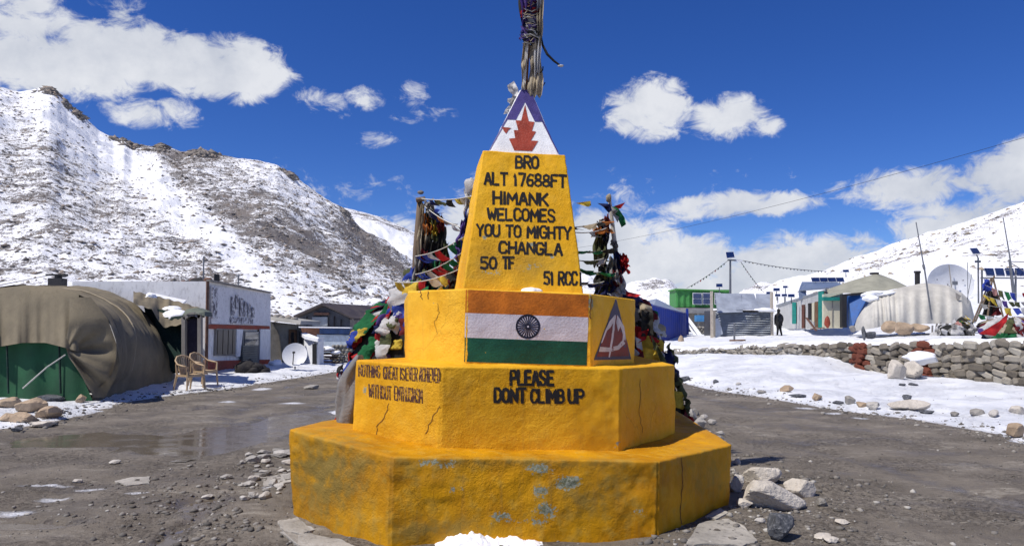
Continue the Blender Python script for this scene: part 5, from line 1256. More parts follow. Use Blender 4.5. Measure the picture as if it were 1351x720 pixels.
# ------------------------------------------------------------------ terrace buildings
def slabpx(name, pts, mat, parent, th=(0, .1, 0), label=None):
    """polygon of (px, py, Y) corners given a thickness"""
    m = MB(); m.slab([P(*p) for p in pts], th); o = m.build(name, mat, parent)
    if label: o['label'] = label
    return o
def sheetpx(name, a, b, top, mat, parent, pitch=.2, depth=.05):
    """corrugated sheet between feet a,b (px,py,Y), rising to py=top at a's side"""
    A = P(*a); B = P(*b); h = P(a[0], top, a[2]) - A; V, Fq = corrug(A, B, h, pitch, depth); return mesh(name, V, Fq, mat, parent)
BC = thing('blue_container', 'deep blue ribbed shipping container behind the flag heap', 'container', P(885, 450, 46))
A = P(858, 452, 44); B = P(906, 440, 55); Tz = P(858, 403, 44).z; Tz2 = P(906, 414.5, 55).z
V = []; n = 120; d = B - A; nn = Vector((d.y, -d.x, 0)).normalized()
for i in range(n + 1):
    ph = (i / n * 34) % 1; k = .05 * min(1, max(-1, 2.2 * math.sin(2 * math.pi * ph)))
    t = i / n; q = A + d * t + nn * k; V += [(q.x, q.y, -.2 + q.z - .0), (q.x, q.y, Tz + (Tz2 - Tz) * t)]
mesh('ribbed_side', V, grid_faces(n + 1, 2), BLUC, BC)
bk = Vector((-d.y, d.x, 0)).normalized() * -2.4; bk = bk if bk.y > 0 else -bk
m = MB(); m.slab([Vector((A.x, A.y, Tz + .02)), Vector((B.x, B.y, Tz2 + .02)), Vector((B.x, B.y, Tz2 + .02)) + bk, Vector((A.x, A.y, Tz + .02)) + bk], (0, 0, .08)); m.build('roof_rail', BLUC, BC)
m = MB(); m.slab([A + bk * .05, B + bk * .05, Vector((B.x, B.y, Tz2)) + bk * .05, Vector((A.x, A.y, Tz)) + bk * .05], bk * .95); m.build('body', BLUC, BC)
for t in (0., 1.): q = A + d * t + nn * .06; m = MB(); m.box((q.x, q.y, (q.z + Tz) / 2), (.16, .16, Tz - q.z + .2)); m.build('corner_post', BLUC, BC)
gr = thing('grey_shed_roof', 'grey sloping tin roof behind the blue container', 'roof', P(870, 400, 60)); slabpx('roof', [(848, 399, 58), (866, 395, 62), (890, 407, 66), (905, 415, 60), (862, 406, 50)], TIN, gr, (0, 0, .08)); slabpx('wall', [(848, 400, 60), (900, 414, 62), (900, 440, 62), (848, 440, 60)], GRYW, gr, (0, .2, 0))
tag(lump('pointed_stone', P(898.5, 450, 40), (.16, .14, .30), MTAN, None, 88, 20, 12, .1), 'pointed tan stone standing in snow in front of the blue container', 'stone')

GC = thing('green_cabin', 'bright green container cabin with barred window on a concrete base', 'cabin', P(925, 414, 70))
V, Fq = corrug(P(892, 405, 70), P(963, 405, 70), P(892, 382, 70) - P(892, 405, 70), .55, .10); mesh('ribbed_side', V, Fq, GRNC, GC)
slabpx('body', [(892, 381.5, 70.2), (963, 384, 70.2), (963, 406, 70.2), (892, 405.5, 70.2)], GRNC, GC, (0, 3, 0))
slabpx('roof_edge', [(891, 380.5, 69.8), (964, 383, 69.8), (964, 384.6, 69.8), (891, 382, 69.8)], paint('light_green_paint', (.10, .32, .08), .6, .1, 3), GC, (0, 3.4, 0))
for x0, x1 in ((914, 926), (927, 939), (943, 951)):
    f_ = slabpx('window_frame', [(x0, 386, 69.7), (x1, 386.4, 69.7), (x1, 402, 69.7), (x0, 401.5, 69.7)], WHM, GC, (0, .1, 0))
    for (a, b) in ((387, 393.5), (394.6, 400.8)): slabpx('window_pane', [(x0 + .8, a, 69.6), (x1 - .8, a + .2, 69.6), (x1 - .8, b, 69.6), (x0 + .8, b, 69.6)], paint('blue_grey_glass', (.05, .07, .15), .2, .2, 4), f_, (0, .06, 0))
slabpx('concrete_base', [(892, 405.7, 69.6), (940, 406.5, 69.6), (940, 414, 69.6), (895, 412, 69.6)], paint('grey_concrete', (.30, .29, .28), .9, .2, 2), GC, (0, 3, 0))
for x in (921, 936): slabpx('leg', [(x, 413, 69), (x + 1.6, 413, 69), (x + 1.6, 447, 69), (x, 447, 69)], GRYW, GC, (0, .2, 0))
slabpx('under_store', [(896, 412, 71), (945, 414, 71), (945, 446, 71), (896, 446, 71)], GRYW, GC, (0, .3, 0)); slabpx('blue_crate', [(919, 415.5, 68.4), (938, 415.5, 68.4), (938, 424, 68.4), (919, 424, 68.4)], paint('light_blue_sheet', (.05, .20, .42), .6, .2, 3), GC, (0, .8, 0))
STW = thing('snowy_stair', 'white snow covered stair between the containers', 'stair', P(912, 445, 60))
for k in range(9):
    x = 906 + k * 2.0; y = 422 + k * 2.7; slabpx('step', [(x, y, 60 - .2 * k), (x + 5, y, 60 - .2 * k), (x + 5, y + 1.4, 60 - .2 * k), (x, y + 1.4, 60 - .2 * k)], SNOWM, STW, (0, 1.0, 0))
slabpx('stringer', [(903, 417, 60), (907, 416, 60), (929, 445, 58), (924, 447, 58)], WHM, STW, (0, .15, 0)); slabpx('hand_rail', [(906, 428, 59.5), (908, 427, 59.5), (922, 446, 58), (919, 447, 58)], WHM, STW, (0, .1, 0))
sw = thing('low_stone_wall', 'small grey stone wall under the green cabin', 'stone wall', P(927, 446, 62)); rs = random.Random(3)
for r_ in range(5):
    for k in range(5): lump('stone', P(919 + k * 4.3 + (r_ % 2) * 2, 444 - r_ * 3, 62), (.15, .2, .11), MSTG, sw, 700 + r_ * 5 + k, 9, 6, .2)

TS = thing('tin_shed', 'galvanised corrugated tin shed in the middle of the terrace', 'shed', P(980, 446, 50))
for k in range(12):          # horizontally laid sheets, edge over edge
    y0 = 411 + k * 3.0; a = P(944, y0, 50); b = P(1019, y0 + .8, 50); c_ = P(1019, y0 + 3.6, 50); d_ = P(944, y0 + 3.2, 50)
    n_ = 10; V = []
    for i in range(n_ + 1):
        t = i / n_; wv = .03 * math.sin(i * 1.7 + k)
        V += [a.lerp(b, t) + Vector((0, .10 + wv, 0)), (a.lerp(b, t) + d_.lerp(c_, t)) / 2 + Vector((0, -.02 + wv, 0)), d_.lerp(c_, t) + Vector((0, -.10 + wv, 0))]
    mesh('wall_sheet', V, grid_faces(n_ + 1, 3), paint('dull_tin', (.36, .39, .43), .6, .3, 1.2, .15, 30, .01, .3, (.2, .19, .18)), TS, True)
slabpx('core', [(944, 409, 50.9), (1019, 409, 50.9), (1019, 447, 50.9), (944, 447, 50.9)], TIND, TS, (0, 3, 0))
for (x0, x1, y0, y1, s_) in ((941, 977, 387.5, 412.5, 3), (971, 999, 387.5, 409, -2), (996, 1018, 388, 411, 1)):
    q = slabpx('roof_sheet', [(x0 + s_, y0, 51.6 - .05 * s_), (x1 + s_ - 2, y0 + .5, 51.6 - .05 * s_), (x1 + 3, y1 - 1, 49.75 - .02 * s_), (x0 + s_ + 2, y1, 49.75 - .02 * s_)], TIN, TS, (0, .02, .04))
slabpx('side_plank', [(938, 411, 49.9), (944, 409, 49.8), (944, 446, 49.8), (942, 446, 49.9)], GRYW, TS, (0, .12, 0)); slabpx('side_plank', [(944, 420, 49.6), (948, 420, 49.6), (954, 440, 49.6), (944, 446, 49.6)], TIN, TS, (0, .03, 0))
lump('snow_patch', P(1008, 409, 49), (.7, .4, .14), SNOWM, TS, 41); lump('snow_patch', P(992, 410.5, 49), (.4, .3, .08), DKW, TS, 42)
for k, (x, lb) in enumerate(((939.3, 'pale wooden post at the left end of the tin shed'), (1018.6, 'pale wooden post at the right end of the tin shed'))):
    m = MB(); m.bar(P(x, 447, 49.3), P(x - .6, 384 + k, 49.3), .16); tag(m.build('wooden_post', paint('pale_wood', (.50, .44, .36), .8, .2, 4)), lb, 'post')
m = MB(); m.tube([P(968.8, 450, 38), P(968.8, 427, 38)], .05, 6); tag(m.build('grey_post', STEEL), 'short dark grey post in snow in front of the tin shed', 'post')
m = MB(); m.bar(P(963, 449, 37.5), P(983, 448.5, 37), .14, .08); tag(m.build('weathered_plank', BRW), 'weathered plank lying at the foot of the short grey post', 'plank')

# lamp mast with stays
LMP = thing('solar_lamp_mast', 'tall solar lamp mast with flagged stay wires above the tin shed', 'lamp post', P(963, 388, 54))
m = MB(); m.tube([P(963.5, 392, 54), P(963.5, 342, 54)], [.09, .07], 8); m.build('mast', STEEL, LMP)
m = MB(); m.tube([P(960, 343, 54), P(977, 343.5, 54)], .06, 6); m.build('arm', STEEL, LMP)
LMPP = [P(957, 332.5, 54.2), P(968, 332, 54.2), P(969.5, 339.5, 53.7), P(958.5, 340.5, 53.7)]
m = MB(); m.box(P(974.5, 344, 54), (.5, .2, .12)); m.build('lamp_head', WHM, LMP)
def sagline(a, b, sag, n=14):
    a = Vector(a); b = Vector(b); return [a.lerp(b, i / n) - Vector((0, 0, sag * 4 * (i / n) * (1 - i / n))) for i in range(n + 1)]
FLC = {}
def fmat(k):
    pal = {'red': (.46, .026, .028), 'white': (.62, .61, .60), 'green': (.02, .15, .055), 'blue': (.04, .07, .36), 'yellow': (.62, .45, .06), 'purple': (.10, .06, .24), 'grey': (.30, .29, .28), 'dark': (.035, .035, .032), 'maroon': (.16, .025, .03), 'beige': (.45, .38, .27), 'orange': (.50, .17, .04), 'olive': (.10, .11, .05), 'navy': (.02, .025, .09), 'pink': (.50, .25, .22)}
    if k not in FLC:
        c = pal[k]; M = MT('cloth_' + k, .85, .2); n1 = M.noise(5, 5, .6); n2 = M.noise(40, 3, .6)
        # faint block print as on prayer flags
        br = M.n('ShaderNodeTexBrick'); br.inputs['Scale'].default_value = 9; br.inputs['Mortar Size'].default_value = .06
        col = M.mix(M.ramp(n1, .3, .7), tuple(q * .75 for q in c), tuple(min(1, q * 1.15) for q in c)); col = M.mix(M.math('MULTIPLY', M.ramp(n2, .55, .7), .35), col, tuple(q * .45 + .01 for q in c))
        M.out(col, .85, M.bump(M.math('ADD', M.math('MULTIPLY', n2, .3), M.noise(14, 5, .6, dist=1.5)), .6, .02)); tr = M.n('ShaderNodeBsdfTranslucent'); M.l(col, tr.inputs[0]); ms = M.n('ShaderNodeMixShader'); ms.inputs[0].default_value = .30
        o_ = M.t.nodes['Material Output']; M.l(M.b.outputs[0], ms.inputs[1]); M.l(tr.outputs[0], ms.inputs[2]); M.l(ms.outputs[0], o_.inputs[0]); FLC[k] = M.m
    return FLC[k]
PAL = ['red', 'white', 'green', 'blue', 'yellow']
def flag(parent, p, q, drop, col, seed, side=(0, 0, 0), tri=False, name='prayer_flag', n=7, curl=.06):
    """cloth hung between points p and q of a rope, falling along vector drop"""
    p = Vector(p); q = Vector(q); drop = Vector(drop); rs_ = random.Random(seed); V = []; nn = (q - p).cross(drop); nn = nn.normalized() if nn.length > 1e-6 else Vector((0, -1, 0)); ph = rs_.uniform(0, 6)
    for i in range(n):
        for j in range(n):
            a = i / (n - 1); t = j / (n - 1); w = 1 - (t * .85 if tri else t * rs_.uniform(0, .12))
            x = p.lerp(q, .5 + (a - .5) * w) + drop * t * (1 - .12 * math.sin(a * 5 + ph)) + nn * (curl * math.sin(a * 5.5 + t * 3 + ph) * (.2 + t)) + Vector(side) * t * t
            V.append(x)
    return mesh(name, V, grid_faces(n, n), fmat(col), parent, True)
for a, b, sg in (((960, 344), (906, 380), .1), ((976, 343), (1008, 386), .1)):
    pts = sagline(P(*a, 54), P(*b, 54), sg); m = MB(); m.tube(pts, .015, 4); w_ = m.build('stay_wire', BLKM, LMP)
    for k in range(1, 13): flag(w_, pts[k], pts[k] + (pts[k + 1] - pts[k]) * .45, (0, 0, -.11), ['white', 'grey', 'green', 'dark', 'red'][k % 5], k, n=3, name='flag')
pts = sagline(P(977, 343, 54), P(1092, 358, 60), .15, 24); m = MB(); m.tube(pts, .02, 4); w_ = m.build('flag_line', BLKM, LMP)
for k in range(0, 24): flag(w_, pts[k], pts[k] + (pts[k + 1] - pts[k]) * .3, (0, 0, -.10), ['white', 'grey', 'white', 'beige'][k % 4], 40 + k, n=3, name='flag')
def panel_px(parent, pts, fname='solar_panel'):
    n = (pts[1] - pts[0]).cross(pts[3] - pts[0]).normalized()
    if n.dot(Vector((0, 0, CAMZ)) - pts[0]) < 0: n = -n
    m = MB(); m.slab(pts, -n * .04); f_ = m.build(fname, WHM, parent); cc = sum(pts, Vector()) / 4
    m = MB(); m.slab([cc + (q - cc) * .94 + n * .012 for q in pts], -n * .010); m.build('solar_cell', PANE, f_)
panel_px(LMP, LMPP, 'panel')
solar(949, 376.5, 62, .55, 'small solar panel on a post above the green cabin roof', 35, -15, P(949, 386, 62).z)
gp_ = 'solar panels behind the tin shed'
solar(1014.5, 386.5, 58, .42, 'solar panel at the left end of the low row right of the tin shed', 30, -20, P(1015, 396, 58).z, group=gp_)
solar(1024.5, 382, 60, .52, 'solar panel raised above the low row right of the tin shed', 30, -20, P(1024, 396, 60).z, group=gp_)
solar(1026, 389.5, 58, .42, 'solar panel second in the low row right of the tin shed', 30, -20, P(1026, 400, 58).z, group=gp_)
solar(1034.8, 389.5, 58, .42, 'solar panel third in the low row right of the tin shed', 30, -20, P(1034, 400, 58).z, group=gp_)
solar(1044, 390, 58, .52, 'solar panel at the right end of the low row right of the tin shed', 30, -20, P(1044, 400, 58).z, group=gp_)
solar(1036, 378.5, 64, .40, 'tiny solar panel high on a thin post right of the lamp mast', 30, -20, P(1036, 398, 64).z)

# teal trimmed barrack with receding side wall
TB = thing('teal_trimmed_barrack', 'long whitish barrack with teal posts and grey blue roof', 'barrack', P(1060, 432, 52))
slabpx('side_wall', [(1026, 404, 78), (1086, 385, 46), (1086, 434, 46), (1026, 434, 78)], paint('off_white_board', (.52, .52, .50), .8, .12, 1.5, .2, 15, .02, .4), TB, (.3, .3, 0))
slabpx('fascia', [(1024, 402, 79), (1089, 381.5, 45), (1089, 384.5, 45), (1024, 405, 79)], paint('grey_fascia', (.25, .27, .29), .7, .2, 2), TB, (.2, .2, 0))
for n_, mt, x0, x1, ya, yb, Yq in (('teal_post', TEAL, 1045, 1050, 399, 427, 61), ('teal_post', TEAL, 1079.5, 1086.5, 384.5, 433, 46), ('door', paint('dark_red_door', (.12, .045, .03), .7, .2, 4), 1057.5, 1061, 402, 433, 55.5), ('window', DKW, 1066, 1070, 400, 422, 52), ('door', BRW, 1075, 1079, 398, 432, 47.6)):
    k = (x0 - 1026) / 60.; slabpx(n_, [(x0, ya, Yq - .5), (x1, ya - .4, Yq - .9), (x1, yb, Yq - .9), (x0, yb, Yq - .5)], mt, TB, (.1, .1, 0))
slabpx('window_board', [(1071, 400, 50), (1074, 399, 49.5), (1074, 424, 49.5), (1071, 424, 50)], CREAM, TB, (.1, .1, 0)); slabpx('roof', [(1054, 384, 58), (1058, 373, 66), (1104, 373.5, 62), (1112, 377, 52), (1089, 381.5, 46)], paint('blue_grey_tin', (.17, .22, .32), .5, .2, 1.5, .15, 20, .01, .3, metal=.3), TB, (0, 0, .1))
slabpx('roof_end', [(1054, 384, 58), (1058, 373, 58.5), (1063, 378, 57), (1064, 390, 55), (1055, 396, 57)], paint('blue_grey_tin', ()), TB, (0, .1, 0)) if 'blue_grey_tin' in _mc else None
for k, x in enumerate((1076, 1086.5, 1097.5, 1108)):
    solar(x, 369, 60, .66, ['leftmost solar panel on the barrack roof', 'second solar panel from the left on the barrack roof', 'third solar panel from the left on the barrack roof', 'rightmost solar panel on the barrack roof'][k], 40, -12, P(x, 375, 60).z, group='solar panels on the barrack roof', hgt=.6)
solar(1116, 357.5, 75, .6, 'single small solar panel on the slope above the barrack', 30, -15, P(1116, 366, 75).z)
FB = thing('cream_tent_house', 'cream panelled front with canvas pitched roof and blue door', 'tent house', P(1115, 431, 42))
slabpx('upper_wall', [(1086.5, 388, 44), (1112, 386, 44), (1112, 393, 44), (1086.5, 394, 44)], paint('pale_green_board', (.50, .52, .42), .8, .1, 2), FB, (0, .2, 0))
slabpx('teal_beam', [(1086.5, 391.5, 43.8), (1112, 392, 43.8), (1112, 396.5, 43.8), (1086.5, 396.5, 43.8)], TEAL, FB, (0, .2, 0))
slabpx('cream_wall', [(1086.5, 396.5, 44), (1112, 396.5, 44), (1112, 433, 44), (1086.5, 433, 44)], CREAM, FB, (0, .2, 0)); slabpx('panel_joint', [(1098, 397, 43.95), (1098.8, 397, 43.95), (1098.8, 431, 43.95), (1098, 431, 43.95)], GRYW, FB, (0, .04, 0))
f_ = slabpx('door_frame', [(1111, 388, 43), (1147, 384.5, 43), (1147, 388, 43), (1117, 390.5, 43), (1117, 432, 43), (1111, 432, 43)], BLKM, FB, (0, .3, 0))
slabpx('door', [(1119, 390, 43.4), (1148, 386, 43.0), (1134, 412, 42.6), (1125, 432, 42.4), (1119, 432, 43.4)], BLUD, FB, (0, .1, 0)); slabpx('dark_gap', [(1116, 390, 43.9), (1150, 386, 43.9), (1150, 432, 43.9), (1116, 432, 43.9)], paint('navy_inside', (.015, .04, .13), .8, .2, 3), FB, (0, .2, 0))
V = []; nx, ny = 26, 10
for i in range(nx):
    for j in range(ny):
        a = i / (nx - 1); t = j / (ny - 1); x = 1086 + (1196 - 1086) * a
        yt = np.interp(x, [1086, 1120, 1150, 1155, 1162, 1180, 1196], [384, 371, 362.5, 361, 362, 369, 377]); yb = np.interp(x, [1086, 1113, 1150, 1165, 1196], [393, 387, 385, 384, 379]); V.append(P(x, yt + (yb - yt) * t + .5 * math.sin(a * 20) * t, 46.5 - 2.6 * t - .1 * math.sin(a * 14)))
mesh('canvas_roof', V, grid_faces(nx, ny), paint('greenish_canvas', (.30, .295, .235), .85, .15, 2, .3, 20, .02, .3), FB, True)
m = MB(); m.box(P(1153.5, 360.7, 46.6), (.4, .4, .12)); m.build('ridge_cap', DKW, FB)
m = MB(); m.bar(P(1064, 419, 44), P(1077, 436, 43.5), .18, .05); m.bar(P(1070, 434, 44), P(1087, 432, 43.5), .22, .05); tag(m.build('leaning_board', RUST), 'brown boards leaning at the teal post of the barrack', 'board')
tag(lump('red_sack', P(1091.5, 425, 42.5), (.16, .15, .34), RDP, None, 91, 16, 10, .2), 'small brownish red sack against the cream wall', 'sack')

# grey white tunnel tent seen along its side
QT = thing('pale_tunnel_tent', 'grey white canvas tunnel tent with hanging vertical folds', 'tent', P(1215, 425, 36))
TX = [1126, 1131, 1137, 1152, 1172, 1191, 1219, 1240, 1252, 1269, 1280, 1287]; TY = [436, 420, 410, 392, 384, 378.5, 373, 375, 377, 386, 397, 424]
nx, ny = 200, 40; V = []
for i in range(nx):
    a = i / (nx - 1); x = 1126 + 161 * a; yt = float(np.interp(x, TX, TY)); yb = float(np.interp(x, [1126, 1180, 1287], [437, 428, 426]))
    for j in range(ny):
        t = j / (ny - 1); s_ = math.sin(t * math.pi)                                       # 0 front foot, .5 ridge, 1 back foot
        hgt = math.sin(min(t, .5) * math.pi) ** .8 if t <= .5 else math.sin(t * math.pi) ** .8
        y = yb + (yt - yb) * hgt; dep = 36.2 - 2.3 * math.cos(t * math.pi) * max(.12, min(1, (yb - yt) / 40))
        fold = 0
        for (c_, w_, am) in ((.16, .012, .10), (.19, .01, .13), (.225, .010, .16), (.26, .009, .14), (.29, .009, .13), (.33, .010, .10), (.37, .012, .08), (.45, .02, .07), (.55, .03, .05), (.68, .03, .06), (.80, .02, .05), (.90, .015, .07)): fold += am * math.exp(-((a - c_ - .05 * (.5 - t)) / w_) ** 2)
        fold *= (1 - abs(2 * t - .75)) if t < .5 else .3
        V.append(P(x + 1.2 * math.sin(t * 9 + a * 30) * .3, y, dep + fold * 1.1 + .05 * math.sin(a * 60)))
mesh('canvas', V, grid_faces(nx, ny), CANL, QT, True)
lump('snow_patch', P(1160, 388, 35.8), (.75, .8, .16), SNOWM, QT, 50, rz=.0); lump('snow_patch', P(1149, 394, 35.4), (.35, .5, .16), SNOWM, QT, 51)
m = MB(); m.tube([P(1210.3, 378, 36.5), P(1210.3, 359, 36.5)], .12, 10); m.build('stove_pipe', BLKM, QT); m = MB(); m.tube([P(1210.3, 360, 36.5), P(1210.3, 357.5, 36.5)], .16, 10); m.build('pipe_cap', BLKM, QT)
m = MB(); m.tube([P(1262, 387, 35.6), P(1268, 391, 35.5), P(1270, 396, 35.5)], .02, 5); m.build('rope', BLKM, QT); slabpx('patch', [(1261, 386, 34.4), (1268, 390, 34.4), (1265, 397, 34.4), (1262, 393, 34.4)], GRYW, QT, (0, .03, 0))
m = MB(); m.tube([P(1229.5, 422, 31.5), P(1219, 350, 31.5)], .035, 8); m.tube([P(1219, 352, 31.5), P(1208.5, 293, 31.5)], [.03, .02], 8); m.tube([P(1218, 349, 31.5), P(1219.5, 355, 31.5)], .055, 8); tag(m.build('antenna_pole', STEEL), 'tall thin leaning antenna pole in front of the pale tent', 'antenna')
# big dish behind it
BD = thing('large_dish', 'large white dish antenna behind the pale tunnel tent', 'dish antenna', P(1253, 385, 50))
c = P(1253, 374, 50); rx = 30 * 50 / F; nrm = Vector((-.05, -1, .12)).normalized(); a1_ = nrm.cross(Vector((0, 0, 1))).normalized(); a2_ = nrm.cross(a1_); V = [c + nrm * -.25]; Fq = []
for j in range(1, 8):
    for k in range(48):
        a = 2 * math.pi * k / 48; r_ = j / 7; V.append(c + (a1_ * math.cos(a) + a2_ * math.sin(a) * .86) * rx * r_ + nrm * (-.25 + .4 * r_ * r_))
for k in range(48): Fq.append((0, 1 + k, 1 + (k + 1) % 48))
for j in range(6):
    for k in range(48): Fq.append((1 + j * 48 + k, 1 + (j + 1) * 48 + k, 1 + (j + 1) * 48 + (k + 1) % 48, 1 + j * 48 + (k + 1) % 48))
mesh('reflector', V, Fq, paint('dish_white', (.60, .61, .63), .55, .08, 2, .05, 10, .01, .2), BD, True)
m = MB(); m.bar(c + nrm * .1 + Vector((-.05, 0, 1.25)), c + nrm * .3 + Vector((-.05, 0, -.3)), .05); m.build('feed_strut', GRYW, BD); m = MB(); m.box(c + nrm * .2 + Vector((.25, 0, .0)), (.35, .05, .25)); m.build('control_box', STEEL, BD)
for dx, dz in ((-.9, .25), (.85, .2), (-.1, -.2)): m = MB(); m.box(c + nrm * .12 + Vector((dx, 0, dz)), (.07, .04, .07)); m.build('bolt_plate', STEEL, BD)
m = MB(); m.bar(c + Vector((1.35, .2, -.1)), P(1275, 392, 50), .07); m.bar(c + Vector((0, .3, 0)), P(1253, 400, 50.5), .15); m.build('mount', STEEL, BD)

# boulders and debris on the terrace
def trock(px, py, Y, w, h, mat, label, seed, **k):
    z = P(px, py, Y); return rock(px, py, w, h, mat, label, seed, z=z, **k)
trock(1178, 438, 30, 22, 15, MTAN, 'tan blunt boulder left in the group before the pale tent', 720, sink=.1, rough=.07)
trock(1196, 441, 28.5, 30, 17, MTAN, 'largest tan boulder in the group before the pale tent', 721, sink=.1, rough=.07)
trock(1217, 437, 29.5, 24, 11, MTAN, 'long low tan boulder right in the group before the pale tent', 722, sink=.1, rough=.07)
trock(1141, 447, 27, 8, 17, MDRK, 'narrow upright grey rock on the wall terrace', 723, sink=.0); trock(1151, 447, 27, 22, 10, MDRK, 'low dark wedge rock beside the upright grey rock', 724, sink=0.)
trock(1126, 437, 34, 9, 9, GRYW, 'small grey lump at the left foot of the pale tent', 725)
rs = random.Random(17)
for k in range(7):
    m = MB(); x = 1230 + k * 3.4; m.bar(P(x, 440, 29), P(x + rs.uniform(-3, 3), 425 + rs.uniform(0, 5), 29), .05); tag(m.build('stick', GRYW), ['first', 'second', 'third', 'fourth', 'fifth', 'sixth', 'last'][k] + ' stick from the left poking from snow right of the tan boulders', 'stick', 'sticks in the snow before the pale tent')

# solar array, lamp and aerial at the far right
SA = thing('solar_array', 'row of dark blue solar panels on a steel rack at right edge', 'solar array', P(1325, 392, 33))
for k in range(5):
    x = 1298.5 + k * 13.2; panel_px(SA, [P(x, 353.5, 33.2), P(x + 12.2, 353.8, 33.2), P(x + 14.5, 363.8, 32.6), P(x + 2.6, 363.6, 32.6)])
m = MB(); m.bar(P(1294, 366.5, 32.6), P(1370, 367, 32.6), .06); m.build('rack_rail', STEEL, SA)
for x in (1295.5, 1340): m = MB(); m.bar(P(x, 356, 32.7), P(x, 400, 32.7), .06); m.build('rack_leg', STEEL, SA)
SLP = thing('solar_street_lamp', 'thin pole with one solar panel left of the solar array', 'lamp post', P(1291, 395, 33)); m = MB(); m.tube([P(1291, 400, 33), P(1290.5, 340, 33)], .035, 8); m.build('pole', STEEL, SLP)
panel_px(SLP, [P(1279, 327.5, 33), P(1289, 327, 33), P(1294, 334.5, 32.7), P(1283.5, 335, 32.7)], 'panel')
m = MB(); m.bar(P(1288, 335, 32.9), P(1290.7, 341, 33), .04); m.box(P(1290, 345, 32.9), (.22, .1, .1)); m.build('lamp_head', STEEL, SLP)
m = MB(); m.tube([P(1276.5, 346, 33), P(1277, 400, 33)], .015, 5); m.tube([P(1282, 362, 33), P(1276, 395, 33), P(1284, 392, 33)], .012, 5); tag(m.build('thin_stake', STEEL), 'very thin pole with a looped cable beside the large dish', 'pole')
m = MB(); m.tube([P(1323.5, 287, 32), P(1333, 343, 32)], [.018, .03], 6); m.tube([P(1332, 342, 32), P(1338, 392, 32)], [.05, .07], 6)
for (a, b) in (((1331, 345), (1350, 357)), ((1332, 345), (1360, 346)), ((1335, 356), (1325, 356))): m.tube([P(*a, 32), P(*b, 32.2)], .02, 5)
tag(m.build('aerial_mast', STEEL), 'aerial mast with cross stays behind the solar array', 'antenna')
m = MB(); m.tube(sagline(P(700, 335, 90), P(1460, 150, 32), .9, 40), .011, 4); tag(m.build('power_cable', BLKM), 'thin power cable crossing the sky at right', 'cable')
# haze of far figures: one walker
def walker(px, py, Y, label):
    g = P(px, py, Y); t = thing('person', label, 'person', g)
    J = {'pel': (0, 0, .95), 'kL': (-.11, -.10, .50), 'fL': (-.12, .02, .09), 'tL': (-.12, .14, .04), 'kR': (.11, .06, .50), 'fR': (.12, -.14, .10), 'tR': (.13, -.02, .05), 'hL': (-.10, 0, .88), 'hR': (.10, 0, .88),
         'ch': (0, .01, 1.25), 'sh': (0, 0, 1.45), 'nk': (0, .01, 1.55), 'hd': (0, .03, 1.70), 'tp': (0, .02, 1.80), 'sL': (-.20, 0, 1.42), 'eL': (-.27, -.03, 1.15), 'wL': (-.25, .06, .90), 'sR': (.20, 0, 1.42), 'eR': (.27, -.03, 1.15), 'wR': (.24, .08, .92)}
    Rr = {'pel': .17, 'kL': .085, 'fL': .06, 'tL': .045, 'kR': .085, 'fR': .06, 'tR': .045, 'hL': .12, 'hR': .12, 'ch': .20, 'sh': .16, 'nk': .07, 'hd': .115, 'tp': .07, 'sL': .09, 'eL': .065, 'wL': .045, 'sR': .09, 'eR': .065, 'wR': .045}
    E = [('pel', 'hL'), ('hL', 'kL'), ('kL', 'fL'), ('fL', 'tL'), ('pel', 'hR'), ('hR', 'kR'), ('kR', 'fR'), ('fR', 'tR'), ('pel', 'ch'), ('ch', 'sh'), ('sh', 'nk'), ('nk', 'hd'), ('hd', 'tp'), ('sh', 'sL'), ('sL', 'eL'), ('eL', 'wL'), ('sh', 'sR'), ('sR', 'eR'), ('eR', 'wR')]
    for h_, s_ in (('L', -1), ('R', 1)):
        w = J['w' + h_]
        for k in range(5):
            n_ = 'g%s%d' % (h_, k); J[n_] = (w[0] + s_ * .004 * k, w[1] + .02 * (k - 2) + .01, w[2] - (.13 if k else .08)); Rr[n_] = .011; E.append(('w' + h_, n_))
    ks = list(J); me = bpy.data.meshes.new('body'); me.from_pydata([J[k] for k in ks], [(ks.index(a), ks.index(b)) for a, b in E], []); o = bpy.data.objects.new('body', me); COL.objects.link(o); o.parent = t
    mo = o.modifiers.new('skin', 'SKIN')
    for k, vv in zip(ks, me.skin_vertices[0].data): vv.radius = (Rr[k], Rr[k]); vv.use_root = (k == 'pel')
    o.modifiers.new('sub', 'SUBSURF').levels = 1; me.materials.append(paint('dark_winter_clothes', (.018, .018, .022), .85, .3, 6)); mo.use_smooth_shade = True
    j = lump('head', (0, .03, 1.70), (.085, .10, .115), paint('brown_skin', (.28, .16, .10), .6, .1, 8), t, 5, 16, 10, .03); j.matrix_parent_inverse = Matrix(); h = lump('hood', (0, -.02, 1.72), (.115, .12, .13), paint('black_wool', (.012, .012, .014), .9), t, 6, 16, 10, .05); h.matrix_parent_inverse = Matrix()
    cvs = []; n = 20
    for k in range(9):
        z = .72 + k * .095; r_ = [.23, .225, .22, .215, .215, .22, .225, .20, .12][k]
        for i in range(n): a = 2 * math.pi * i / n; cvs.append((r_ * math.cos(a) * 1.05, r_ * math.sin(a) * .78, z + .01 * math.sin(a * 3)))
    c_ = [(k * n + i, k * n + (i + 1) % n, (k + 1) * n + (i + 1) % n, (k + 1) * n + i) for k in range(8) for i in range(n)]
    mesh('coat', cvs, c_, paint('dark_winter_clothes', ()), t, True, world=False)
    b = lump('backpack', (0, -.22, 1.22), (.16, .11, .24), paint('dark_grey_pack', (.03, .032, .04), .8), t, 9, 16, 10, .08); b.matrix_parent_inverse = Matrix()
    return t
walker(1028, 443.5, 50, 'person in black hooded coat with backpack walking beside the tin shed')
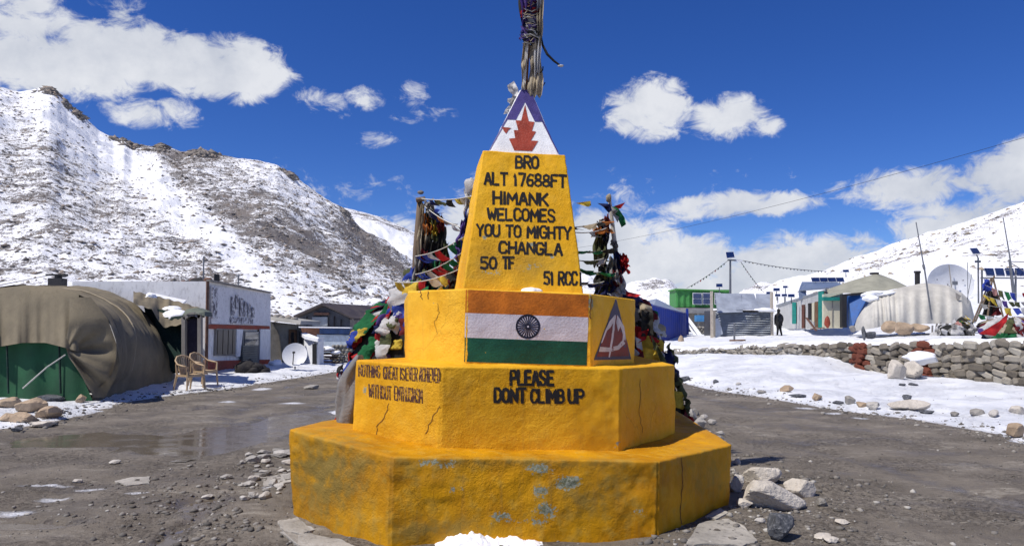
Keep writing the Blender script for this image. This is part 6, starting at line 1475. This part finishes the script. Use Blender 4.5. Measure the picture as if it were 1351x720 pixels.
# ------------------------------------------------------------------ prayer flag heaps behind the monument
def heap(name, label, base, top_z, rx, ry, n, cols, seed, size=(.22, .42), lean=(0, 0), group=None):
    """mound of cloth: dark core and many creased flags lying on one another"""
    t = thing(name, label, 'flag heap', base, 0, group); rs_ = random.Random(seed); H = top_z - base.z
    def surf(a, v, off):      # v 0 foot .. 1 top
        k = (1 - v ** 2.2) ** .5 * (1 + .16 * math.sin(3 * a + 5 * v + seed) + .08 * math.sin(7 * a + 11 * v))
        k = max(k, .04)
        return Vector((base.x + lean[0] * v + (rx * k + off) * math.cos(a), base.y + lean[1] * v + (ry * k + off) * math.sin(a), base.z - .05 + H * v + off * .4 * v))
    V = [surf(2 * math.pi * i / 40, min(.995, j / 23), -.05) for i in range(40) for j in range(24)]
    mesh('heap_core', V, grid_faces(40, 24, True), fmat('dark'), t, True)
    for k in range(n):
        a = rs_.uniform(math.pi * .86, math.pi * 2.14); v = rs_.uniform(.03, .97); s = rs_.uniform(*size); w = s * rs_.uniform(.45, 1.1); rot = rs_.uniform(-.7, .7) + (1.2 if rs_.random() < .3 else 0); col = rs_.choice(cols); nn = 15
        f1, f2, ph = rs_.uniform(10, 26), rs_.uniform(6, 16), rs_.uniform(0, 6); V = []; lay = rs_.uniform(.0, .085)
        for i in range(nn):
            for j in range(nn):
                u_ = (i / (nn - 1) - .5) * s; w_ = (j / (nn - 1) - .5) * w
                uu = u_ * math.cos(rot) - w_ * math.sin(rot); vv = u_ * math.sin(rot) + w_ * math.cos(rot)
                e = max(abs(i / (nn - 1) - .5), abs(j / (nn - 1) - .5)) * 2
                off = lay + .022 * (1 - abs(math.sin(u_ * f1 * .8 + w_ * f2 * 1.4 + ph))) + .022 * math.sin(u_ * f1 + w_ * f2 + ph) + .016 * math.sin(w_ * f1 * 1.7 - u_ * 9 + ph) - .035 * e ** 3 + rs_.uniform(-.008, .008)
                V.append(surf(a + uu / max(rx, .25), min(.99, max(.0, v + vv / H)), off))
        mesh('prayer_flag', V, grid_faces(nn, nn), fmat(col), t, True)
    return t, surf
gL = G(505, 560, 0); 
HL, sL_ = heap('flag_heap', 'big heap of red, white and blue prayer flags left behind the monument', Vector((-1.55, 9.2, 0)), 2.02, .68, .6, 165, ['red', 'red', 'red', 'maroon', 'white', 'white', 'grey', 'blue', 'purple', 'navy', 'dark', 'green', 'green', 'yellow', 'pink'], 6, (.16, .36), lean=(.25, 0))
HL2, _ = heap('flag_heap', 'upper knot of green and yellow prayer flags at the foot of the left frame', Vector((-1.02, 9.0, 1.2)), 2.38, .50, .45, 80, ['green', 'green', 'yellow', 'white', 'red', 'purple', 'olive', 'blue', 'dark', 'maroon'], 8, (.14, .28))
HR, sR_ = heap('flag_heap', 'heap of dark, red and yellow prayer flags right behind the monument', Vector((1.62, 9.1, 0)), 2.05, .50, .5, 120, ['dark', 'red', 'blue', 'red', 'white', 'green', 'olive', 'yellow', 'navy', 'grey', 'beige', 'maroon'], 12, (.15, .32), lean=(-.22, 0))
# grey wrapped sack at the far left edge of the heap
V = []; n = 30
for i in range(26):
    for j in range(n):
        a = 2 * math.pi * i / 26; v = j / (n - 1); y_ = 468 + (585 - 468) * v; c_ = P(np.interp(v, [0, .3, .7, 1], [474, 462, 459, 463]), y_, 8.15)
        r_ = np.interp(v, [0, .15, .5, .85, 1], [.03, .10, .12, .14, .11]) * (1 + .18 * math.sin(a * 3 + v * 9) + .1 * math.sin(a * 7 + v * 4))
        V.append((c_.x + r_ * math.cos(a), c_.y + r_ * math.sin(a), max(c_.z, 0)))
tag(mesh('grey_shroud', V, grid_faces(26, n, True), fmat('grey'), None, True), 'dirty grey cloth hanging down beside the left edge of the middle tier', 'cloth')
# ---- frames with flags
DWOOD = paint('old_pole_wood', (.16, .115, .08), .85, .35, 8, .4, 40, .01, .4, stretch=(1, 1, .25))
def drape(parent, top, bot, w0, w1, col, seed, depth=.05, name='prayer_flag', nx=9, ny=16, twist=.4):
    """narrow bunch of cloth hanging from top to bottom with deep vertical folds"""
    rs_ = random.Random(seed); top = Vector(top); bot = Vector(bot); V = []; ph = rs_.uniform(0, 6)
    for i in range(nx):
        for j in range(ny):
            a = i / (nx - 1) - .5; t = j / (ny - 1); w = w0 + (w1 - w0) * t; w *= 1 + .25 * math.sin(t * 9 + ph)
            c_ = top.lerp(bot, t); g = twist * math.sin(t * 4 + ph)
            V.append(c_ + Vector((a * w * math.cos(g), a * w * math.sin(g) + depth * math.sin(a * 14 + t * 3 + ph) + .03 * math.sin(t * 12 + ph), .02 * math.sin(a * 11 + ph) + .06 * a * math.sin(ph * 3))))
    return mesh(name, V, grid_faces(nx, ny), fmat(col), parent, True)
def D(x, y, Y): return P(x, y, Y)
FP = thing('prayer_flag_pole', 'thick leaning wooden pole hung with dark and orange prayer flags left of the tower', 'flag pole', D(548, 420, 8.9))
m = MB(); m.tube([D(546, 420, 8.9), D(549, 330, 8.9), D(554, 262, 8.9)], [.045, .04, .032], 10); m.build('pole', DWOOD, FP, True)
m = MB(); m.tube([D(549, 264, 8.85), D(561, 262, 8.85)], .03, 7); m.build('cross_piece', DWOOD, FP)
lump('pole_top_wrap', D(555, 254, 8.85), (.04, .03, .025), fmat('grey'), FP, 3, 14, 9, .2)
rs = random.Random(31)
for k, (a, b, c_, d_, w0, w1, col) in enumerate(((558, 268, 556, 345, .06, .14, 'beige'), (568, 272, 562, 330, .10, .16, 'dark'), (572, 278, 575, 320, .16, .10, 'olive'), (563, 284, 566, 312, .08, .12, 'orange'), (576, 290, 573, 310, .14, .06, 'yellow'),
        (583, 300, 578, 370, .08, .20, 'dark'), (571, 318, 570, 392, .16, .18, 'dark'), (578, 330, 577, 392, .12, .16, 'green'), (560, 330, 556, 392, .10, .14, 'maroon'), (552, 340, 550, 380, .10, .12, 'grey'), (588, 318, 588, 352, .05, .12, 'olive'), (580, 284, 583, 304, .06, .10, 'maroon'),
        (563, 350, 560, 384, .10, .12, 'navy'), (566, 266, 570, 282, .10, .08, 'grey'), (590, 350, 594, 384, .06, .10, 'yellow'), (584, 345, 586, 374, .08, .10, 'maroon'))):
    drape(FP, D(a, b, 8.85 - .01 * k), D(c_, d_, 8.8 - .01 * k), w0, w1, col, 50 + k)
def flagline(parent, a, b, sag, spec, seed, hgt=.13, tri=False, wind=(.05, 0, 0), wd=.8, gap=0):
    pts = sagline(a, b, sag, 26); m = MB(); m.tube(pts, .006, 4); o = m.build('rope', ROPE, parent); n = len(spec); rs_ = random.Random(seed)
    for k, col in enumerate(spec):
        if col == '-': continue
        t0 = (k + .08) / n; t1 = (k + .08 + wd) / n; f = lambda t: pts[int(t * 26)].lerp(pts[min(26, int(t * 26) + 1)], t * 26 % 1)
        flag(o, f(t0), f(min(t1, .999)), (rs_.uniform(-.05, .05) + wind[0], rs_.uniform(-.07, .07), -hgt * rs_.uniform(.55, 1.1)), col, seed * 31 + k, (wind[0], 0, .03), tri, curl=.035)
    return o
SPL = thing('prayer_flag_strings', 'strings of small prayer flags tied between the left frame and the tower', 'flag string', D(585, 300, 8.4), group=None)
flagline(SPL, D(556, 262, 8.8), D(626, 258, 7.6), .03, ['grey', 'navy', 'olive', '-', 'dark', 'yellow', 'beige', 'yellow'], 1, .13)
flagline(SPL, D(560, 272, 8.8), D(628, 305, 7.6), .05, ['blue', 'navy', 'orange', 'grey', 'white', 'grey', 'maroon', '-'], 2, .13)
flagline(SPL, D(548, 338, 8.7), D(616, 310, 7.6), .04, ['blue', 'blue', 'white', 'red', '-', 'green', 'green', 'yellow'], 3, .15, wind=(.08, 0, 0))
flagline(SPL, D(548, 362, 8.6), D(614, 330, 7.6), .04, ['blue', 'blue', 'white', 'red', 'red', 'green', 'green', 'yellow', 'orange'], 4, .15, wind=(.08, 0, 0))
flagline(SPL, D(520, 372, 8.6), D(612, 352, 7.6), .06, ['yellow', 'yellow', '-', 'red', 'white', 'yellow', 'dark', 'maroon'], 5, .15)
flagline(SPL, D(560, 395, 8.5), D(612, 340, 7.6), .05, ['red', 'red', 'yellow', 'yellow', 'red', 'dark'], 6, .14)
FP2 = thing('prayer_flag_pole', 'pole wrapped in white cloth with a purple scarf close to the left of the tower', 'flag pole', D(622, 400, 7.9))
m = MB(); m.tube([D(616, 395, 7.9), D(621, 250, 7.9)], .03, 8); m.build('pole', DWOOD, FP2)
lump('pole_top_wrap', D(621, 247, 7.85), (.07, .05, .085), fmat('white'), FP2, 8, 18, 12, .28)
for k, (a, b, c_, d_, w0, w1, col) in enumerate(((620, 252, 616, 290, .12, .08, 'white'), (613, 288, 608, 320, .06, .12, 'purple'), (618, 275, 614, 330, .08, .12, 'blue'), (612, 322, 606, 344, .14, .10, 'purple'), (607, 352, 602, 384, .16, .20, 'maroon'), (612, 350, 610, 386, .10, .12, 'beige'), (600, 366, 596, 384, .10, .16, 'dark'))):
    drape(FP2, D(a, b, 7.85 - .01 * k), D(c_, d_, 7.8 - .01 * k), w0, w1, col, 90 + k)
BXW = slabpx if False else None
m = MB(); m.slab([D(578, 354, 8.4), D(604, 354, 8.3), D(606, 376, 8.3), D(580, 378, 8.4)], (0, .12, 0)); tag(m.build('wooden_box', BRW), 'small brown wooden box among the flags left of the tower', 'box')
for k, (a, b, c_, d_, col) in enumerate(((590, 388, 622, 386, 'purple'), (570, 384, 594, 392, 'white'), (540, 388, 566, 378, 'green'), (552, 372, 534, 378, 'yellow'))):
    tag(flag(None, D(a, b, 7.75), D(c_, d_, 7.75), (0, -.1, -.11), col, 300 + k, n=9, curl=.05, name='loose_flag'), ['purple cloth lying on the upper tier beside the tower foot', 'white cloth lying behind the left top edge of the upper tier', 'green flag knotted above the left corner of the upper tier', 'yellow flag above the big left flag heap'][k], 'prayer flag')
# right frame
FP3 = thing('prayer_flag_pole', 'pale pole topped with crossed flags right of the tower', 'flag pole', D(815, 410, 8.7))
m = MB(); m.tube([D(818, 410, 8.7), D(812, 330, 8.7), D(804, 262, 8.7)], [.035, .03, .02], 8); m.build('pole', paint('bleached_pole', (.50, .47, .42), .8, .2, 8), FP3)
lump('pole_top_wrap', D(803, 261, 8.65), (.035, .03, .05), fmat('beige'), FP3, 9, 12, 8, .2)
def wedge(parent, pts, col, seed, Y, label=None):
    """small pointed pennant given by a pixel outline, with curl and thickness of cloth"""
    c_ = [sum(p[0] for p in pts) / len(pts), sum(p[1] for p in pts) / len(pts)]; V = []; Fq = []; k = 5; rs_ = random.Random(seed)
    n = len(pts); ring = []
    for i in range(n):
        a, b = pts[i], pts[(i + 1) % n]
        for q in range(5): ring.append((a[0] + (b[0] - a[0]) * q / 5, a[1] + (b[1] - a[1]) * q / 5))
    V.append(D(*c_, Y)); 
    for j in range(1, k + 1):
        for i, r_ in enumerate(ring): s_ = j / k; x = c_[0] + (r_[0] - c_[0]) * s_; y = c_[1] + (r_[1] - c_[1]) * s_; V.append(D(x, y, Y + .035 * math.sin(x * .35 + seed) + .02 * math.sin(y * .5 + seed)))
    mth = len(ring); Fq += [(0, 1 + i, 1 + (i + 1) % mth) for i in range(mth)]
    for j in range(k - 1): Fq += [(1 + j * mth + i, 1 + (j + 1) * mth + i, 1 + (j + 1) * mth + (i + 1) % mth, 1 + j * mth + (i + 1) % mth) for i in range(mth)]
    return mesh('prayer_flag', V, Fq, fmat(col), parent, True)
wedge(FP3, [(788, 268), (805, 269), (808, 277), (803, 281), (796, 273)], 'navy', 1, 8.6); wedge(FP3, [(810, 272), (825, 267), (819, 275), (812, 276)], 'red', 2, 8.6)
wedge(FP3, [(808, 272), (816, 275), (824, 287), (826, 296), (820, 300), (815, 288), (808, 280)], 'green', 3, 8.58); wedge(FP3, [(806, 272), (818, 280), (815, 294), (809, 284)], 'grey', 4, 8.55)
wedge(FP3, [(759, 268), (779, 265), (780, 271), (776, 273)], 'yellow', 5, 8.5)
for k, (a, b, c_, d_, w0, w1, col) in enumerate(((796, 292, 794, 330, .08, .12, 'dark'), (792, 300, 789, 345, .10, .14, 'olive'), (797, 296, 801, 318, .05, .08, 'navy'), (788, 300, 784, 310, .12, .10, 'orange'), (799, 285, 802, 304, .06, .06, 'maroon'),
        (809, 318, 812, 330, .10, .05, 'grey'), (796, 352, 792, 390, .14, .20, 'dark'), (803, 350, 800, 388, .10, .18, 'olive'), (814, 332, 816, 360, .10, .12, 'navy'), (821, 335, 823, 360, .08, .12, 'red'), (824, 340, 826, 354, .06, .10, 'red'), (812, 356, 812, 385, .12, .14, 'maroon'), (808, 340, 806, 376, .10, .14, 'grey'), (817, 362, 822, 388, .10, .18, 'white'), (800, 370, 797, 396, .16, .22, 'navy'), (812, 380, 818, 400, .16, .26, 'white'), (789, 340, 786, 352, .05, .06, 'dark'))):
    drape(FP3, D(a, b, 8.62 - .008 * k), D(c_, d_, 8.6 - .008 * k), w0, w1, col, 130 + k, .04)
FP4 = thing('prayer_flag_pole', 'short pole wrapped in dark green cloth right of the tower', 'flag pole', D(796, 400, 8.9)); m = MB(); m.tube([D(797, 400, 8.9), D(794, 290, 8.9)], .035, 8); m.build('pole', DWOOD, FP4)
for k, (a, b, c_, d_, w0, w1, col) in enumerate(((794, 290, 795, 325, .10, .12, 'dark'), (795, 322, 797, 352, .12, .08, 'dark'), (797, 350, 797, 385, .12, .14, 'grey'))): drape(FP4, D(a, b, 8.8), D(c_, d_, 8.78), w0, w1, col, 160 + k, .05)
SPR = thing('prayer_flag_strings', 'strings of small prayer flags tied between tower and right frame', 'flag string', D(780, 320, 8.))
flagline(SPR, D(800, 290, 8.6), D(752, 300, 7.6), .02, ['orange', 'dark', 'maroon', 'beige', 'dark'], 11, .05)
flagline(SPR, D(802, 300, 8.6), D(754, 306, 7.6), .03, ['orange', 'orange', 'grey', '-', '-'], 12, .08)
flagline(SPR, D(808, 329, 8.6), D(756, 331, 7.6), .02, ['green', 'dark', 'green', 'grey', 'green'], 13, .04)
flagline(SPR, D(798, 340, 8.6), D(757, 342, 7.6), .03, ['olive', '-', 'white', 'olive', '-'], 14, .06)
flagline(SPR, D(796, 358, 8.6), D(760, 352, 7.6), .03, ['green', 'olive', '-', 'green'], 15, .08)
flagline(SPR, D(800, 370, 8.6), D(760, 372, 7.6), .03, ['-', 'dark', 'navy', 'grey'], 16, .06)
for k, (pts, col) in enumerate((([(822, 388), (845, 392), (850, 400), (838, 404), (820, 398)], 'navy'), ([(842, 398), (860, 404), (862, 418), (846, 416)], 'beige'), ([(826, 384), (846, 389), (840, 392), (826, 390)], 'red'), ([(846, 408), (862, 412), (862, 442), (846, 444)], 'dark'), ([(842, 438), (856, 434), (852, 448), (842, 452)], 'red'), ([(838, 444), (846, 448), (848, 462), (840, 458)], 'white'), ([(858, 440), (876, 470), (884, 486), (868, 482)], 'olive'), ([(848, 458), (866, 462), (872, 478), (850, 474)], 'yellow'))):
    tag(wedge(None, pts, col, 20 + k, 8.35 - .02 * k), ['navy flag draped over the top of the right heap', 'beige cloth at the upper right shoulder of the right heap', 'thin red flag along the top of the right heap', 'black cloth at the right edge of the right heap', 'bright red flag on the flank of the right heap', 'small white flag beside the emblem wall', 'olive cloth trailing at the lower right of the right heap', 'yellow cloth low on the right heap'][k], 'prayer flag').name = 'loose_flag'

# ---- the pole on top of the monument
TP = thing('summit_flag_pole', 'flag wrapped wooden pole rising from the tip of the monument', 'flag pole', D(693, 122, 7.3))
m = MB(); m.bar(D(692.5, 124, 7.28), D(703, -90, 7.28), .055, .05); m.build('pole', paint('reddish_pole_wood', (.24, .105, .055), .8, .3, 8, .4, 40, .01, .3, stretch=(1, 1, .2)), TP)
m = MB(); m.bar(D(690.5, 122, 7.22), D(696, 50, 7.22), .035, .03); m.build('pale_batten', paint('bleached_pole', ()), TP)
for k, (a, b, c_, d_, w0, w1, col, dp) in enumerate(((706, 58, 702, 124, .10, .09, 'beige', .03), (710, 20, 706, 130, .09, .13, 'beige', .03), (692, 58, 690, 118, .05, .04, 'beige', .02), (713, -60, 708, 100, .10, .05, 'white', .03), (713, -60, 712, 60, .08, .05, 'beige', .03), (698, -80, 700, 60, .22, .18, 'dark', .05), (700, -80, 704, 52, .20, .14, 'grey', .05), (694, -60, 695, 30, .14, .12, 'purple', .04))):
    zz = .12 if b < -70 else 0; drape(TP, D(a, b, 7.24 - .006 * k + zz), D(c_, d_, 7.22 - .006 * k + zz), w0, w1, col, 200 + k, dp, 'cloth_strip', 9, 22, .25)
rs = random.Random(77)
for k in range(64):     # cloth wound round and round
    y = rs.uniform(-60, 58); xc = 701 + (0 - y) * .03 + rs.uniform(-2, 2); c0 = D(xc, y, 7.26); a0 = rs.uniform(math.pi * .9, math.pi * 1.5); al = rs.uniform(.8, 2.2); r0 = rs.uniform(.07, .10); hgt = rs.uniform(.025, .075); tl = rs.uniform(-.07, .07); V = []; ph = rs.uniform(0, 6)
    for i in range(10):
        for j in range(5):
            a = a0 + al * i / 9; r_ = r0 * (1 + .14 * math.sin(j * 1.7 + i * .9 + ph)); V.append((c0.x + r_ * math.cos(a), c0.y + r_ * math.sin(a), c0.z + (j / 4 - .5) * hgt + tl * i / 9 + .008 * math.sin(i * 1.3 + ph)))
    col = rs.choice(['purple', 'purple', 'navy', 'dark', 'white', 'grey', 'beige', 'purple', 'purple', 'grey'] if y > 22 or y < 12 else ['maroon', 'red', 'navy', 'dark', 'grey'])
    mesh('cloth_wrap', V, grid_faces(10, 5), fmat(col), TP, True)
for k in range(30):
    y = rs.uniform(-20, 60); x0 = rs.uniform(688, 698); m = MB(); m.tube([D(x0, y, 7.17), D(x0 + rs.uniform(2, 8), y + rs.uniform(-4, 6), 7.15), D(x0 + rs.uniform(8, 18), y + rs.uniform(-6, 8), 7.18)], .0045, 4); m.build('wound_string', fmat(rs.choice(['white', 'grey', 'beige'])), TP)
m = MB(); m.tube([D(713, 44, 7.22), D(716, 60, 7.22), D(722, 72, 7.2), D(731, 81, 7.2), D(738, 86, 7.2)], [.008, .012, .014, .012, .01], 5); m.build('loose_tail', fmat('dark'), TP)
lump('tail_knot', D(739.5, 87, 7.2), (.03, .015, .012), fmat('white'), TP, 4, 10, 6, .3); m = MB(); m.tube([D(713, 96, 7.22), D(716, 93, 7.22), D(716.5, 88, 7.22)], .006, 4); m.tube([D(711, 110, 7.22), D(717, 113, 7.22), D(719, 109, 7.22)], .006, 4); m.build('loose_tail', fmat('dark'), TP)
for k, (pts, col) in enumerate((([(669, 113), (678, 107), (684, 118), (684, 128), (678, 127), (671, 120)], 'white'), ([(670, 130), (680, 129), (682, 136), (674, 138), (669, 134)], 'white'), ([(672, 139), (677, 142), (671, 150), (664, 151), (667, 144)], 'white'), ([(676, 126), (683, 127), (677, 142), (672, 140)], 'grey'))): wedge(TP, pts, col, 60 + k, 7.42)

# ---- flag covered frame at the right edge of the terrace
FRT = thing('flag_tripod', 'dark tripod frame covered with prayer flags at right edge', 'flag frame', D(1310, 425, 30))
for a, b in (((1284, 424), (1308, 366)), ((1287, 424), (1312, 364)), ((1325, 424), (1310, 366)), ((1302, 426), (1309, 368))):
    m = MB(); m.tube([D(*a, 30), D(*b, 30.3)], .035, 6); m.build('pole', DWOOD, FRT)
drape(FRT, D(1308, 384, 30.3), D(1304, 418, 30.2), .3, .8, 'dark', 5, .12); drape(FRT, D(1313, 390, 30.3), D(1316, 416, 30.2), .25, .55, 'maroon', 6, .1); drape(FRT, D(1303, 368, 30), D(1300, 384, 30), .15, .3, 'blue', 7, .1)
for k, (a, b, sp_) in enumerate((((1300, 376), (1380, 380), ['blue', 'pink', 'olive', 'green', 'blue', '-', 'red', 'grey', 'green', 'white']), ((1296, 388), (1380, 392), ['yellow', 'yellow', 'white', 'purple', 'olive', 'olive', 'grey', 'yellow', 'white', 'blue']), ((1292, 400), (1400, 396), ['grey', '-', '-', 'yellow', 'blue', 'white', 'blue', 'maroon', 'yellow', 'green']), ((1290, 414), (1400, 406), ['green', 'white', 'grey', 'blue', 'grey', 'blue', 'yellow', 'blue', 'white', 'maroon']))):
    flagline(FRT, D(*a, 29.6), D(*b, 28.8), .25, sp_, 40 + k, .34, wind=(.05, 0, 0))
_gt = P(1330, 446, 27.0); HP_, _ = heap('flag_heap', 'pile of faded prayer flags above the wall at the right picture edge', Vector((_gt.x + .4, 27.4, P(1330, 446, 27).z)), P(1330, 416, 27).z, 1.15, .7, 80, ['white', 'white', 'grey', 'grey', 'olive', 'beige', 'purple', 'beige', 'maroon', 'dark', 'green'], 33, (.25, .5))
tag(wedge(None, [(1291, 440), (1318, 424), (1331, 412), (1328, 424), (1313, 443)], 'red', 5, 25.9), 'dark red cloth stretched diagonally over the right flag pile', 'cloth').name = 'red_cloth'
for k, (x, y, s1, s2) in enumerate(((1258, 435, .55, .3), (1276, 432, .5, .4), (1287, 424, .3, .3))):
    _b = P(x, 441, 27.6); heap('flag_heap', ['low white and grey flag bundle right of the sticks', 'white flag bundle with yellow scraps left of the red cloth', 'small green and yellow flag knot at the tripod foot'][k], Vector((_b.x, 27.8 + k * .3, _b.z)), P(x, y - 6, 27.6).z + .1, s1, s2, 16, [['white', 'white', 'grey'], ['white', 'white', 'yellow', 'pink', 'grey'], ['green', 'yellow', 'white', 'olive']][k], 50 + k, (.2, .4))
